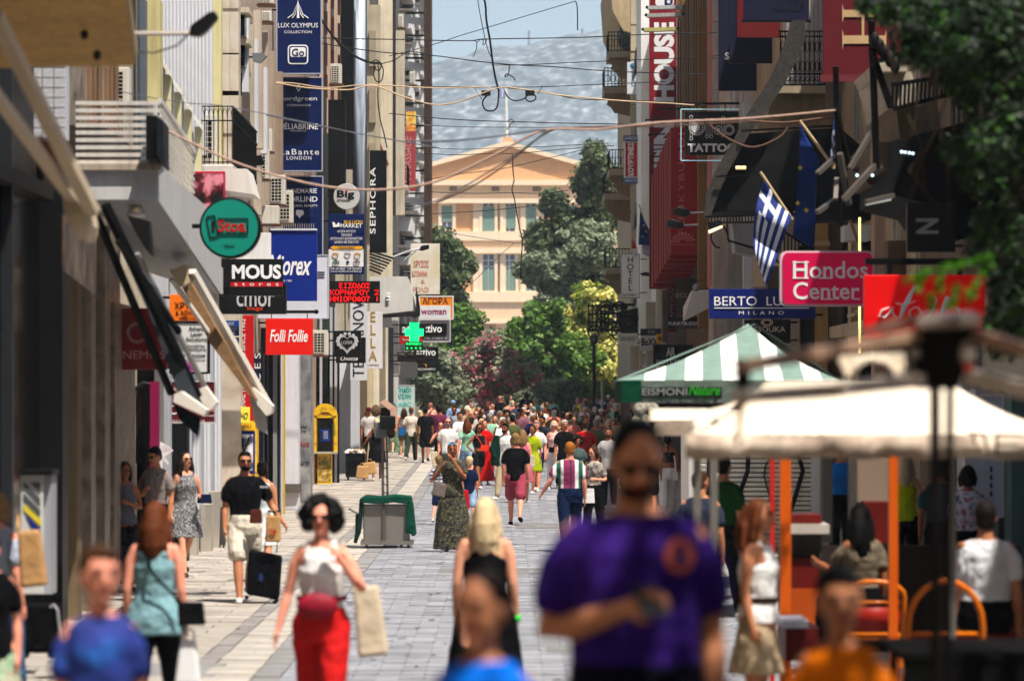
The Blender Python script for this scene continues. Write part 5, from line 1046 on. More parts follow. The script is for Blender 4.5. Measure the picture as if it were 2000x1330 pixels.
brush([(1806,622),(1824,604),(1830,586),(1826,580)]);brush([(1838,620),(1844,598),(1852,580),(1856,584)]);brush([(1862,600),(1874,604),(1876,618),(1870,600)]);brush([(1860,620),(1866,612),(1876,618)])
MB().bar(W(1690,511,42.1),W(1916,511,42.1),.07).build('rod',IRON,t)
for x in(1737,1873):MB().bar(W(x,511,42.1),W(x,538,42.1),.06).build('hanger',IRON,t)
sign('shop_sign','dark grey sign with a pale sideways letter N above the red sign',1772,396,1866,492,44.5,mat(K(40,40,42),rough=.5),.15,[L('N',1811,442,30,44,mat(K(170)),rot=90,bold=.03)])
# street lamps right
for i,(y,x0,lb)in enumerate(((413,1315,'black street light, the upper of the pair over the red box sign'),(437,1302,'black street light, the lower of the pair over the red box sign'))):
 t=thing('street_light',lb,'street light',W(x0+60,y+5,80));MB().pprism([(x0,y-3),(x0+8,y-10),(x0+32,y-3),(x0+34,y+6),(x0+24,y+10),(x0+2,y+6)],80,.25).build('lamp_head',BLACK,t,bevel=.02);MB().tube([W(x0+32,y+3,80.1),W(x0+62,y+2,80.1)],.02,6).build('arm',metal(190,190,190),t)
t=thing('street_light','flat black street light beside the white hotel sign','street light',W(1262,536,130));MB().pprism([(1250,534),(1262,531),(1272,534),(1271,540),(1254,538)],130,.25).build('lamp_head',BLACK,t);MB().bar(W(1271,537,130.1),W(1276,536,130.1),.05).build('arm',IRON,t)
t=thing('floodlight','small floodlight glowing warm under the black awning','floodlight',W(1402,450,70));MB().pprism([(1384,450),(1410,440),(1412,444),(1386,456)],70,.2).build('lamp_face',glow(255,215,170,e=1.2),t);MB().pprism([(1382,436),(1408,430),(1411,440),(1384,450)],70,.25).build('housing',BLACK,t)
t=thing('floodlight','short warm tube lamp in the middle of the black awning','floodlight',W(1447,328,66));MB().tube([W(1437,328,66),W(1457,328,66)],.03,8).build('tube',glow(230,200,150,e=.8),t);MB().bar(W(1457,328,66),W(1480,330,66),.03).build('arm',IRON,t)
# flags
def flag(label,pole,poly_fn,Y,m,nu=16,nv=22,extra=None,pm=None):
 t=thing('flag',label,'flag',W(pole[-1][0],pole[-1][1],Y));MB().tube([W(x,y,Y-.05*i)for i,(x,y)in enumerate(pole)],.022,8).build('pole',pm or paint(200,176,140),t)
 mb=MB();uv=[]
 for i in range(nu+1):
  for j in range(nv+1):
   u,v=i/nu,j/nv;x,y=poly_fn(u,v);mb.v.append(tuple(W(x,y,Y-.1+.09*math.sin(u*11+v*3))));uv.append((u,v))
 mb.f=[(i*(nv+1)+j,i*(nv+1)+j+1,(i+1)*(nv+1)+j+1,(i+1)*(nv+1)+j)for i in range(nu)for j in range(nv)]
 o=mb.build('cloth',m,t,smooth=True);l=o.data.uv_layers.new(name='flag')
 for lp in o.data.loops:l.data[lp.index].uv=uv[lp.vertex_index]
 sd=o.modifiers.new('thick','SOLIDIFY');sd.thickness=.006
 return t
def uvflag(kind):
 m=bpy.data.materials.new('flag_cloth');m.use_nodes=True;n,l=m.node_tree.nodes,m.node_tree.links;b_=n['Principled BSDF'];b_.inputs['Roughness'].default_value=.8
 uvn=n.new('ShaderNodeUVMap');uvn.uv_map='flag';sp=n.new('ShaderNodeSeparateXYZ');l.new(uvn.outputs[0],sp.inputs[0])
 blue,white=(*K(30,62,160),1),(*K(228,232,240),1)
 def M(op,a,b2=None):
  x=n.new('ShaderNodeMath');x.operation=op
  for i,q in enumerate((a,b2)):
   if q is None:continue
   if isinstance(q,(int,float)):x.inputs[i].default_value=q
   else:l.new(q,x.inputs[i])
  return x.outputs[0]
 u,v=sp.outputs[0],sp.outputs[1]
 st=M('GREATER_THAN',M('FRACT',M('MULTIPLY',v,4.5)),.5)
 canton=M('MULTIPLY',M('LESS_THAN',u,.37),M('LESS_THAN',v,.555))
 cr=M('MAXIMUM',M('LESS_THAN',M('ABSOLUTE',M('SUBTRACT',u,.185)),.04),M('LESS_THAN',M('ABSOLUTE',M('SUBTRACT',v,.278)),.056))
 w=M('ADD',M('MULTIPLY',canton,cr),M('MULTIPLY',M('SUBTRACT',1,canton),st))
 mx=n.new('ShaderNodeMix');mx.data_type='RGBA';l.new(w,mx.inputs[0]);mx.inputs[6].default_value=blue;mx.inputs[7].default_value=white
 l.new(mx.outputs[2],b_.inputs['Base Color'])
 tr=n.new('ShaderNodeBsdfTranslucent');l.new(mx.outputs[2],tr.inputs[0]);ms=n.new('ShaderNodeMixShader');ms.inputs[0].default_value=.3;l.new(b_.outputs[0],ms.inputs[1]);l.new(tr.outputs[0],ms.inputs[2]);l.new(ms.outputs[0],n['Material Output'].inputs[0])
 return m
gf=uvflag('gr')
def bil(a,b_,c,d,bend=0):
 def f(u,v):
  x=(a[0]*(1-v)+b_[0]*v)*(1-u)+(d[0]*(1-v)+c[0]*v)*u
  y=(a[1]*(1-v)+b_[1]*v)*(1-u)+(d[1]*(1-v)+c[1]*v)*u
  return x+bend*math.sin(u*math.pi)*(1-v),y
 return f
flag('hanging blue and white striped Greek flag on a slanted pole',[(1485,336),(1548,430)],bil((1492,352),(1546,424),(1497,560),(1472,490),-8),60,gf)
eu=mat(K(16,66,150),rough=.8,var=.12,trans=.25,name='blue_cloth')
t=flag('plain blue European flag with gold stars hanging beside the Greek one',[(1562,236),(1622,318)],bil((1562,244),(1600,312),(1590,486),(1548,462),4),57,eu,extra=1)
def star(cx,cy_,r):return[(cx+(r if k%2==0 else r*.4)*math.sin(k*math.pi/5),cy_-(r if k%2==0 else r*.4)*math.cos(k*math.pi/5))for k in range(10)]
gold=mat(K(226,206,90),name='gold_print')
for x,y,r in((1563,328,6),(1558,397,6),(1575,411,6),(1551,414,2.5)):MB().pprism(star(x,y,r),56.79,.006).build('star',gold,t)
flag('edge on blue and white flag in the shade near the crimson banner',[(1634,190),(1628,330)],bil((1630,214),(1636,300),(1622,320),(1622,300),0),52,gf)
t=flag('small blue flag with gold stars above the hotel sign',[(1248,400),(1272,470)],bil((1250,412),(1268,450),(1272,480),(1247,478),0),124,eu,nu=10,nv=10)
for x,y in((1258,440),(1262,452),(1255,462)):MB().pprism(star(x,y,2.5),123.7,.006).build('star',gold,t)
flag('small Greek flag tucked behind the blue one near the hotel sign',[(1250,440),(1266,470)],bil((1252,446),(1268,470),(1270,503),(1256,496),0),125,gf,nu=10,nv=10)
flag('small white and red flag above the white hotel sign',[(1232,452),(1244,500)],bil((1234,460),(1246,490),(1243,510),(1236,500),0),125.5,striped(K(226,222,226),K(200,40,50),2,.8),nu=8,nv=8)
# ------------------------------------------------------------------ people
SK={'fair':skinm(222,164,138),'mid':skinm(198,138,108),'tan':skinm(170,110,80),'dark':skinm(96,62,46),'pink':skinm(232,160,138)}
HR={'black':hairm(20,16,16),'dark':hairm(40,28,22),'brown':hairm(84,56,38),'auburn':hairm(116,66,42),'ginger':hairm(176,112,60),'dirty':hairm(150,120,84),'blond':hairm(216,194,158),'grey':hairm(150,148,146),'white':hairm(206,204,200)}
SHOE={'white':cloth(220,218,214),'black':cloth(22,22,24),'brown':cloth(96,64,44),'red':cloth(170,60,50)}
LENS=mat(K(14,12,14),rough=.15,name='dark_lens')
LIP=mat(K(150,66,62),rough=.5,name='lips');EYEW=mat(K(226,220,214),rough=.3,name='eye_white');EYEB=mat(K(34,24,20),rough=.3,name='iris')
REM=[]
ARM={'down':((.035,.03,-.285),(.05,-.03,-.53)),'fwd':((.045,-.10,-.265),(.02,-.27,-.44)),'back':((.05,.12,-.255),(.07,.13,-.50)),'bent':((.07,.02,-.28),(-.02,-.22,-.26)),'phone':((.06,.0,-.285),(-.14,-.20,-.20)),'strap':((.13,-.10,-.25),(-.02,-.17,-.03)),'face':((.05,-.17,-.22),(-.15,-.20,.09)),'up':((.12,-.10,-.16),(.0,-.16,.17)),'hip':((.16,.06,-.23),(.0,-.05,-.41)),'out':((.12,.02,-.26),(.24,-.06,-.45)),'out2':((.07,.02,-.28),(.13,-.05,-.52)),'head':((.22,-.06,.02),(.06,-.06,.20)),'reach':((.06,-.16,-.22),(.06,-.40,-.16)),'none':None}
LEG={'stand':(0,0,0,0),'walk':(.34,.12,-.30,.5),'walk2':(-.30,.5,.34,.12),'step':(.2,.05,-.15,.25),'step2':(-.15,.25,.2,.05),'sit':'sit'}
FOLD=bpy.data.textures.new('folds','CLOUDS');FOLD.noise_scale=.085;FOLD.noise_depth=2;FOLD.noise_type='SOFT_NOISE'
def remesh(o,vox,smooth=3,fold=0):
 r=o.modifiers.new('r','REMESH');r.mode='VOXEL';r.voxel_size=vox;r.use_smooth_shade=True
 s=o.modifiers.new('s','SMOOTH');s.iterations=smooth;s.factor=.5
 if fold:
  d=o.modifiers.new('d','DISPLACE');d.texture=FOLD;d.strength=fold;d.mid_level=.5;d.texture_coords='LOCAL'
 REM.append(o)
def hand(mb,wrist,d,side,k,fingers=True,curl=.5):
 """palm, four fingers of unequal length and a thumb from the side of the palm"""
 d=d.normalized();inw=Vector((-side,0,0));inw=(inw-d*inw.dot(d)).normalized();w=d.cross(inw).normalized()
 if w.y>0:w=-w
 pc=wrist+d*.045*k
 mb.caps([wrist+w*.008*k,pc+w*.012*k,wrist+d*.085*k+w*.016*k],[.019*k,.021*k,.016*k],8)
 mb.caps([wrist-w*.008*k,pc-w*.016*k,wrist+d*.082*k-w*.02*k],[.018*k,.019*k,.014*k],8)
 if not fingers:mb.caps([pc+d*.03*k,pc+d*.08*k+inw*.02*k],[.022*k,.014*k],8);return
 for i,L_ in enumerate((.068,.078,.072,.056)):
  b_=wrist+d*.085*k+w*(.03-.02*i)*k
  m_=b_+(d*math.cos(curl*.5)+inw*math.sin(curl*.5))*L_*.5*k;e=m_+(d*math.cos(curl*1.5)+inw*math.sin(curl*1.5))*L_*.5*k
  mb.caps([b_,m_,e],[.0088*k,.008*k,.0068*k],7)
 b_=wrist+d*.03*k+w*.026*k;m_=b_+(d*.6+w*.7+inw*.3).normalized()*.034*k
 mb.caps([b_,m_,m_+(d*.9+inw*.4).normalized()*.03*k],[.012*k,.0105*k,.0085*k],7)
npers=[0]
def person(label,px,s=None,top=None,h=1.72,face=0,sex='m',skin='mid',hair=('short','dark'),up=('tee',None),low=('pants',None),arms=('down','down'),legs='walk',shoes='white',glasses=None,lod=None,group='people walking in the street',head=(0,0),z=None,build=1.0,cat='person',lean=0.0,beard=None,Y=None,gl_m=None,name='person',hat=None):
 if s is None and Y is None:
  lo,hi=40.0,190.0
  for _ in range(40):
   m_=(lo+hi)/2;t_=CY+(ZC-g(m_)-h)*F/m_
   if t_>top:lo=m_
   else:hi=m_
  Y=(lo+hi)/2;s=F/Y
 elif Y is None:Y=F/s
 s=F/Y;npers[0]+=1
 if lod is None:lod=0 if s>230 else 1 if s>110 else 2
 vox=(.0085,.012,.020)[lod];nn=(16,12,10)[lod]
 k=h/1.75;fem=sex=='f';kid=sex=='c'
 hk=k if not kid else 1.0*(.55+.45*k);hk=max(hk,k)
 gz=g(Y)if z is None else z
 root=thing(name,label,cat,(wx(px,Y),Y,gz),group);root.rotation_euler=(0,0,R(face))
 V=lambda x,y,z_:Vector((x*k,y*k,z_*k))
 bw=build
 sit=legs=='sit';dz=-.42 if sit else 0
 hipw=(.168 if fem else .158)*bw;shw=(.172 if fem else .192)*(bw**.5);waw=(.125 if fem else .150)*bw;chw=(.148 if fem else .172)*(bw**.7)
 if kid:hipw,shw,waw,chw=.135*bw,.165,.125*bw,.145
 ln=lambda z_:lean*max(0,z_-.95)
 def tor(off,z0,z1,shoulders=True,flare=0,top_w=None):
  prof=[(.80,hipw*.90,.110),(.90,hipw,.122*bw),(.98,hipw*.96,.116*bw),(1.08,waw,.098*bw),(1.18,(waw+chw)/2,.104*bw),(1.28,chw,.118+(.012 if fem else 0)),(1.36,chw*1.06,.108),(1.42,shw*.93,.082),(1.455,shw*.66,.064),(1.49,.075,.056)]
  P=[p for p in prof if z0<=p[0]<=z1];rings=[]
  zs=[p[0]for p in prof];wi=lambda z_:np.interp(z_,zs,[p[1]for p in prof]);di=lambda z_:np.interp(z_,zs,[p[2]for p in prof])
  Z=sorted(set([z0,z1]+[p[0]for p in P]))
  for z_ in Z:
   w_=wi(z_);
   if top_w and z_>1.34:w_=min(w_,top_w)
   f_=1+flare*max(0,1.1-z_);rings.append((0,(ln(z_)-.01)*k,(z_+dz)*k,(w_*f_+off)*k,(di(z_)*f_+off)*k))
  return rings
 def joints():
  J={}
  for sd in(-1,1):
   J['sh',sd]=V(sd*shw*.93,ln(1.4),1.405+dz)
   a=ARM[arms[0 if sd<0 else 1]]
   if a:J['el',sd]=J['sh',sd]+V(sd*a[0][0],a[0][1],a[0][2]);J['wr',sd]=J['sh',sd]+V(sd*a[1][0],a[1][1],a[1][2])
   hip=V(sd*hipw*.54,0,.90+dz)
   if sit:kn=hip+V(sd*.05,-.42,-.02);an=kn+V(0,.02,-.40)
   else:
    q=LEG[legs];a_,b_=(q[0],q[1])if sd<0 else(q[2],q[3])
    kn=hip+V(sd*.005,-math.sin(a_)*.42,-math.cos(a_)*.42);an=kn+V(-sd*.005,-math.sin(a_-b_)*.40,-math.cos(a_-b_)*.40)
   J['hp',sd],J['kn',sd],J['an',sd]=hip,kn,an
   fd=V(sd*.02,-.15,-.03)if sit else V(sd*.025,-.14,-.045-(.0 if(an-hip).y<=0 else .05))
   J['toe',sd]=an+fd;J['heel',sd]=an+V(0,.045,-.045)
  lowest=min(J['an',1].z,J['an',-1].z)-.075*k
  return J,lowest
 J,lowest=joints()
 drop=Vector((0,0,-lowest))if not sit else Vector((0,0,0))
 body=MB();body.loft(tor(0,.80,1.49),nn)
 nk=V(0,ln(1.5),1.47+dz);hy,hr_=head
 hc=V(0,ln(1.6)-.012,1.500+dz)+Vector((0,-.015,.135))*hk+Vector((0,-math.sin(hr_)*.03,0))
 body.caps([nk-V(0,0,.04),nk+Vector((0,-.005,.05))*hk,hc-Vector((0,0,.05))*hk],[.060*k,(.05 if fem or kid else .056)*k,.05*hk],10)
 hm=Matrix.Rotation(R(hy),3,'Z')@Matrix.Rotation(hr_,3,'X')
 H=lambda x,y,z_:hc+hm@(Vector((x,y,z_))*hk)
 body.ball(H(0,.008,.012),.073*hk,.092*hk,.100*hk,nn+2,10,hm);body.ball(H(0,-.022,-.045),.055*hk,.058*hk,.062*hk,nn,8,hm)
 body.caps([H(0,-.078,.012),H(0,-.100,-.016)],[.010*hk,.015*hk],8)
 for sd in(-1,1):body.ball(H(sd*.073,.01,-.008),.010*hk,.020*hk,.030*hk,8,6,hm);body.ball(H(sd*.028,-.070,.030),.020*hk,.014*hk,.010*hk,8,5,hm);body.ball(H(sd*.034,-.056,-.022),.022*hk,.022*hk,.020*hk,8,5,hm)
 body.ball(H(0,-.074,-.088),.020*hk,.016*hk,.014*hk,8,5,hm);body.ball(H(0,-.079,-.046),.022*hk,.010*hk,.010*hk,8,5,hm)
 fat=(1.0 if not fem else .86)*(bw**.5)*(.85 if kid else 1)
 for sd in(-1,1):
  if('el',sd)in J:
   body.caps([J['sh',sd]-V(sd*.03,0,0),J['sh',sd]+(J['el',sd]-J['sh',sd])*.3,J['el',sd],J['el',sd]+(J['wr',sd]-J['el',sd])*.3,J['wr',sd]],[.056*fat*k,.050*fat*k,.038*fat*k,.040*fat*k,.026*fat*k],nn-2)
   hand(body,J['wr',sd],J['wr',sd]-J['el',sd],sd,k*(.93 if fem else 1),lod<2,.9 if arms[0 if sd<0 else 1]in('strap','phone','bent','out','face')else .45)
  th=.088*(1.06 if fem else 1)*(bw**.7)*(.82 if kid else 1)
  body.caps([J['hp',sd]+V(0,0,.02),J['hp',sd]+(J['kn',sd]-J['hp',sd])*.45,J['kn',sd],J['kn',sd]+(J['an',sd]-J['kn',sd])*.35,J['an',sd]],[th*k,th*.86*k,.056*fat*k,.056*fat*k,.036*k],nn)
  body.caps([J['heel',sd],J['an',sd]+(J['toe',sd]-J['an',sd])*.5+V(0,0,-.012),J['toe',sd]],[.030*k,.036*k,.026*k],8)
 def put(mb,nm,m,rm=True,vx=None,sm_=3,drp=True):
  if not mb.v:return None
  mb.v=[tuple(Vector(v)+drop)for v in mb.v];o=mb.build(nm,m,root,smooth=True,local=True)
  if rm:remesh(o,vx or vox,sm_,(.022,.018,0)[lod]if nm not in('body','hair','hat','shoe','beard')else(.012 if nm=='hair' and lod<2 else 0))
  return o
 put(body,'body',SK[skin])
 kind,cm=up[0],up[1];c=MB();o_=.014 if lod<2 else .018
 cmax={'tank':.115,'strappy':.10}.get(kind)
 if kind in('tee','long','polo','tank','strappy','crop','band','dress','maxi','tdress','tmaxi','loose','tunic','openback'):
  z0={'crop':1.12,'band':1.14,'loose':.80,'tunic':.80}.get(kind,.84 if kind in('tee','long','polo')else .90);z1={'band':1.36,'tank':1.44,'strappy':1.40,'crop':1.44,'openback':1.36}.get(kind,1.475)
  if kind in('dress','maxi','tunic'):z1=1.44;cmax=.125
  c.loft(tor(o_,max(z0,.80),z1,flare=.25 if kind=='loose' else .9 if kind=='tunic' else .06,top_w=cmax),nn)
  if kind in('tank','dress','maxi','crop','strappy','tunic'):
   for sd in(-1,1):c.caps([V(sd*.085,-.085+ln(1.36),1.36+dz),V(sd*.082,-.03+ln(1.46),1.472+dz),V(sd*.085,.075+ln(1.36),1.38+dz)],[.028*k,.022*k,.028*k]if kind!='strappy' else[.012*k]*3,8)
  if kind in('tee','polo','tdress','tmaxi','long','loose'):
   for sd in(-1,1):
    if('el',sd)not in J:continue
    a,e,w_=J['sh',sd],J['el',sd],J['wr',sd];r1=(.050*fat+o_)*k
    if kind=='long':c.caps([a-V(sd*.04,0,0),a+(e-a)*.5,e,e+(w_-e)*.85],[r1,r1*.95,r1*.85,r1*.68],nn)
    elif kind=='loose':c.caps([a-V(sd*.04,0,0),a+(e-a)*.35],[r1,r1],nn)
    else:c.caps([a-V(sd*.045,0,0),a+(e-a)*.3,a+(e-a)*.62],[r1*.95,r1*1.0,r1*1.06],nn)
  if kind in('dress','tdress','maxi','tmaxi'):
   zl=.50 if kind in('dress','tdress')else .08;zl=low[1]if isinstance(low[1],float)else zl;fl=.30 if kind in('dress','tdress')else .24;n_=8;rings=[]
   for i in range(n_+1):
    z_=1.06+(zl-1.06)*i/n_;t_=i/n_;rings.append((0,0,(z_+dz)*k,(waw+.02+(hipw-waw+.02)*min(1,t_*3)+fl*max(0,t_-.15)*(1.06-zl)*.42)*k,(.11+.02+fl*t_*(1.06-zl)*.40)*k))
   c.loft(rings,20)
   if lod<2:c.v=[((x+.014*k*math.sin(math.atan2(y,x)*9)*sm(.95,.4,z_/k-dz),y,z_))if z_/k-dz<.95 else(x,y,z_)for x,y,z_ in c.v]
  put(c,{'tee':'t_shirt','polo':'polo_shirt','long':'shirt','tank':'tank_top','strappy':'top','crop':'crop_top','band':'bandeau_top','loose':'blouse','tunic':'blouse','openback':'top'}.get(kind,'dress'),cm)
 lk,lm_=low[0],low[1];c=MB()
 if lk in('pants','shorts','wide','leggings','skirt','longskirt')and not isinstance(lm_,float):
  ofs=.008 if lk=='leggings' else .018
  if lk in('skirt','longskirt'):
   zl=.55 if lk=='skirt' else .12
   c.loft([(0,0,(z_+dz)*k,(waw+.02+(hipw-waw+.01)*min(1,(1.06-z_)*6)+max(0,.9-z_)*.16)*k,(.12+max(0,.9-z_)*.20)*k)for z_ in np.linspace(1.06,zl,8)],18)
  else:
   c.loft(tor(ofs,.80,1.04),nn)
   for sd in(-1,1):
    a,e,w_=J['hp',sd],J['kn',sd],J['an',sd];th=.088*(1.06 if fem else 1)*(bw**.7)*(.82 if kid else 1)+ofs
    if lk=='shorts':c.caps([a+V(0,0,.02),a+(e-a)*.45,a+(e-a)*(.78 if not fem else .5)],[th*k,th*k,th*1.02*k],nn)
    else:
     lo_=(.062,.06)if lk=='leggings' else(.078,.074)if lk=='pants' else(.10,.105)
     c.caps([a+V(0,0,.02),a+(e-a)*.45,e,e+(w_-e)*.4,e+(w_-e)*.9],[th*k,th*.92*k,(lo_[0]+.004)*k,lo_[0]*k,lo_[1]*k*.9],nn)
  put(c,{'shorts':'shorts','skirt':'skirt','longskirt':'skirt'}.get(lk,'trousers'),lm_)
 for sd in(-1,1):
  sh=MB();sh.caps([J['heel',sd]+V(0,0,-.008),J['an',sd]+(J['toe',sd]-J['an',sd])*.5+V(0,0,-.022),J['toe',sd]+V(0,-.012,-.004)],[.036*k,.042*k,.032*k],10);put(sh,'shoe',SHOE[shoes],rm=False)
 hs,hcl=hair;c=MB();hmx=HR[hcl];rnd=random.Random(npers[0])
 if hs!='bald':
  c.ball(H(0,.026,.034),.081*hk,.090*hk,.092*hk,nn+2,10,hm)
  if hs in('short','buzz'):c.ball(H(0,.04,-.02),.072*hk,.066*hk,.07*hk,nn,8,hm)
  if hs=='short':c.ball(H(.01,-.035,.088),.055*hk,.045*hk,.028*hk,nn,8,hm)
  if hs in('bob','long','pony','bun','wavy','braid'):
   c.ball(H(0,.035,-.01),.082*hk,.075*hk,.10*hk,nn,8,hm)
  if hs=='bob':
   for sd in(-1,1):c.caps([H(sd*.06,.0,.05),H(sd*.082,.005,-.03),H(sd*.075,.015,-.10)],[.028*hk,.032*hk,.024*hk],10)
   c.ball(H(0,.055,-.06),.085*hk,.05*hk,.06*hk,nn,8,hm)
  if hs in('long','wavy'):
   for sd in(-1,1):
    w_=1.25 if hs=='wavy' else 1;c.caps([H(sd*.058,.0,.06),H(sd*.086,.012,-.05),H(sd*.095*w_,.02,-.15),H(sd*.085*w_,.03 if sit else-.0,-.26)],[.026*hk,.034*hk,.036*hk*w_,.018*hk],10)
   c.caps([H(0,.07,.03),H(0,.095,-.08),H(0,.10,-.20),H(0,.10,-.33)],[.07*hk,.085*hk,.082*hk*(1.15 if hs=='wavy' else 1),.035*hk],nn)
   for i in range(16):x_=rnd.uniform(-.1,.1);c.caps([H(x_*.8,.10,-.06),H(x_,.125-abs(x_)*.3,-.2),H(x_*1.25,.115-abs(x_)*.3,rnd.uniform(-.30,-.42))],[.02*hk,.02*hk,.007*hk],7)
   if hs=='wavy':
    for i in range(26):c.ball(H(rnd.uniform(-.11,.11),rnd.uniform(.06,.14),rnd.uniform(-.34,.02)),.026*hk,.024*hk,.04*hk,8,6)
  if hs=='pony':c.caps([H(0,.11,.04),H(0,.15,-.02),H(0,.14,-.16)],[.028*hk,.034*hk,.012*hk],10)
  if hs=='bun':c.ball(H(0,.085,.085),.042*hk,.042*hk,.04*hk,10,8)
  if hs=='braid':
   for i in range(7):c.ball(H(.006*(-1)**i,.11-.002*i,.0-i*.045),.022*hk,.02*hk,.028*hk,8,6)
  if hs=='curly':
   for i in range(90):
    d=Vector((rnd.gauss(0,1),rnd.gauss(0,1),rnd.gauss(0,1))).normalized()
    if d.y<-.35 and abs(d.x)<.62 and d.z<.62:continue
    if d.z<-.75:continue
    p=H(d.x*.125,.035+d.y*.115,.02+d.z*.115);c.ball(p,.042*hk*rnd.uniform(.8,1.2),None,None,8,6)
   c.ball(H(0,.045,.03),.12*hk,.10*hk,.115*hk,nn,10)
  put(c,'hair',hmx,vx=min(vox,.012)if lod<2 else .016,sm_=2)
 if beard:c=MB();c.ball(H(0,-.048,-.07),.052*hk,.042*hk,.040*hk,12,8,hm);put(c,'beard',HR[beard],rm=False)
 if hat:
  c=MB();kind_,m_=hat
  if kind_=='cap':c.ball(H(0,.015,.055),.088*hk,.100*hk,.075*hk,14,8,hm);c.ball(H(0,-.11,.055),.062*hk,.06*hk,.008*hk,12,6,hm)
  elif kind_=='bucket':c.ball(H(0,.01,.065),.09*hk,.10*hk,.075*hk,14,8,hm);c.loft([(H(0,0,0).x,H(0,.005,0).y,H(0,0,z_).z,r_*hk,r_*1.08*hk)for z_,r_ in((.06,.09),(.035,.125),(.03,.125),(.055,.085))],18)
  elif kind_=='headscarf':
   c.ball(H(0,.03,.03),.092*hk,.10*hk,.105*hk,16,10,hm);c.caps([H(0,.05,0),H(0,.085,-.14),H(-.03,.11,-.30)],[.08*hk,.085*hk,.06*hk],14)
  else:c.ball(H(0,.01,.07),.086*hk,.096*hk,.07*hk,14,8,hm);c.loft([(H(0,0,0).x,H(0,.005,0).y,H(0,0,z_).z,r_*hk,r_*1.05*hk)for z_,r_ in((.058,.09),(.05,.17),(.044,.17),(.05,.085))],20)
  put(c,'hat',m_,rm=kind_!='cap',vx=.012)
 if glasses=='sun':
  c=MB()
  for sd in(-1,1):c.ball(H(sd*.032,-.086,.012),.027*hk,.010*hk,.020*hk,12,6,hm)
  c.bar(H(-.01,-.092,.016),H(.01,-.092,.016),.006*hk)
  for sd in(-1,1):c.bar(H(sd*.056,-.08,.016),H(sd*.078,.01,.012),.006*hk)
  put(c,'sunglasses',gl_m or LENS,rm=False)
 elif abs((face+hy+180)%360-180)<100 and lod<3:
  for sd in(-1,1):c=MB();c.ball(H(sd*.030,-.080,.012),.016*hk,.007*hk,.009*hk,8,5,hm);put(c,'eye',EYEB,rm=False)
  for sd in(-1,1):c=MB();c.caps([H(sd*.014,-.085,.030),H(sd*.044,-.077,.032)],[.0065*hk,.005*hk],6);put(c,'eyebrow',HR[hcl if hcl!='white' else 'grey'],rm=False)
 if abs((face+hy+180)%360-180)<100:c=MB();c.ball(H(0,-.088,-.046),.026*hk,.008*hk,.010*hk,10,5,hm);put(c,'mouth',LIP,rm=False)
 root['_k']=k
 A=Matrix.Rotation(R(face),3,'Z');o0=Vector((wx(px,Y),Y,gz))+Vector((0,0,drop.z))
 J2={kk:o0+A@v for kk,v in J.items()};J2['head']=o0+A@hc;J2['k']=k;J2['s']=s;J2['Y']=Y;J2['face']=A@Vector((0,-1,0));J2['right']=A@Vector((1,0,0));J2['root']=root;J2['drop']=drop
 return J2
def strap(P,a,b,m,w=.02,n=10,bulge=.17):
 """crossbody strap from shoulder side a to hip side b, part of the bag"""
 k=P['k'];sh=P['sh',a];hp=P['hp',b]+P['right']*b*.09*k;f=P['face'];pts=[]
 for i in range(n+1):
  t=i/n;p=(sh-P['right']*a*.09*k+Vector((0,0,.05*k)))*(1-t)+(hp+Vector((0,0,.02)))*t;pts.append(p+f*(.155*k*math.sin(math.pi*min(1,t*1.15+.08))+.0))
 return pts
def bag(label,c,w,h,d,m,handle=None,strap_pts=None,name='bag',tilt=0,taper=.85,cat='bag'):
 t=thing(name,label,cat,c-Vector((0,0,h/2)))
 T=Matrix.Rotation(tilt,3,'Y');P=lambda x,y,z:c+T@Vector((x,y,z))
 a=[P(-w/2,-d/2,-h/2),P(w/2,-d/2,-h/2),P(w/2*taper,-d/2*.6,h/2),P(-w/2*taper,-d/2*.6,h/2)];b_=[P(-w/2,d/2,-h/2),P(w/2,d/2,-h/2),P(w/2*taper,d/2*.6,h/2),P(-w/2*taper,d/2*.6,h/2)]
 o=MB().hexa(a,b_).build('bag_body',m,t,bevel=min(w,d)*.2)
 if handle:
  for yy in(-d*.25,d*.25):MB().tube([P(-w*.25,yy,h/2-.01),P(-w*.2,yy,h/2+handle*.8),P(0,yy,h/2+handle),P(w*.2,yy,h/2+handle*.8),P(w*.25,yy,h/2-.01)],.006,6).build('handle',m,t)
 if strap_pts:MB().tube(strap_pts,.012,6,flat=.5).build('strap',m,t)
 return t
c_=cloth
bk=c_(24,24,28);wh=c_(226,224,222);gr=c_(130,134,142);nv=c_(28,44,80);rd=c_(196,26,36);jean=c_(80,104,140);ltj=c_(150,176,204);kh=c_(120,108,84);bei=c_(200,186,164)
kraft=mat(K(190,150,106),rough=.8,var=.2,scale=6,bump=.6,bscale=12,name='kraft_paper');canvas=c_(206,192,170)
# --- nearest, out of focus
PM=person('tall man in a dark purple t-shirt looking down at the phone in his hand',1240,s=640,h=1.79,face=6,skin='mid',hair=('buzz','black'),up=('tee',mat(K(62,22,136),rough=.9,var=.1,bump=.5,bscale=9,name='purple_cloth')),low=('pants',c_(24,28,44)),arms=('phone','down'),legs='step',head=(0,.42),build=1.22,shoes='black',beard='dark',glasses='sun')
bd=MB();e0=PM['root'].location;c0=Vector((0.11,-.165,1.36))*PM['k']+PM['drop']
bd.ball(c0,.048,.012,.055,16,8);bd.build('emblem',mat(K(226,120,104),name='printed_badge'),PM['root'],smooth=True,local=True);bd=MB();bd.ball(c0+Vector((0,-.012,.012)),.016,.006,.026,12,6);bd.ball(c0+Vector((0,-.011,-.02)),.028,.006,.012,12,6);bd.build('emblem_mark',mat(K(50,50,130)),PM['root'],smooth=True,local=True)
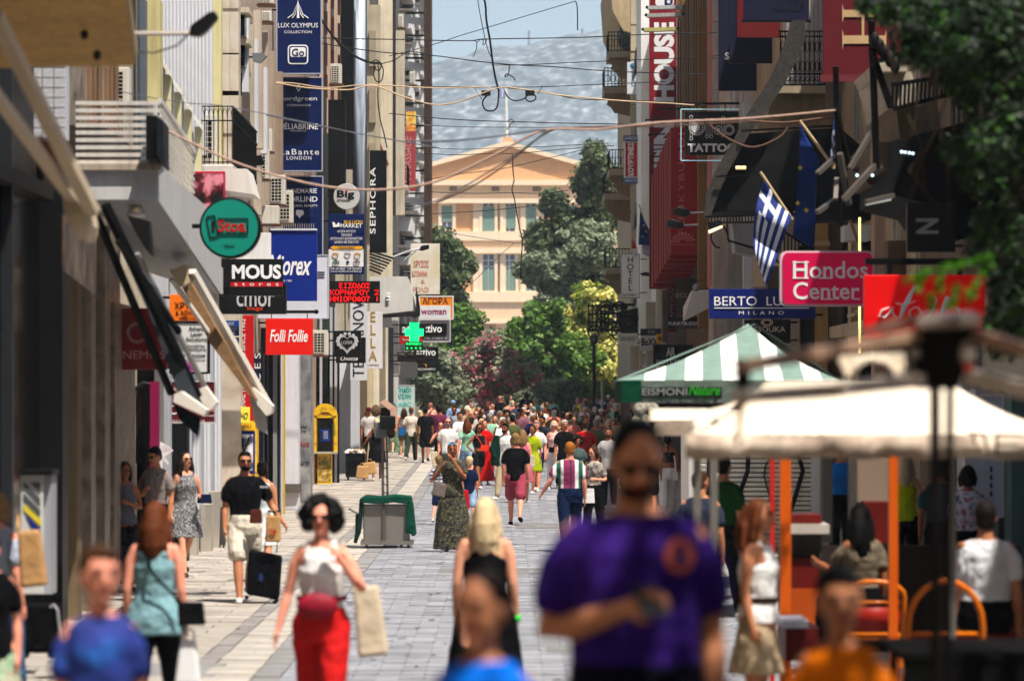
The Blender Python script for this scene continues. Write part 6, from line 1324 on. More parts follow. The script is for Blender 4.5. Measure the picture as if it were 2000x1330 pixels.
t=thing('phone','black phone held low by the man in purple','phone',PM['wr',-1]);MB().box(-.04,.04,-.075,.075,-.005,.005).build('phone_body',BLACK,t,local=True,bevel=.004);t.location=PM['wr',-1]+Vector((.07,-.06,.03));t.rotation_euler=(.6,0,.3)
person('boy with cropped hair in a bright blue t-shirt close to the camera',945,s=720,h=1.36,face=-14,sex='c',skin='mid',hair=('buzz','dark'),up=('tee',c_(30,120,236)),low=('shorts',nv),legs='step',head=(-14,.1))
person('boy in a dark blue football shirt with light shoulders at the lower left',195,s=560,h=1.32,face=12,sex='c',skin='pink',hair=('short','brown'),up=('tee',blotchy([K(24,40,120),K(30,60,160),K(60,140,236)],scale=2.4,pos=[.4,.58,.66],name='football_shirt')),low=('shorts',nv),legs='step2',head=(8,.0))
person('boy in an orange t-shirt at the lower right',1640,s=640,h=1.31,face=-4,sex='c',skin='mid',hair=('short','black'),up=('tee',c_(236,130,20)),low=('shorts',bk),legs='step',head=(10,.08),build=1.1)
CW=person('woman with big dark curls, white tank top and bright red trousers',628,s=300,h=1.68,face=-4,sex='f',skin='pink',hair=('curly','black'),up=('tank',wh),low=('pants',mat(K(206,30,28),rough=.85,var=.15,bump=1,bscale=6,name='red_cloth')),arms=('out2','strap'),legs='walk2',glasses='sun',shoes='red')
t=thing('bag','red patterned waist bag worn by the woman with dark curls','bag',CW['root'].location+Vector((-.02,-.16,.9)));MB().ball(CW['root'].location+Vector((-.02,-.16,.97)),.135,.05,.085,18,10).build('bag_body',mat(K(160,34,56),var=.5,scale=20,rough=.6),t,smooth=True);MB().loft([(CW['root'].location.x,CW['root'].location.y,CW['root'].location.z+z_,.168,.142)for z_ in(1.0,1.03)],24).build('strap',cloth(140,30,46),t)
bag('cream canvas shoulder bag of the woman with dark curls',CW['root'].location+Vector((.31,.10,.86)),.20,.46,.12,canvas,strap_pts=[CW['sh',1]+Vector((0,-.07,-.01)),CW['sh',1]+Vector((-.01,0,.07)),CW['sh',1]+Vector((.08,.1,-.35))],tilt=-.12)
BW=person('woman with long pale blond hair and a black sleeveless dress, seen from behind',948,s=272,h=1.70,face=174,sex='f',skin='fair',hair=('long','blond'),up=('strappy',bk),low=('longskirt',bk),arms=('down','down'),legs='walk',build=1.16,shoes='black')
t=thing('bracelet','bright green bracelet on the blond woman in black','bracelet',BW['wr',-1]);d_=(BW['wr',-1]-BW['el',-1]).normalized()
MB().tube([BW['wr',-1]-d_*.01,BW['wr',-1]+d_*.03],.036,16).build('band',mat(K(30,220,90),rough=.4),t,smooth=True)
TW=person('woman in a loose pale turquoise top with pinned auburn hair, seen from behind',303,s=286,h=1.66,face=172,sex='f',skin='pink',hair=('long','auburn'),up=('tunic',c_(140,176,184)),low=('leggings',bk),arms=('down','down'),legs='step',build=1.05,shoes='black')
t=bag('black shoulder bag strap across the back of the turquoise top',TW['hp',-1]+TW['right']*-.16+Vector((0,-.02,.05)),.2,.16,.08,bk,strap_pts=[TW['sh',1]+Vector((.09,-.07,.07)),TW['sh',1]*.5+TW['hp',-1]*.5+Vector((0.02,-.175,.1)),TW['hp',-1]+Vector((.15,-.17,.08))])
bag('white plastic bag carried by the woman in the turquoise top',TW['wr',-1]+Vector((.02,0,-.26)),.18,.3,.1,mat(K(226),rough=.4,var=.05),handle=.08,taper=.6)
GW=person('woman in a grey t-shirt with a tan shoulder bag at the left edge',-5,s=256,h=1.68,face=150,sex='f',skin='pink',hair=('bob','dirty'),up=('tee',c_(170,176,190)),low=('pants',jean),arms=('down','down'),legs='step',build=1.15)
bag('tan slouchy shoulder bag of the woman in the grey t-shirt',W(62,1090,28.6),.2,.42,.12,c_(190,150,108),strap_pts=[W(34,930+70,29.2),W(36,1030,28.6),W(44,1060,28.6)],tilt=-.1)
t=thing('trolley','black shopping trolley with a curved metal handle behind the woman in grey','trolley',W(80,1270,31));MB().pprism([(30,1180),(110,1180),(118,1275),(40,1275)],31,.35).build('bag_body',bk,t,bevel=.03);MB().tube([W(98,1186,31),W(104,1180,31),W(112,1190,31),W(122,1275,31)],.012,8).build('handle',metal(190,190,194),t)
for x in(50,100):MB().tube([W(x,1276,31.1),W(x,1276,31.16)],.035,12).build('wheel',BLACK,t)
person('woman in a light patterned skirt at the lower left corner',-20,s=330,h=1.42,face=0,sex='f',skin='pink',hair=('short','dark'),up=('tee',bk),low=('skirt',blotchy([K(120,160,130),K(170,190,160),K(190,110,120)],scale=5)),legs='stand')
# --- middle distance, left
SM=person('bearded man in a black t-shirt and pale shorts walking with a suitcase',478,s=167,h=1.80,face=12,skin='mid',hair=('short','black'),up=('tee',bk),low=('shorts',c_(222,212,196)),arms=('down','out'),legs='walk',glasses='sun',beard='black',build=1.08)
text('RIVE',508,951,16,4,SM['Y']-.24,WL_,SM['root'])
bag('small brown leather pouch at the hip of the man with the suitcase',W(500,1008,SM['Y']-.28),.15,.16,.08,c_(96,50,40))
t=thing('suitcase','black cabin suitcase on four wheels with its handle pulled up','suitcase',W(516,1170,44.6));Ys=44.6
MB().hexa([W(486,1074,Ys),W(550,1086,Ys),W(544,1172,Ys),W(480,1160,Ys)],[W(488,1072,Ys+.28),W(552,1084,Ys+.28),W(546,1168,Ys+.28),W(483,1156,Ys+.28)]).build('shell',cloth(22,24,28),t,bevel=.03)
MB().pprism([(507,1118),(514,1124),(512,1136),(505,1132)],Ys-.012,.02).build('logo',mat(K(40,60,130)),t)
for a in((482,1160),(536,1170),(540,1166)):MB().ball(W(a[0],a[1]+6,Ys+.1),.025).build('wheel',BLACK,t)
for x in(516,540):MB().tube([W(x,1080,Ys+.1),W(x+8,998,Ys+.1)],.007,6).build('handle_bar',metal(120,120,124),t)
MB().tube([W(523,998,Ys+.1),W(549,998,Ys+.1)],.015,8).build('grip',BLACK,t)
t=bag('brown paper bag with a red mark hung on the suitcase handle',W(534,1032,Ys-.05),.17,.31,.1,kraft,handle=.06,taper=1);text('H&M',532,1038,14,12,Ys-.11,RD,t,bold=.01)
person('woman in a pale skirt partly hidden behind the man with the suitcase',512,s=150,h=1.6,face=180,sex='f',skin='mid',hair=('bun','dark'),up=('tank',c_(206,212,214)),low=('skirt',wh),legs='walk2')
GD=person('woman with long dark hair in a dotted grey dress, looking up',362,s=146,h=1.70,face=24,sex='f',skin='fair',hair=('long','dark'),up=('dress',blotchy([K(70,70,74),K(120,120,124),K(190,188,188)],scale=60,pos=[.4,.52,.62])),low=('none',.58),arms=('down','bent'),legs='walk',glasses='sun',head=(10,-.15),shoes='black')
bag('dark blue clutch bag held by the woman in the dotted dress',GD['wr',1]+Vector((.06,-.05,-.03)),.2,.12,.05,nv)
person('young man in a taupe t-shirt looking down in the shop shade',305,s=152,h=1.76,face=-30,skin='mid',hair=('short','black'),up=('tee',c_(150,138,136)),low=('pants',bk),arms=('phone','down'),legs='stand',head=(-10,.35),glasses='sun')
DW=person('woman with dark hair in a grey tank top standing in the shop shade',243,s=158,h=1.60,face=14,sex='f',skin='tan',hair=('long','black'),up=('tank',c_(110,110,120)),low=('longskirt',bk),arms=('down','phone'),legs='stand',head=(16,.3),shoes='black')
bag('black shoulder bag on the woman in the grey tank top',DW['hp',-1]+Vector((-.15,-.02,.02)),.1,.24,.16,bk,strap_pts=[DW['hp',-1]+Vector((-.13,0,.12)),DW['sh',-1]+Vector((0,0,.06))])
t=thing('mannequin','headless shop mannequin in a bright red dress inside the dress shop','mannequin',W(240,950,50.5));MB().loft([(wx(240,50.5),50.5,wz(y,50.5),r,r*.6)for y,r in((960,.14),(900,.14),(870,.11),(840,.15),(815,.13),(806,.04))],14).build('dress',mat(K(200,20,26)),t,smooth=True)
MB().tube([W(246,812,50.4),W(252,850,50.4),W(250,900,50.4)],[.045,.035,.025],10).build('arm',SK['fair'],t,smooth=True)
MB().tube([W(240,960,50.5),W(240,1060,50.5)],.02,8).build('stand',IRON,t)
t=thing('clothes_rail','rail of dark clothes under an arched hood in the dress shop','clothes rail',W(270,1040,53));
for i in range(7):MB().pprism([(258+i*6,765+i*3),(263+i*6,758+i*3),(263+i*6,905),(258+i*6,905)],53+i*.12,.1).build('garment',cloth(*random.choice([(26,22,24),(50,26,30),(34,30,36)])),t)
MB().tube([W(250,800,53),W(262,762,53),W(280,748,53),W(300,752,53)],.03,8).build('rail',BLACK,t)
t=thing('hanging_cloth','white cloth with pink edge hung beside the dress shop door','cloth',W(320,910,52));MB().pprism([(312,862),(330,872),(338,880),(322,892),(330,906),(316,900),(313,880)],52,.03).build('cloth',cloth(226,216,220),t)
# --- middle distance, centre
FD=person('woman in a long black floral dress holding a hand to her mouth',884,s=126,h=1.70,face=-8,sex='f',skin='tan',hair=('pony','auburn'),up=('tmaxi',blotchy([K(16,16,18),K(20,20,22),K(150,134,80),K(96,110,90),K(24,24,26)],scale=15,pos=[.4,.54,.57,.61,.64],distort=2.5)),low=('none',.05),arms=('strap','face'),legs='stand',build=1.12,head=(14,.1))
c=MB();
for sd in(-1,1):c.ball(FD['head']+Vector((sd*.035,-.07,.085)),.028,.014,.016,10,6)
t=thing('sunglasses','blue mirrored sunglasses pushed up on the floral dress woman','sunglasses',FD['head']);c.build('lens',mat(K(60,170,220),rough=.1),t)
bag('woven grey brown shoulder bag of the woman in the floral dress',W(858,956,FD['Y']-.2),.22,.22,.12,blotchy([K(90,80,74),K(130,116,108)],scale=60),strap_pts=[W(856,945,FD['Y']-.2),W(864,910,FD['Y']-.12)],tilt=.25)
person('boy with short fair hair in a blue and white striped shirt',857,s=104,h=1.30,face=170,sex='c',skin='pink',hair=('short','dirty'),up=('tee',striped(K(60,80,130),K(220,224,230),2,.07)),low=('shorts',nv),arms=('down','bent'),legs='walk')
person('blond boy in a navy t-shirt and pale denim shorts seen from behind',917,s=106,h=1.30,face=185,sex='c',skin='pink',hair=('short','blond'),up=('tee',nv),low=('shorts',ltj),legs='walk2')
bag('bright red bag beside the woman in the floral dress',W(910,975,69),.14,.34,.08,c_(206,24,56),taper=.6)
BP=person('man in a black t-shirt and dusty pink shorts walking away',1007,s=104,h=1.76,face=178,skin='pink',hair=('bob','dirty'),up=('tee',bk),low=('shorts',c_(176,84,100)),arms=('down','down'),legs='walk2',shoes='black',build=1.08)
STR=person('man in a shirt with broad pink, white and green stripes, seen from behind',1113,s=126,h=1.74,face=182,skin='pink',hair=('short','ginger'),up=('tee',striped(K(150,30,90),K(226,222,220),0,.34,.3,c3=[(.42,K(40,110,90)),(.62,K(226,222,220)),(.78,K(150,34,96)),(.93,K(30,30,60))])),low=('pants',nv),arms=('down','out'),legs='walk',build=1.1)
person('woman with brown hair in a patterned top holding a white paper',1160,s=116,h=1.58,face=-25,sex='f',skin='fair',hair=('bob','brown'),up=('tee',blotchy([K(60,56,54),K(150,140,130),K(200,190,180)],scale=14)),low=('pants',bk),arms=('bent','bent'),legs='step',head=(-20,.3))
bag('white paper bag held by the woman in the patterned top',W(1150,968,63.6),.2,.24,.03,wh)
WB=person('woman with a dark braid, black bandeau top and white trousers walking away',1304,s=97,h=1.70,face=180,sex='f',skin='tan',hair=('braid','black'),up=('band',bk),low=('wide',wh),arms=('down','down'),legs='walk')
bag('white shoulder bag on the woman with the dark braid',W(1320,930,76.6),.1,.16,.06,wh,strap_pts=[W(1320,920,76.5),W(1317,890,76.7)])
LB=person('blond woman in a black dress carrying two brown paper bags',736,s=73,h=1.68,face=180,sex='f',skin='tan',hair=('wavy','blond'),up=('dress',bk),low=('none',.52),arms=('down','out'),legs='step',shoes='white')
bag('crumpled brown paper bag in front, carried by the blond woman',W(708,922,101.8),.34,.34,.16,kraft,handle=.08,taper=.9,tilt=.08);bag('second brown paper bag behind the crumpled one',W(722,914,102.2),.36,.32,.16,mat(K(200,158,112),rough=.8,var=.2,name='kraft_paper'),handle=.08,taper=.95,tilt=-.15)
# sweeper cart with pole
t=thing('handcart','square grey metal handcart with green cloth over its sides and a tall pole','cart',W(756,1068,61));Yc=61.0;gm=metal(150,144,138,rough=.5)
MB().hexa([W(708,984,Yc),W(800,984,Yc),W(801,1058,Yc),W(710,1058,Yc)],[W(708,984,Yc+.7),W(800,984,Yc+.7),W(801,1058,Yc+.7),W(710,1058,Yc+.7)]).build('box',gm,t,bevel=.02)
MB().bar(W(750,984,Yc-.02),W(750,1060,Yc-.02),.05,.03).build('strut',metal(120,114,110),t);MB().pbox(704,1056,806,1064,Yc-.04,.8).build('chassis',gm,t)
green=cloth(34,84,70)
o=MB().pprism([(702,974),(712,968),(740,970),(770,967),(802,970),(804,982),(790,984),(770,981),(740,984),(706,982)],Yc-.08,.85).build('cloth',green,t,bevel=.02);MB().pprism([(794,976),(806,980),(813,1044),(806,1048),(800,1040),(792,1042)],Yc-.07,.4).build('cloth',green,t,bevel=.02);MB().pprism([(702,976),(710,980),(704,1040),(696,1060),(694,1050),(700,1010)],Yc-.05,.3).build('cloth',cloth(30,60,56),t)
for x in(716,752,784,798):
 for dy in(0,.6):MB().tube([W(x-3,1067,Yc+dy),W(x+3,1067,Yc+dy)],.055,14).build('wheel',BLACK,t)
MB().bar(W(681,993,Yc),W(700,1004,Yc),.03).build('handle',gm,t);MB().tube([W(698,1004,Yc-.02),W(697,1040,Yc-.02),W(694,1060,Yc-.02)],.03,8).build('hose',BLACK,t)
MB().bar(W(748,985,Yc+.3),W(747,800,Yc+.3),.045).build('pole',metal(128,120,114),t);MB().bar(W(757,970,Yc+.35),W(755,840,Yc+.35),.035).build('pole',metal(128,120,114),t)
for i in range(6):MB().bar(W(746,880+i*16,Yc+.28),W(758,884+i*16,Yc+.34),.012).build('lashing',BLACK,t)
t=thing('wooden_box','pinkish cardboard box with an open flap tied at the top of the cart pole','box',W(762,830,61));cb=mat(K(214,178,160),rough=.8,var=.1)
MB().hexa([W(742,786,61),W(752,779,61),W(774,796,61),W(762,802,61)],[W(742,788,61.3),W(752,781,61.3),W(775,798,61.3),W(762,804,61.3)]).build('flap',cb,t);MB().hexa([W(762,800,61),W(775,796,61),W(778,826,61),W(764,832,61)],[W(762,800,61.3),W(775,796,61.3),W(778,826,61.3),W(764,832,61.3)]).build('side',cb,t);MB().pbox(742,796,762,850,61.05,.3).build('dark_side',mat(K(60,44,40),rough=.8,var=.5,scale=9),t)
t=thing('equipment_bundle','bundle of dark cameras and grey boxes strapped to the cart pole','bundle',W(745,855,61));MB().pbox(731,824,758,855,60.9,.25).build('grey_box',paint(120,120,124),t,bevel=.02);MB().pbox(742,812,772,838,60.8,.2).build('black_case',BLACK,t,bevel=.02);MB().ball(W(734,802,60.95),.08,.06,.1).build('pouch',cloth(120,96,78),t);MB().ball(W(764,846,60.85),.07,.05,.08).build('pouch',cloth(60,44,40),t)
# --- the crowd
T_=lambda*c:c_(*c)
#EXTRA
crowd=[('man in a beige shirt and olive trousers seen from behind, by the pale board',803,793,1.78,170,'m','mid',('short','auburn'),('tee',T_(216,204,190)),('pants',T_(70,72,60)),('down','bent'),{}),('woman with long brown hair and a blue bag at the left edge of the crowd',789,796,1.66,175,'f','mid',('long','brown'),('tank',T_(200,190,186)),('shorts',kh),('down','down'),{}),('man in a black t-shirt and black shorts walking away at the left of the crowd',831,794,1.80,178,'m','tan',('short','black'),('tee',bk),('shorts',bk),('down','down'),dict(shoes='black',s=62)),('man in a plum t-shirt scratching his neck',859,791,1.80,172,'m','tan',('short','dark'),('tee',T_(126,56,84)),('pants',bk),('down','head'),dict(build=1.15)),('person in a pale blue cap and top, tall in the crowd behind the plum shirt',885,780,1.80,180,'m','tan',('bald','dark'),('long',T_(150,176,214)),('pants',bk),('down','down'),dict(hat=('cap',T_(150,176,214)))),('bearded man in a grey t-shirt with a dark crossbody strap',887,792,1.84,0,'m','tan',('short','dark'),('tee',T_(150,156,168)),('shorts',kh),('bent','down'),dict(glasses='sun',beard='dark')),('bald man with sunglasses in a plain white t-shirt',875,813,1.78,4,'m','pink',('bald','grey'),('tee',wh),('shorts',T_(120,120,120)),('down','down'),dict(glasses='sun',beard='grey',build=1.1)),('woman in a black vest with sunglasses and a white tote',861,837,1.66,0,'f','pink',('pony','dark'),('tank',bk),('shorts',bk),('strap','down'),dict(glasses='sun',s=76)),('woman in a black halter top with an orange crossbody bag, dark shorts',935,831,1.66,26,'f','tan',('bob','black'),('crop',bk),('shorts',T_(36,36,42)),('hip','bent'),dict(glasses='sun',s=78)),('smiling woman in a long bright red dress',946,820,1.68,10,'f','pink',('pony','brown'),('tmaxi',T_(214,18,40)),('none',.12),('down','bent'),dict(legs='stand')),('woman with a bare back and a dark blue dress',921,811,1.68,168,'f','pink',('pony','dark'),('band',bk),('longskirt',nv),('down','down'),{}),('sunburnt man with sunglasses among the heads',930,800,1.74,0,'m','pink',('buzz','brown'),('tee',T_(196,190,190)),('shorts',kh),('down','down'),dict(glasses='sun')),('woman with white sunglasses in a white blouse',945,806,1.64,5,'f','fair',('long','brown'),('tee',wh),('skirt',wh),('down','bent'),dict(glasses='sun',gl_m=mat(K(220)))),('auburn haired woman in a cream jacket facing the trees',916,778,1.70,170,'f','fair',('bob','auburn'),('long',T_(226,216,190)),('pants',T_(200,190,170)),('down','down'),{}),('woman with long reddish hair at the back of the crowd',953,782,1.66,150,'f','fair',('long','auburn'),('tee',T_(130,130,160)),('pants',jean),('down','down'),{}),('tall man in a black t-shirt standing above the crowd',976,770,1.88,6,'m','pink',('short','black'),('tee',bk),('pants',bk),('down','down'),dict(glasses='sun',build=1.1)),('person with a pale green top near the back right of the tall man',992,779,1.70,190,'f','mid',('short','black'),('tank',T_(170,190,160)),('pants',bk),('down','down'),{}),('bearded person in dark clothes at the back of the crowd',1008,783,1.72,20,'m','tan',('short','black'),('tee',T_(70,76,90)),('pants',bk),('down','down'),dict(beard='black')),('very large dark figure in black at the far end',1028,765,1.95,180,'m','dark',('buzz','black'),('long',bk),('pants',bk),('down','down'),dict(build=1.35)),('woman in a white t-shirt with tied dark hair facing the camera',1037,786,1.68,0,'f','fair',('pony','dark'),('tee',wh),('pants',jean),('down','down'),{}),('man in a dark cap and plaid shirt with blue backpack straps',1016,794,1.84,2,'m','tan',('bald','dark'),('tee',blotchy([K(110,50,70),K(150,90,110),K(80,40,60)],scale=20)),('shorts',nv),('bent','bent'),dict(glasses='sun',hat=('cap',T_(24,30,50)))),('woman with dark curly hair in a dark dress',989,801,1.64,15,'f','mid',('curly','dark'),('dress',bk),('none',.5),('down','down'),{}),('smiling woman with wavy fair hair',967,810,1.62,-10,'f','fair',('wavy','dirty'),('tee',wh),('shorts',ltj),('down','down'),{}),('blond child in a white t-shirt',981,818,1.45,175,'c','fair',('short','blond'),('tee',wh),('shorts',ltj),('out','down'),{}),('bearded man in a dark green jacket over a long white t-shirt',987,823,1.80,-28,'m','tan',('short','black'),('loose',wh),('pants',T_(190,172,144)),('up','down'),dict(beard='black')),('woman with long fair brown hair in a pink dress seen from behind',1021,838,1.66,176,'f','pink',('long','dirty'),('dress',T_(214,120,140)),('none',.5),('down','down'),{}),('woman in a lime green short dress',1041,831,1.68,-24,'f','tan',('bun','black'),('tdress',T_(170,186,70)),('none',.6),('down','down'),dict(s=81)),('grey haired man in a white polo shirt with a dark strap',1048,821,1.74,-20,'m','pink',('short','grey'),('polo',wh),('shorts',nv),('down','down'),{}),('man with a black cap leaning forward',1064,810,1.74,-40,'m','tan',('short','black'),('tee',T_(50,56,70)),('pants',bk),('bent','down'),dict(lean=-.15)),('woman in a flowered top left of the dark curly hair',1036,801,1.60,15,'f','fair',('bob','brown'),('tee',blotchy([K(70,60,70),K(200,180,180),K(150,80,90)],scale=16)),('pants',bk),('down','down'),{}),('woman with a high bun in a yellow top seen from behind',1067,790,1.70,175,'f','tan',('bun','brown'),('tank',T_(220,190,110)),('skirt',wh),('down','down'),{}),('blond woman with white sunglasses, pale pink vest and white trousers',1082,825,1.72,4,'f','pink',('bob','blond'),('tank',T_(232,186,180)),('pants',wh),('down','down'),dict(glasses='sun',gl_m=mat(K(230)),s=78)),('small boy in a red vest beside the pale pink vest',1098,834,1.50,-20,'c','pink',('short','dark'),('tank',T_(200,50,50)),('shorts',nv),('down','down'),{}),('woman in a white tank top with a dark crossbody strap',1122,810,1.70,8,'f','tan',('pony','black'),('tank',wh),('pants',T_(110,110,116)),('down','down'),{}),('close cropped man in a bright red t-shirt seen from behind',1143,818,1.76,178,'m','pink',('buzz','brown'),('tee',rd),('shorts',T_(90,100,100)),('down','down'),dict(build=1.2)),('grey haired man in a white shirt seen from behind',1139,788,1.76,180,'m','tan',('short','grey'),('long',T_(210,216,232)),('pants',nv),('down','down'),{}),('man with an olive cap and an olive shirt',1150,772,1.80,176,'m','tan',('bald','dark'),('tee',T_(78,84,66)),('pants',kh),('down','down'),dict(hat=('cap',T_(104,106,84)))),('woman in a coral top talking at the back',1110,768,1.76,20,'f','tan',('long','dark'),('tank',T_(216,96,100)),('pants',jean),('down','bent'),{}),('man in a black t-shirt with a turquoise print at the back',1087,762,1.88,8,'m','tan',('short','black'),('tee',blotchy([K(16,16,20),K(20,22,26),K(40,170,170)],scale=9,pos=[.4,.6,.62])),('pants',bk),('bent','down'),dict(glasses='sun')),('man in a yellow vest with sunglasses',1133,774,1.78,-12,'m','tan',('buzz','dark'),('tank',T_(226,200,110)),('shorts',bk),('down','down'),dict(glasses='sun')),('person wearing a straw sun hat',1113,803,1.66,170,'f','pink',('bob','brown'),('tank',T_(190,120,110)),('shorts',kh),('down','down'),dict(hat=('brim',T_(206,176,120)))),('man with bare sunburnt shoulders seen from behind',1099,802,1.74,180,'m','tan',('short','dark'),('band',T_(150,90,80)),('shorts',bk),('down','down'),dict(build=1.15)),('dark haired woman in a brown dress behind the bare shoulders',1085,793,1.66,176,'f','tan',('long','dark'),('dress',T_(70,46,44)),('none',.5),('down','down'),{}),('man in a white cap and a navy shirt with red stripes',1168,812,1.72,-10,'m','pink',('bald','grey'),('tee',striped(K(40,60,90),K(200,60,60),0,.1)),('shorts',kh),('bent','down'),dict(hat=('bucket',T_(206,200,180)))),('person in a white cap looking down near the corner',1173,796,1.70,20,'f','pink',('bob','brown'),('tee',T_(190,150,130)),('pants',bk),('down','down'),dict(hat=('cap',wh))),('person in a plain white t-shirt close to the tent',1186,779,1.74,175,'m','mid',('short','dark'),('tee',wh),('pants',jean),('down','down'),{}),('person with a white sun hat at the back near the tent',1188,770,1.76,10,'f','pink',('bob','dirty'),('tee',T_(220,216,214)),('pants',bk),('down','down'),dict(hat=('bucket',wh))),('man in a bright green t-shirt near the tent',1197,777,1.76,0,'m','pink',('bald','grey'),('tee',T_(36,110,70)),('pants',bk),('down','down'),{}),('auburn haired person in a white shirt at the back',1172,769,1.78,150,'m','pink',('short','auburn'),('tee',T_(220,216,220)),('pants',bk),('down','down'),{}),('black haired person in a dark blue shirt near the white cap',1182,788,1.74,172,'m','tan',('short','black'),('tee',T_(44,56,84)),('pants',bk),('down','down'),{}),('woman with round glasses and tied hair beside the tent',1197,818,1.66,6,'f','fair',('long','auburn'),('tee',T_(120,110,110)),('pants',bk),('down','down'),dict(glasses='sun',gl_m=mat(K(120,60,50)))),('man in a light blue t-shirt seen from behind beside the tent',1216,807,1.76,178,'m','mid',('short','black'),('tee',T_(120,156,206)),('shorts',nv),('down','down'),dict(build=1.1)),('white haired person behind the light blue t-shirt',1229,804,1.72,178,'m','pink',('short','white'),('tee',T_(170,160,150)),('pants',bk),('down','down'),{}),('bearded man with swept back brown hair next to the purple shirt',1189,833,1.76,-8,'m','mid',('short','brown'),('tee',T_(190,186,186)),('pants',bk),('down','down'),dict(beard='brown')),('dark curly haired woman in a grey green top',1128,851,1.60,6,'f','tan',('curly','dark'),('tee',T_(90,106,104)),('pants',bk),('down','down'),dict(s=92)),('man in a lavender grey t-shirt walking away beside the purple shirt',1268,847,1.78,178,'m','mid',('short','dark'),('tee',T_(160,146,176)),('shorts',bk),('down','down'),dict(s=100)),('woman in a white hat, black t-shirt and cream shorts by the left shops',701,806,1.64,-6,'f','pink',('bob','brown'),('tee',T_(56,58,66)),('shorts',T_(222,212,200)),('down','down'),dict(hat=('bucket',wh),s=60,glasses='sun')),('woman in a white top and skirt next to the white pillar',677,812,1.62,40,'f','pink',('pony','brown'),('tank',T_(206,220,232)),('skirt',wh),('down','down'),dict(s=60)),('person in a maroon cap by the left wall',720,787,1.78,8,'m','tan',('bald','dark'),('tee',T_(196,190,190)),('pants',bk),('down','down'),dict(hat=('cap',T_(110,30,40)),s=62)),('person in a grey t-shirt with dark hair by the left wall',733,779,1.84,15,'m','tan',('short','black'),('tee',T_(130,136,150)),('pants',bk),('down','down'),dict(s=58)),('woman in a long green patterned skirt behind the cart pole',774,800,1.66,176,'f','pink',('bob','brown'),('tank',T_(226,150,130)),('longskirt',blotchy([K(50,76,60),K(100,130,100),K(150,160,140)],scale=12)),('down','down'),dict(s=57)),('person with blond hair close to the black t-shirt',820,800,1.66,170,'f','fair',('bob','blond'),('tank',T_(220,190,170)),('shorts',kh),('down','down'),{}),('sunburnt man with glasses above the black t-shirt',841,782,1.78,-6,'m','pink',('short','dark'),('tank',T_(226,190,176)),('pants',bk),('down','down'),dict(glasses='sun')),('person in a striped brown blouse near the grey t-shirt',904,796,1.66,160,'f','tan',('bob','brown'),('tee',blotchy([K(130,104,80),K(190,170,140),K(90,70,60)],scale=18)),('pants',bk),('down','down'),{}),('dark haired woman talking beside the sunburnt man',941,796,1.66,30,'f','tan',('long','dark'),('tank',T_(60,40,50)),('pants',bk),('down','down'),{}),('grey haired woman with a pale shawl near the curls',1002,806,1.60,-20,'f','fair',('bob','grey'),('long',T_(200,196,200)),('pants',bk),('down','down'),{}),('person in a mustard top right of the plaid shirt',1056,800,1.64,10,'f','tan',('bob','black'),('tee',T_(190,150,70)),('pants',bk),('down','down'),{}),('person in a dark blue dress left of the red t-shirt',1158,806,1.66,160,'f','tan',('long','black'),('dress',T_(30,40,80)),('none',.5),('down','down'),{}),('person in a rust coloured shirt behind the white tank top',1126,796,1.72,178,'m','tan',('short','dark'),('tee',T_(150,80,60)),('pants',bk),('down','down'),{}),('person in a teal sun hat by the pale board',768,783,1.70,20,'f','tan',('bob','dark'),('tee',T_(60,130,130)),('pants',bk),('down','down'),dict(hat=('bucket',T_(60,140,140)),s=54)),]
CP={}
legs_cyc=['walk','step','walk2','step2']
for i,(lb,px,top,h,fc_,sex,sk,hr,u,lo_,ar,ex)in enumerate(crowd):
 ex=dict(ex);kw={}
 if 's' in ex:kw['s']=ex.pop('s')
 else:kw['top']=top
 CP[i]=person(lb,px,h=h,face=fc_,sex=sex,skin=sk,hair=hr,up=u,low=lo_,arms=ar,legs=ex.pop('legs',legs_cyc[i%4]),group='people in the far crowd',**kw,**ex)
exc=[('white',(226,224,222)),('navy',(34,44,84)),('black',(24,24,28)),('salmon pink',(220,130,120)),('pale blue',(150,180,210)),('beige',(200,180,150)),('grey',(130,132,138)),('olive',(100,104,70)),('dark red',(140,30,40)),('mint',(150,196,170))]
exh=[('black','short'),('brown','long'),('blond','bob'),('dark','pony'),('grey','short'),('auburn','long'),('white','short'),('dirty','bob')]
rx=random.Random(21);k_=0
near_=['by the oleander','by the evergreens','by the flowering tree','by the tents']
for i in range(78):
 cn,cc=exc[i%10];hc_,hs_=exh[(i//10)%8];fem_=hs_ in('long','bob','pony')
 px_=900+(i*61.8)%330+rx.uniform(-4,4);tp_=rx.choice([772,776,781,785,790,796,802,808,815]if i<44 else[786,793,800,806,812,817]);wh_=near_[0]if px_<1000 else near_[1]if px_<1100 else near_[2]if px_<1190 else near_[3]
 person('%s in a %s %s with %s %s hair, crowd %s'%('woman' if fem_ else 'man',cn,'vest' if i%3==0 and fem_ else 't-shirt',{'pony':'tied back','bob':'bobbed'}.get(hs_,hs_),{'dirty':'fair'}.get(hc_,hc_),wh_),px_,top=tp_,h=(1.66 if fem_ else 1.76)+rx.uniform(-.04,.05),face=rx.choice([0,10,-20,170,180,190,150,35]),sex='f' if fem_ else 'm',skin=rx.choice(['tan','mid','pink','fair']),hair=(hs_,hc_),up=('tank' if i%3==0 and fem_ else 'tee',T_(*cc)),low=(rx.choice(['shorts','pants','skirt']if fem_ else['shorts','pants']),rx.choice([bk,nv,kh,ltj,wh])),arms=rx.choice([('down','bent'),('fwd','back'),('down','down'),('strap','down')]),legs=legs_cyc[i%4],group='people in the far crowd',lod=2)
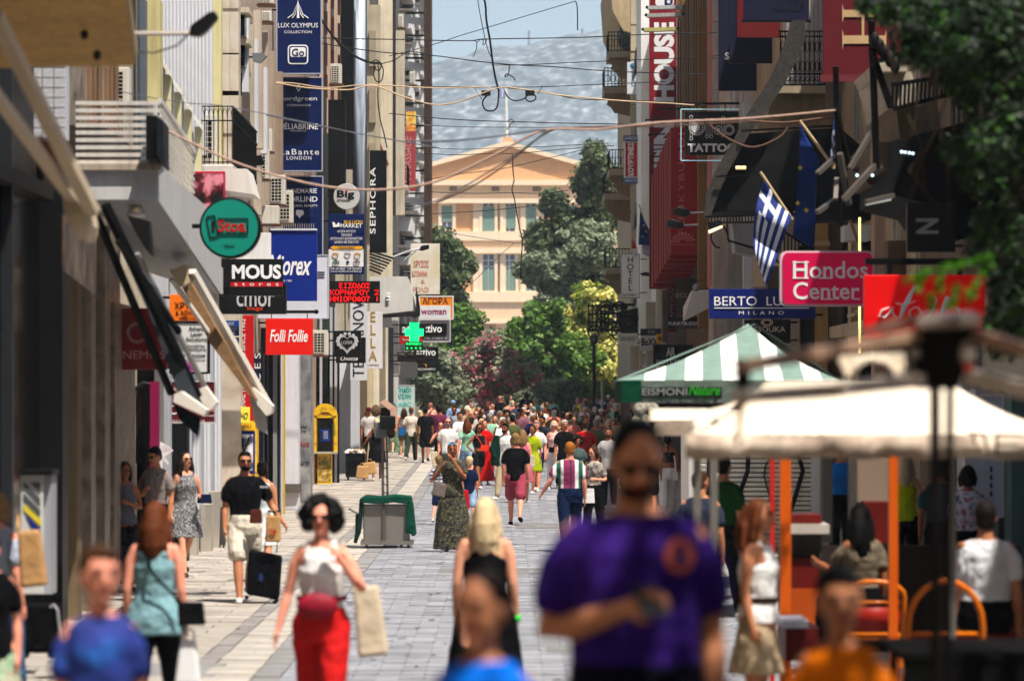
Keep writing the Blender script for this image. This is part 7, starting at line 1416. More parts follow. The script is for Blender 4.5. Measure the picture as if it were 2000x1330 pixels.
P9=CP[8];bag('orange crossbody bag of the woman in the halter top',P9['root'].location+Vector((.14,-.2,1.02)),.2,.14,.07,mat(K(236,70,30)),strap_pts=[P9['sh',-1]+Vector((.06,-.08,.03)),P9['root'].location+Vector((.0,-.2,1.25)),P9['root'].location+Vector((.10,-.2,1.08))])
P9=CP[31];bag('black box bag at the hip of the pale pink vest woman',P9['root'].location+Vector((-.05,-.2,.98)),.18,.14,.07,bk,strap_pts=[P9['sh',1]+Vector((-.06,-.08,.04)),P9['root'].location+Vector((.05,-.19,1.22)),P9['root'].location+Vector((-.02,-.2,1.04))])
P9=CP[33];bag('small dark crossbody bag of the woman in the white tank top',P9['root'].location+Vector((.14,-.16,.96)),.16,.14,.06,bk,strap_pts=[P9['sh',-1]+Vector((.06,-.08,.04)),P9['root'].location+Vector((.02,-.2,1.22)),P9['root'].location+Vector((.12,-.17,1.02))])
P9=CP[5];bag('dark crossbody bag of the bearded man in grey',P9['root'].location+Vector((.12,-.18,1.06)),.18,.16,.06,bk,strap_pts=[P9['sh',-1]+Vector((.07,-.09,.05)),P9['root'].location+Vector((.0,-.21,1.3)),P9['root'].location+Vector((.10,-.18,1.12))])
bag('blue bag on the shoulder of the woman at the left of the crowd',W(786,842,122),.26,.3,.1,mat(K(30,110,170),rough=.5));bag('white tote of the woman in the black vest',W(850,896,96),.2,.36,.08,canvas,tilt=-.2)
bag('white box bag held by the woman in cream shorts',W(709,857,122),.22,.12,.08,wh);bag('cream shoulder bag of the woman with fair brown hair',W(1040,900,86),.12,.26,.08,canvas)
G9=CP[24];t=thing('jacket','dark green jacket hung over the shoulder of the bearded man','jacket',G9['root'].location+Vector((-.2,0,.8)))
c=MB();c.loft([(-.20,.02,z_,w_,.13)for z_,w_ in((.78,.13),(.95,.15),(1.2,.12),(1.42,.09),(1.48,.05))],14);c.caps([Vector((-.2,0,1.4)),Vector((-.3,-.06,1.15)),Vector((-.26,-.1,1.0))],[.075,.08,.06],10);c.v=[tuple(Vector(v)+G9['root'].location)for v in c.v]
o=c.build('jacket_body',c_(22,60,50),t,smooth=True);remesh(o,.02)
# ------------------------------------------------------------------ market side on the right
# shuttered kiosk
b=thing('shuttered_kiosk','pale kiosk with a closed roller shutter painted with black hooked strokes','kiosk',(wx(1480,60),62,0));Yk=60.0
ks=paint(240,236,226,dirt=.2)
MB().box(wx(1345,Yk),wx(1600,Yk),Yk+.1,Yk+2.6,0,wz(790,Yk)).build('wall',ks,b)
for i in range(26):
 y=830+i*9.2;MB().hexa([W(1362,y+8.6,Yk),W(1584,y+8.6,Yk),W(1584,y+3,Yk-.03),W(1362,y+3,Yk-.03)],[W(1362,y+8.6,Yk+.09),W(1584,y+8.6,Yk+.09),W(1584,y,Yk+.09),W(1362,y,Yk+.09)]).build('shutter_slat',ks,b)
MB().pbox(1345,820,1362,1076,Yk-.06,.16).build('side_rail',paint(206,204,200),b);MB().pbox(1584,820,1602,1076,Yk-.06,.16).build('side_rail',paint(214,214,214),b)
gp=mat(K(24,24,26),rough=.6,name='spray_paint')
for pts in([(1386,880),(1384,930),(1390,980),(1384,1040)],[(1462,880),(1460,920),(1446,960),(1432,1010),(1430,1030)],[(1540,1010),(1556,960),(1568,920),(1560,890),(1540,880),(1524,886),(1514,880)],[(1514,880),(1494,910),(1492,930),(1506,980),(1512,1000)]):
 MB().tube([W(x,y,Yk-.04)for x,y in pts],.035,6,flat=.3).build('painted_stroke',gp,b)
# striped tent
t=thing('striped_tent','market tent with a green and white striped roof and dark green valance','tent',(wx(1390,42),43,0));Yt=41.0;s_=F/Yt
gW=cloth(236,236,232);gG=cloth(134,156,147)
A=W(1475,632,Yt+1.25)
xs=[1213,1258,1298,1338,1372,1412,1446,1496,1530,1572,1606,1640]
AX=1475;hip=lambda x:max(0,1-(abs(x-AX)/(262.0 if x<AX else 165.0)))
def roofpt(x,u):w_=W(x+(AX-x)*.10*u,742,Yt);return Vector((w_.x,Yt+u*1.25,w_.z+u*(A.z-w_.z)-.06*math.sin(math.pi*u)))
for i in range(len(xs)-1):
 x0,x1=xs[i],xs[i+1];cols=[x0,AX,x1]if x0<AX<x1 else[x0,(x0+x1)/2,x1];K_=5;th=Vector((0,0,-.012));mb=MB()
 for ca,cb in zip(cols[:-1],cols[1:]):
  for q in range(K_):f0,f1=q/K_,(q+1)/K_;P4=[roofpt(ca,hip(ca)*f0),roofpt(cb,hip(cb)*f0),roofpt(cb,hip(cb)*f1),roofpt(ca,hip(ca)*f1)];mb.add(P4+[p_+th for p_ in P4],BOXF)
 mb.build('roof_stripe',gG if i%2==0 else gW,t)
for sgn,xe in((-1,1213),(1,1640)):
 mb=MB();p,q=W(xe,742,Yt),W(xe,742,Yt)+Vector((0,2.6,0));mb.add([p,q,A,p+Vector((0,0,-.01)),q+Vector((0,0,-.01)),A+Vector((0,0,-.01))],[(0,1,2),(5,4,3),(0,3,4,1),(1,4,5,2),(2,5,3,0)]);mb.build('roof_side',gG,t)
MB().box(wx(1216,Yt),wx(1640,Yt),Yt-.02,Yt+.02,wz(786,Yt),wz(743,Yt)).build('valance',cloth(120,132,122),t)
MB().box(wx(1214,Yt),wx(1252,Yt),Yt-.03,Yt-.021,wz(786,Yt),wz(743,Yt)).build('green_corner',cloth(14,84,60),t);MB().box(wx(1214,Yt),wx(1216,Yt),Yt+.02,Yt+2.6,wz(786,Yt),wz(743,Yt)).build('valance_side',cloth(24,84,64),t)
MB().box(wx(1252,Yt),wx(1410,Yt),Yt-.032,Yt-.021,wz(774,Yt),wz(756,Yt)).build('lettering_band',cloth(60,62,62),t)
text('EISMONI',1298,765,88,14,Yt-.04,mat(K(150,156,150)),t,bold=.01);text('Nature',1376,762,62,20,Yt-.04,mat(K(60,170,50)),t,italic=.4,bold=.02)
MB().box(wx(1256,Yt),wx(1640,Yt),Yt+.3,Yt+2.6,wz(800,Yt),wz(788,Yt)).build('frame_beam',metal(60,44,38),t)
for x,y_ in((1225,.05),(1232,2.5)):MB().box(wx(x,Yt)-.03,wx(x,Yt)+.03,Yt+y_,Yt+y_+.06,0,wz(786,Yt)).build('tent_leg',metal(120,112,104),t)
for x in(1250,1262):MB().ball(W(x,800+(x-1250)*2,Yt+.2),.08).build('hanging_item',blotchy([K(60,56,50),K(160,156,140)],scale=14),t)
t=thing('goods_stack','stack of pale round goods hanging from the near corner of the striped tent','goods',W(1262,880,40))
for i in range(9):MB().ball(W(1250+(i%3)*12,800+(i//3)*22,40+(i%2)*.2),.075+.02*(i%2),.06,.075).build('bundle',blotchy([K(70,64,56),K(150,144,130),K(190,186,170)],scale=22),t)
for i,(x,y)in enumerate(((1300,808),(1330,806))):pass
# small cream awning left of the cream tent
t=thing('cream_tent','broad cream market tent with a dirty graffiti covered valance','tent',(wx(1700,22),23,0));Yc=21.5
can=mat(K(240,226,206),rough=.85,var=.06,scale=2.4,bump=.5,bscale=6,name='tent_canvas',dirt=.15)
val=blotchy([K(120,104,92),K(176,158,142),K(206,190,172)],scale=3.2,pos=[.3,.48,.62],name='dirty_canvas',rough=.9,detail=7,mscale=(1,1,2))
tp=[W(1500,745,23.4),W(1840,738,23.4)]
mb=MB()
def sheet(p0,p1,q1,q0,nu,nv,sag):
 m_=MB();th=Vector((0,0,-.008))
 for i in range(nu+1):
  for j in range(nv+1):
   u,v=i/nu,j/nv;P_=(p0*(1-u)+p1*u)*(1-v)+(q0*(1-u)+q1*u)*v
   m_.v.append(tuple(P_-Vector((0,0,sag*math.sin(math.pi*v)+.005*math.sin(u*26)*math.sin(math.pi*v)))))
 m_.f=[(i*(nv+1)+j,(i+1)*(nv+1)+j,(i+1)*(nv+1)+j+1,i*(nv+1)+j+1)for i in range(nu)for j in range(nv)]
 return m_
def thick(o,th=.008):
 s2=o.modifiers.new('thick','SOLIDIFY');s2.thickness=th;return o
thick(sheet(W(1350,846,Yc),W(2120,852,Yc),tp[1],tp[0],24,8,.05).build('roof_panel',can,t,smooth=True))
thick(sheet(W(1350,846,Yc),tp[0],W(1380,800,26.5),W(1350,800,26.5),8,8,.03).build('roof_panel',can,t,smooth=True))
mb=MB();nn_=60
for i in range(nn_+1):
 u=i/nn_;x=wx(1340,Yc)+(wx(2120,Yc)-wx(1340,Yc))*u;w_=.02*math.sin(u*40)+.012*math.sin(u*91)
 mb.v+=[(x,Yc-.01,wz(848,Yc)),(x,Yc-.02+w_,wz(848,Yc)-(.085 if False else .135)-.008*math.sin(u*33))]
mb.f=[(2*i,2*i+1,2*i+3,2*i+2)for i in range(nn_)];thick(mb.build('valance',val,t,smooth=True),.006)
gpm=mat(K(20,18,20),rough=.6,name='spray_paint');Yv=Yc-.06
for pts in([(1890,846),(1925,848)],[(1905,846),(1900,858),(1906,868)],[(1922,848),(1930,890)],[(1948,846),(1946,888)],[(1946,848),(2000,850)],[(1944,868),(1990,868)],[(1946,888),(2000,886)]):MB().tube([W(x,y,Yv)for x,y in pts],.007,6).build('painted_stroke',gpm,t)
for i in range(5):cx_=1500+i*26;MB().tube([W(cx_+9*math.cos(a),852+5*math.sin(a),Yv)for a in np.linspace(0,5.4,9)],.0022,5).build('painted_ring',mat(K(110,104,98)),t)
for x,y,w_ in((1445,856,.03),(1690,858,.02)):MB().tube([W(x+12*math.cos(a),y+14*math.sin(a),Yv)for a in np.linspace(0,5,9)],.002,5).build('painted_ring',mat(K(130,120,112)),t)
for(x,Y_)in((1362,26),(1395,26.4),(1860,26)):MB().box(wx(x,Y_)-.025,wx(x,Y_)+.025,Y_,Y_+.05,g(Y_),wz(812,Y_)).build('tent_leg',metal(150,146,140),t)
sheet_=thing('side_awning','small bright cream awning strip left of the cream tent','awning',W(1320,850,30));thick(sheet(W(1266,820,29),W(1380,820,29),W(1380,797,31),W(1270,797,31),6,4,.01).build('roof_panel',can,sheet_,smooth=True));MB().pbox(1280,820,1370,850,29,.04).build('valance',val,sheet_)
MB().bar(W(1275,822,29.05),W(1275,900,29.05),.03).build('post',metal(120,110,100),sheet_)
# cantilever parasol frame
t=thing('folded_parasol_frame','heavy blurred parasol head with brown and grey arms spreading over the market stalls','parasol',(wx(1838,14),14,g(14)));Yp=14.0;br=metal(176,144,124,metal=.0,rough=.5);gy=metal(206,192,178,metal=.0,rough=.45);dk=mat(K(34,28,26),rough=.6,var=.4,scale=9,name='dark_metal')
MB().hexa([W(1650,663,Yp),W(1690,640,Yp),W(1800,614,Yp),W(1770,622,Yp)],[W(1650,663,Yp+.2),W(1700,652,Yp+.2),W(1800,630,Yp+.2),W(1770,625,Yp+.2)]).build('cap_flap',paint(214,200,186),t)
MB().add([W(1790,622,Yp-.1),W(1920,614,Yp-.1),W(1915,640,Yp-.1),W(1790,645,Yp-.1),W(1800,612,Yp+.3),W(1905,608,Yp+.3),W(1905,640,Yp+.3),W(1800,645,Yp+.3)],BOXF).build('cap',paint(150,136,124,dirt=.3),t,bevel=.01)
MB().pprism([(1776,645),(1905,640),(1900,690),(1870,760),(1800,760),(1780,700)],Yp,.25).build('hub',dk,t)
for a,c,w_,h_,m in(((1795,655),(1446,716),.05,.045,br),((1905,655),(2060,700),.05,.05,br),((1800,742),(1640,760),.05,.05,gy),((1640,762),(1436,776),.045,.05,gy),((1890,735),(2060,775),.05,.06,gy)):MB().bar(W(*a,Yp),W(*c,Yp-.3),w_,h_).build('arm',m,t,bevel=.006)
MB().pprism([(1436,700),(1470,700),(1462,775),(1440,780)],Yp-.25,.05).build('hinge_plate',dk,t);MB().ball(W(1448,770,Yp-.3),.022).build('bolt',paint(200,190,180),t);MB().ball(W(1788,690,Yp-.05),.02).build('bolt',paint(160,150,140),t);MB().ball(W(1890,690,Yp-.05),.03,.02,.05).build('bolt',paint(170,160,150),t);MB().pbox(1884,700,1900,722,Yp-.06,.02).build('red_tag',mat(K(200,50,30)),t)
MB().tube([W(1826,740,Yp),(wx(1830,Yp),Yp,g(Yp))],.021,10).build('pole',dk,t);MB().tube([W(1856,745,Yp+.1),(wx(1852,Yp),Yp+.1,g(Yp))],.016,10).build('pole',dk,t);MB().tube([W(1450,778,Yp-.3),W(1440,870,Yp-.3)],[.014,.008],8).build('crank_arm',br,t)
mb=MB();mb.tube([W(x,y,Yp+2)for x,y in((1640,700),(1655,735),(1672,712),(1700,700),(1730,706),(1756,730),(1772,700))],.012,6);mb.build('scalloped_hem',can,t)
MB().pprism([(1640,695),(1770,688),(1772,712),(1760,738),(1748,734),(1735,712),(1700,702),(1680,716),(1665,742),(1650,716)],Yp+2.02,.02).build('scalloped_cloth',can,t)
# orange stall
t=thing('orange_framed_stall','refreshment stall with bright orange posts, shelves and red brown panels','stall',(wx(1640,30),31,0));Yo=30.0;og=mat(K(226,110,14),rough=.4,var=.06,name='orange_paint');rb=mat(K(120,36,16),rough=.5,var=.3,scale=3,name='red_brown_panel')
for x0,x1,Y_ in((1524,1545,30),(1737,1754,30),(1505,1513,30.6)):MB().box(wx(x0,Y_),wx(x1,Y_),Y_,Y_+.09,0,2.25).build('post',og if x0!=1505 else mat(K(220,60,40)),t)
for(x0,y0,x1,y1,m,Y_,d)in((1545,1005,1605,1022,rb,33.3,.4),(1545,1024,1620,1042,paint(200,190,180),33.2,.6),(1545,1042,1545+60,1090,mat(K(96,92,88),var=.6,scale=8),33.5,.4),(1545,1090,1600,1150,rb,33.3,.5),(1545,1150,1600,1230,mat(K(190,90,20),rough=.5),33.25,.5),(1690,980,1737,1060,rb,34,.4),(1606,890,1626,1060,paint(60,58,56),34.5,.2),(1660,880,1672,1050,paint(90,86,82),34.5,.2),(1675,895,1737,980,paint(160,140,124),34.8,.2)):MB().pbox(x0,y0,x1,y1,Y_,d).build('panel',m,t)
MB().pbox(1528,1212,1580,1226,28.5,.8).build('counter',paint(190,192,200),t);MB().pbox(1534,1226,1600,1290,28.6,.7).build('counter_front',rb,t)
MB().box(wx(1524,36),wx(2000,36),36.2,36.3,0,1.0).build('low_partition',mat(K(60,44,38),var=.4),t)
# chairs
def cane_chair(label,px,Y_,face,seat=True,h=1.0,w=.5):
 t=thing('cane_chair',label,'chair',(wx(px,Y_),Y_,g(Y_)),'orange framed chairs at the stall');t.rotation_euler=(0,0,R(face));om=mat(K(216,120,30),rough=.3,var=.15,name='orange_cane');z0=0
 def B(mb,nm,m):return mb.build(nm,m,t,smooth=True,local=True)
 arc=[(-w/2,.22,.44),(-w/2,.25,.7)]+[(w/2*math.cos(a),.27+.02*math.sin(a),.78+(h-.78)*math.sin(a))for a in np.linspace(math.pi,0,11)]+[(w/2,.25,.7),(w/2,.22,.44)]
 B(MB().tube(arc,.022,10),'back_frame',om);B(MB().box(-w/2+.03,w/2-.03,.235,.25,.5,.72),'back_panel',mat(K(170,50,20),rough=.5,name='red_panel'));B(MB().tube([(-w/2,.25,.73),(w/2,.25,.73)],.015,8),'rail',om)
 B(MB().box(-w/2,w/2,-.22,.22,.42,.46),'seat',om)
 for sx in(-1,1):
  for sy in(-1,1):B(MB().tube([(sx*w*.44,sy*.2,.42),(sx*w*.48,sy*.23,0)],.018,8),'leg',om)
 return t
cane_chair('orange cane chair with a round back at the stall, next to the seated man',1838,27.0,180,h=1.10,w=.52);cane_chair('orange cane chair under the seated woman in khaki',1700,31.5,180,h=.9)
cane_chair('orange chair under the seated man in the white shirt',1925,29.0,184,h=.85)
# seated and standing people in the market
SW=person('seated woman with a black headscarf and khaki shirt raising her forearm',1684,s=236,h=1.66,face=205,sex='f',skin='tan',hair=('long','black'),up=('tee',blotchy([K(96,84,68),K(126,112,92),K(80,70,58)],scale=14)),low=('pants',bk),arms=('down','reach'),legs='sit',head=(-40,0),hat=('headscarf',cloth(20,20,24)),z=.24,build=1.05)
MN=person('seated close cropped man in a white shirt with his back turned',1925,s=262,h=1.80,face=178,skin='mid',hair=('buzz','dark'),up=('polo',cloth(216,216,220)),low=('pants',bk),arms=('down','down'),legs='sit',build=1.12,z=.25)
WP=person('woman with long auburn hair in a white sleeveless top and beige skirt, in profile',1478,s=296,h=1.66,face=70,sex='f',skin='mid',hair=('long','auburn'),up=('tank',wh),low=('skirt',cloth(176,156,130)),arms=('down','down'),legs='stand',build=1.08)
t=thing('belt','dark belt around the beige skirt','belt',WP['root'].location+Vector((0,0,.98)));MB().loft([(WP['root'].location.x,WP['root'].location.y,WP['root'].location.z+z_,.145,.16)for z_ in(.98,1.02)],24).build('belt_band',cloth(60,48,40),t)
person('man in a dark green t-shirt behind the purple shirt',1412,s=180,h=1.80,face=150,skin='mid',hair=('short','black'),up=('tee',cloth(44,90,44)),low=('pants',bk),head=(0,.1),top=None)
person('brown haired man just behind the shoulder of the purple shirt',1368,s=196,h=1.70,face=165,skin='mid',hair=('short','brown'),up=('tee',cloth(60,66,84)),low=('pants',bk),head=(-30,0))
person('man in a bright blue t-shirt behind the stall',1643,s=137,h=1.78,face=175,skin='tan',hair=('short','black'),up=('tee',cloth(30,120,200)),low=('pants',bk),build=1.1)
person('blond woman in a neon yellow green top behind the stall',1768,s=156,h=1.72,face=172,sex='f',skin='fair',hair=('long','blond'),up=('tank',cloth(190,206,40)),low=('leggings',bk))
person('person in a dark teal t-shirt standing behind the parasol pole',1836,s=171,h=1.72,face=172,skin='tan',hair=('short','black'),up=('tee',cloth(60,96,92)),low=('pants',bk))
person('person in a patterned shirt at the far right behind the seated man',1890,s=182,h=1.7,face=175,sex='f',skin='tan',hair=('bob','dark'),up=('tee',blotchy([K(60,70,100),K(200,200,210),K(150,70,90)],scale=12)),low=('pants',bk))
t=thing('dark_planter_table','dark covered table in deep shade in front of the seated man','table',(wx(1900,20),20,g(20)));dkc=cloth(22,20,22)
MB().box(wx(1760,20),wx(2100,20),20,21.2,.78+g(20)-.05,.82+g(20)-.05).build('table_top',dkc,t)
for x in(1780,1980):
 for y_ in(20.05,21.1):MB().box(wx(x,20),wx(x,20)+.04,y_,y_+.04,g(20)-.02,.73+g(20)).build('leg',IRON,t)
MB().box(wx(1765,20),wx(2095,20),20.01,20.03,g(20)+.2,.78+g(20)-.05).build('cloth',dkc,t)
sign('light_box','tall pale light box panel behind the seated man with small coloured marks',1884,770,1962,1010,44,paint(200,206,220),.2,[L('\u25cf\n\u25cf\n\u25cf\n\u25cf',1936,940,5,60,mat(K(90,60,140)))],paint(220,220,224),.03)
# ---- near leaves at upper right: a street tree, plus an unseen crown added to shade the foreground
NL=leafmat([K(10,28,8),K(18,44,12),K(32,68,18),K(12,32,10),K(70,118,34)],trans=.18)
def near_tree():
 base=Vector((4.3,17.0,g(17)-.1));t=thing('street_tree','leafy street tree overhanging the right side close to the camera','tree',base)
 Y0=25.2;C_,R_=[],[];rng=np.random.default_rng(11)
 bl=[(1900,60,140,90),(1970,200,90,120),(1980,360,60,120),(1885,145,60,64),(1990,520,50,100),(1760,10,90,26),(1975,620,40,60),(1910,300,50,60),(1890,60,60,130),(1940,470,34,50),(2060,300,60,260),(1800,60,40,60)]
 for(px,py,rx,ry)in bl:
  for _ in range(int(12+rx*ry/300)):
   d=rng.normal(size=3);d/=np.linalg.norm(d);q=rng.uniform(.2,1)**.5;Y_=Y0+rng.uniform(-1.5,3.5)
   C_.append(W(px+d[0]*rx*q,py-d[2]*ry*q,Y_));R_.append(.11*rng.uniform(.6,1.3))
 me=leaves_mesh([c-base for c in C_],R_,38000,.03,3,aspect=.5);me.materials.append(NL);link(bpy.data.objects.new('crown',me),t,base)
 C_,R_=[],[]
 for _ in range(240):
  C_.append(Vector((rng.uniform(1.0,6.2),rng.uniform(2.5,12.5),rng.uniform(5.2,8.2))));R_.append(rng.uniform(.4,.8))
 me=leaves_mesh([c-base for c in C_],R_,17000,.085,4,aspect=.6);me.materials.append(NL);link(bpy.data.objects.new('crown',me),t,base)  # leaves out of view overhead, added for their shade on the near figures
 bark=stone(90,76,62,bump=.9)
 MB().tube([base,base+Vector((.05,0,2)),base+Vector((-.1,.1,4)),base+Vector((-.6,-1,6.2))],[.2,.17,.14,.06],12).build('trunk',bark,t,smooth=True)
 for e in((2.2,8,6.6),(1.6,13,6.2),(3,20,6.4),(5.6,6,6.8),(2.9,20.5,4.2),(2.7,20,3.2)):
  s0=base+Vector((-.05,.05,3.4));e=Vector(e);MB().tube([s0,s0+(e-s0)*.5+Vector((0,0,.3)),e],[.09,.05,.015],8).build('limb',bark,t,smooth=True)
 for i in range(26):
  a=W(rng.uniform(1760,2000),rng.uniform(-20,300),Y0+rng.uniform(-1,2));MB().tube([a,a+Vector((rng.uniform(-.2,.2),0,-.2)),a+Vector((rng.uniform(-.2,.2),0,-.5))],[.008,.006,.003],5).build('twig',bark,t)
near_tree()
t=thing('hanging_vine','small bright green leafy sprays hanging in front of the red sign','plant',W(1790,545,18));rng=random.Random(5)
C2=[]
for pts in([(1930,500),(1900,512),(1860,520),(1810,530),(1765,552)],[(1812,535),(1796,550),(1790,575)],[(1835,540),(1838,580)],[(1868,560),(1862,590),(1852,600)],[(1818,580),(1820,610)],[(1930,520),(1905,560),(1890,590)]):
 MB().tube([W(x,y,18)for x,y in pts],.003,5).build('stem',stone(60,80,40),t)
 for a,c in zip(pts[:-1],pts[1:]):
  for q in range(5):u=q/5;C2.append(W(a[0]*(1-u)+c[0]*u,a[1]*(1-u)+c[1]*u,18))
me=leaves_mesh([c-Vector(W(1790,545,18))for c in C2],[.022]*len(C2),420,.018,9);me.materials.append(leafmat([K(70,130,30),K(110,170,50),K(60,110,30)],trans=.4));link(bpy.data.objects.new('leaves',me),t,W(1790,545,18))
# ------------------------------------------------------------------ overhead cables
def cr(pts,n=6):
 P=[Vector(p)for p in pts];P=[P[0]*2-P[1]]+P+[P[-1]*2-P[-2]];out=[]
 for i in range(1,len(P)-2):
  for k in range(n):
   t_=k/n;a,b_,c,d=P[i-1],P[i],P[i+1],P[i+2]
   out.append(.5*((2*b_)+(c-a)*t_+(2*a-5*b_+4*c-d)*t_**2+(3*b_-a-3*c+d)*t_**3))
 out.append(P[-2]);return out
blk=mat(K(34,32,34),rough=.7,name='black_cable');crm=mat(K(206,180,150),rough=.7,name='cream_cable');pnk=mat(K(190,160,144),rough=.7,var=.2,scale=20,name='pinkish_cable');brn=mat(K(120,90,78),rough=.8,name='brown_cable');gry=mat(K(110,112,120),rough=.7,name='grey_cable')
def cable(label,pts,Y,r,m,name='overhead_cable',ext=True):
 if isinstance(Y,(int,float)):Y=[Y]*len(pts)
 P=cr([W(x,y,Y[i])for i,(x,y)in enumerate(pts)])
 rr_=r*sum(Y)/len(Y)/F
 return one(name,MB().tube(P,rr_,6),m,label,'cable','cables strung over the street')
cable('thick pinkish cable sagging across the whole street below the banners',[(290,235),(365,275),(480,325),(620,362),(740,371),(850,355),(960,306),(1060,256),(1170,253),(1290,240),(1460,232),(1636,216)],[40]*10+[42,44.05],2.7,pnk)
cable('dark brown cable joining the pinkish one in the middle of the street',[(850,398),(930,360),(1000,312),(1064,262),(1120,250),(1300,246),(1460,238)],41,1.9,brn)
cable('faint grey cable rising to the knot of the pinkish cable',[(800,276),(870,276),(960,268),(1040,256),(1066,254)],39,2.0,gry)
cable('blurred grey cable falling from the knot towards the palace wall',[(1066,258),(1010,300),(940,345),(870,385),(800,410)],38,1.8,gry)
cable('upper cream cable in front of the marble building and the navy banners',[(425,152),(500,160),(570,163),(640,172),(720,166),(845,172),(960,170)],79,1.3,crm)
cable('lower cream cable sagging in front of the middle navy banner',[(430,158),(520,160),(600,172),(680,176),(730,168),(790,190),(850,205),(900,198),(960,176),(985,170)],78.5,1.5,crm)
cable('cream cable running from the central knot to the right hand wall',[(985,170),(1030,176),(1090,186),(1150,192),(1220,198),(1300,202),(1356,206)],86,1.5,crm)
cable('dark cable under the cream one on the right of the knot',[(990,172),(1060,180),(1130,194),(1215,196),(1310,200)],87,1.0,blk)
cable('level dark cable at the top with a small curl beside the tower',[(560,72),(670,76),(800,78),(870,80),(925,80),(950,77),(1120,74),(1260,68),(1400,64)],83,1.1,blk)
cable('thin dark cable slanting up to the hanging wire in the sky',[(760,110),(845,88),(900,70),(960,52),(1060,22),(1124,3)],84,.8,blk)
cable('hanging wire end in front of the sky',[(1124,3),(1127,12),(1128,36),(1128,60)],84,1.1,blk)
cable('sagging dark cable from the left banners over the hill to the right wall',[(430,42),(520,68),(620,84),(740,102),(845,109),(930,120),(1000,127),(1080,131),(1200,140),(1380,146)],85,1.1,blk)
cable('thin dark cable crossing just below the ridge of the hill',[(960,128),(1030,127),(1110,123),(1280,116),(1400,114)],84.5,.9,blk)
cable('twisted black cable dropping from the top to the central knot',[(940,-20),(948,10),(950,40),(957,80),(962,120),(967,150),(974,178)],82,2.0,blk)
cable('thin wire beside the twisted black cable',[(930,-20),(937,25),(944,60),(952,95),(962,118)],82,.8,blk)
cable('thick black cable swooping down in front of the top navy banner',[(600,-30),(612,10),(635,50),(660,82),(690,108),(720,122),(742,124)],84,2.3,blk)
cable('black cable hanging down the wall from the tangled bundle',[(738,122),(740,150),(738,190),(742,230),(750,262),(756,290)],117,1.2,blk)
cable('dark cable level with the palace flag',[(800,168),(870,170),(925,170),(985,171),(1060,170),(1180,165),(1300,160)],90,.9,blk)
cable('dark cable over the lower slope of the hill',[(760,222),(850,231),(930,236),(1000,238),(1100,241),(1230,243)],92,1.0,blk)
cable('blurred dark cable just above the pinkish knot',[(800,243),(900,248),(1010,249),(1100,249),(1240,246)],70,1.0,gry)
cable('thin cable crossing above the palace pediment',[(830,288),(900,292),(980,289),(1060,287),(1180,280)],95,.7,blk)
cable('thin cable crossing the palace pediment from left to right',[(830,300),(890,303),(960,300),(1010,300),(1100,292),(1200,285)],96,.8,blk)
cable('thin rising cable in front of the palace cornice',[(830,352),(900,340),(980,330),(1060,312),(1150,290)],97,.7,blk)
cable('thin rising cable over the palace windows',[(830,375),(920,378),(1000,377),(1060,378),(1110,372)],98,.8,blk)
cable('thin cable across the upper palace windows',[(845,418),(930,413),(1000,407),(1100,396)],98.5,.8,blk)
cable('thin sagging cable at the middle storey of the palace',[(850,450),(920,462),(1000,474),(1020,474)],99,.7,gry)
cable('thin slanting cable rising to the hanging wire in front of the palace',[(895,575),(930,545),(970,505),(1005,474)],99,.7,gry)
cable('wire hanging down in front of the palace with little knots',[(1001,302),(1002,335),(1004,352),(1000,370),(1005,390),(1010,420),(1015,445),(1020,470),(1018,505),(1016,545)],98,1.1,blk)
cable('black loop of spare cable left of the central knot',[(974,178),(972,205),(965,216),(950,216),(943,206),(944,196),(952,186)],82,1.5,blk)
cable('black loop of spare cable right of the central knot',[(985,178),(992,190),(1005,197),(1022,194),(1032,186),(1044,186),(1046,194),(1036,199),(1027,194),(1030,184)],82,1.4,blk)
cable('small curled wire end above the central knot',[(995,128),(993,146),(986,150),(990,145),(1003,152),(1006,158)],82,1.1,blk)
cable('curled wire hanging left of the twisted cable',[(925,78),(931,84),(930,98),(924,112)],83,.9,blk)
cable('small double curl of wire beside the twisted cable',[(931,84),(938,78),(944,80),(943,88),(947,86),(950,78),(944,76)],83,.9,blk)
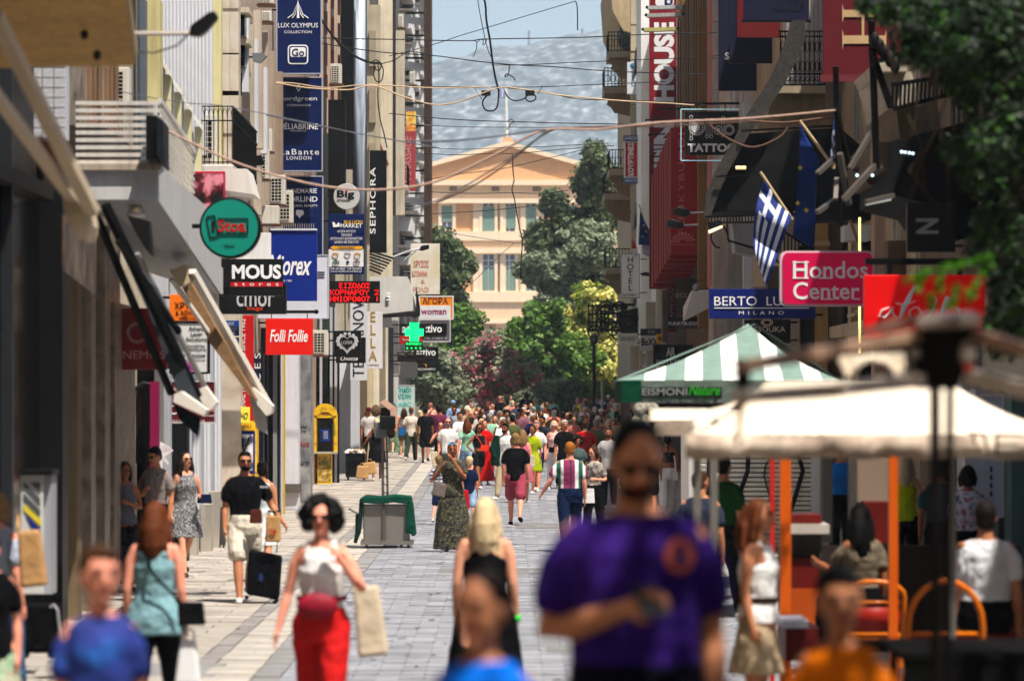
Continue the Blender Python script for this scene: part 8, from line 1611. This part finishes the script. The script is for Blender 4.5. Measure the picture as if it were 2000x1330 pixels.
cable('small curled wire over the lower hill',[(992,236),(1000,234),(1004,240),(997,242),(994,250),(988,254)],92,.9,blk)
cable('tangle of wires at the wall right of the mirrored column',[(725,122),(735,118),(745,126),(740,138),(730,132),(736,122),(748,134),(746,156),(736,160),(730,146),(734,130)],104,1.3,blk)
cable('wire bundle running from the tangle to the balcony block',[(742,126),(770,118),(800,102),(845,108)],104,1.0,blk)
cable('wires clamped to the marble building on the left',[(430,42),(444,62),(440,80),(433,92)],66,.9,blk)
cable('blurred wire from the slatted balcony over the iron balcony',[(230,178),(290,190),(370,202),(440,208),(600,240),(700,262)],48,1.0,gry)
cable('blurred wire slanting across the three name navy banner',[(520,225),(640,250),(760,272),(860,290)],50,1.4,gry)
cable('dark sagging wire in front of the black awning',[(1380,240),(1420,270),(1470,288),(1520,270),(1540,248)],58,2.2,brn)
cable('brown bundle of wires under the classical balcony',[(1460,236),(1530,240),(1600,232),(1640,226)],60,2.6,brn)
t=thing('cable_splice','two black splice boxes hanging at the central cable knot','cable box',W(990,186,82))
for x in(950,1036):MB().pbox(x-10,177,x+8,187,81.95,.12).build('box',blk,t)
for a,c in(((925,170),(942,196)),((1060,168),(1050,184))):MB().bar(W(*a,82),W(*c,82),.012).build('clamp',blk,t)
# ------------------------------------------------------------------ bake modifiers and lettering to plain meshes
fit_text()
bpy.context.view_layer.update()
dg=bpy.context.evaluated_depsgraph_get()
new=[]
for o in REM:new.append((o,bpy.data.meshes.new_from_object(o.evaluated_get(dg),preserve_all_data_layers=False,depsgraph=dg)))
for o,me in new:
 o.modifiers.clear();me.name=o.name;o.data=me;me.shade_smooth()
for f in FITS:
 o=f[0];me=bpy.data.meshes.new_from_object(o.evaluated_get(dg),depsgraph=dg)
 nm=o.name;par,loc,rot,sc=o.parent,o.location.copy(),o.rotation_euler.copy(),o.scale.copy()
 bpy.data.objects.remove(o);q=bpy.data.objects.new('lettering',me);COL.objects.link(q);q.parent=par;q.location=loc;q.rotation_euler=rot;q.scale=sc
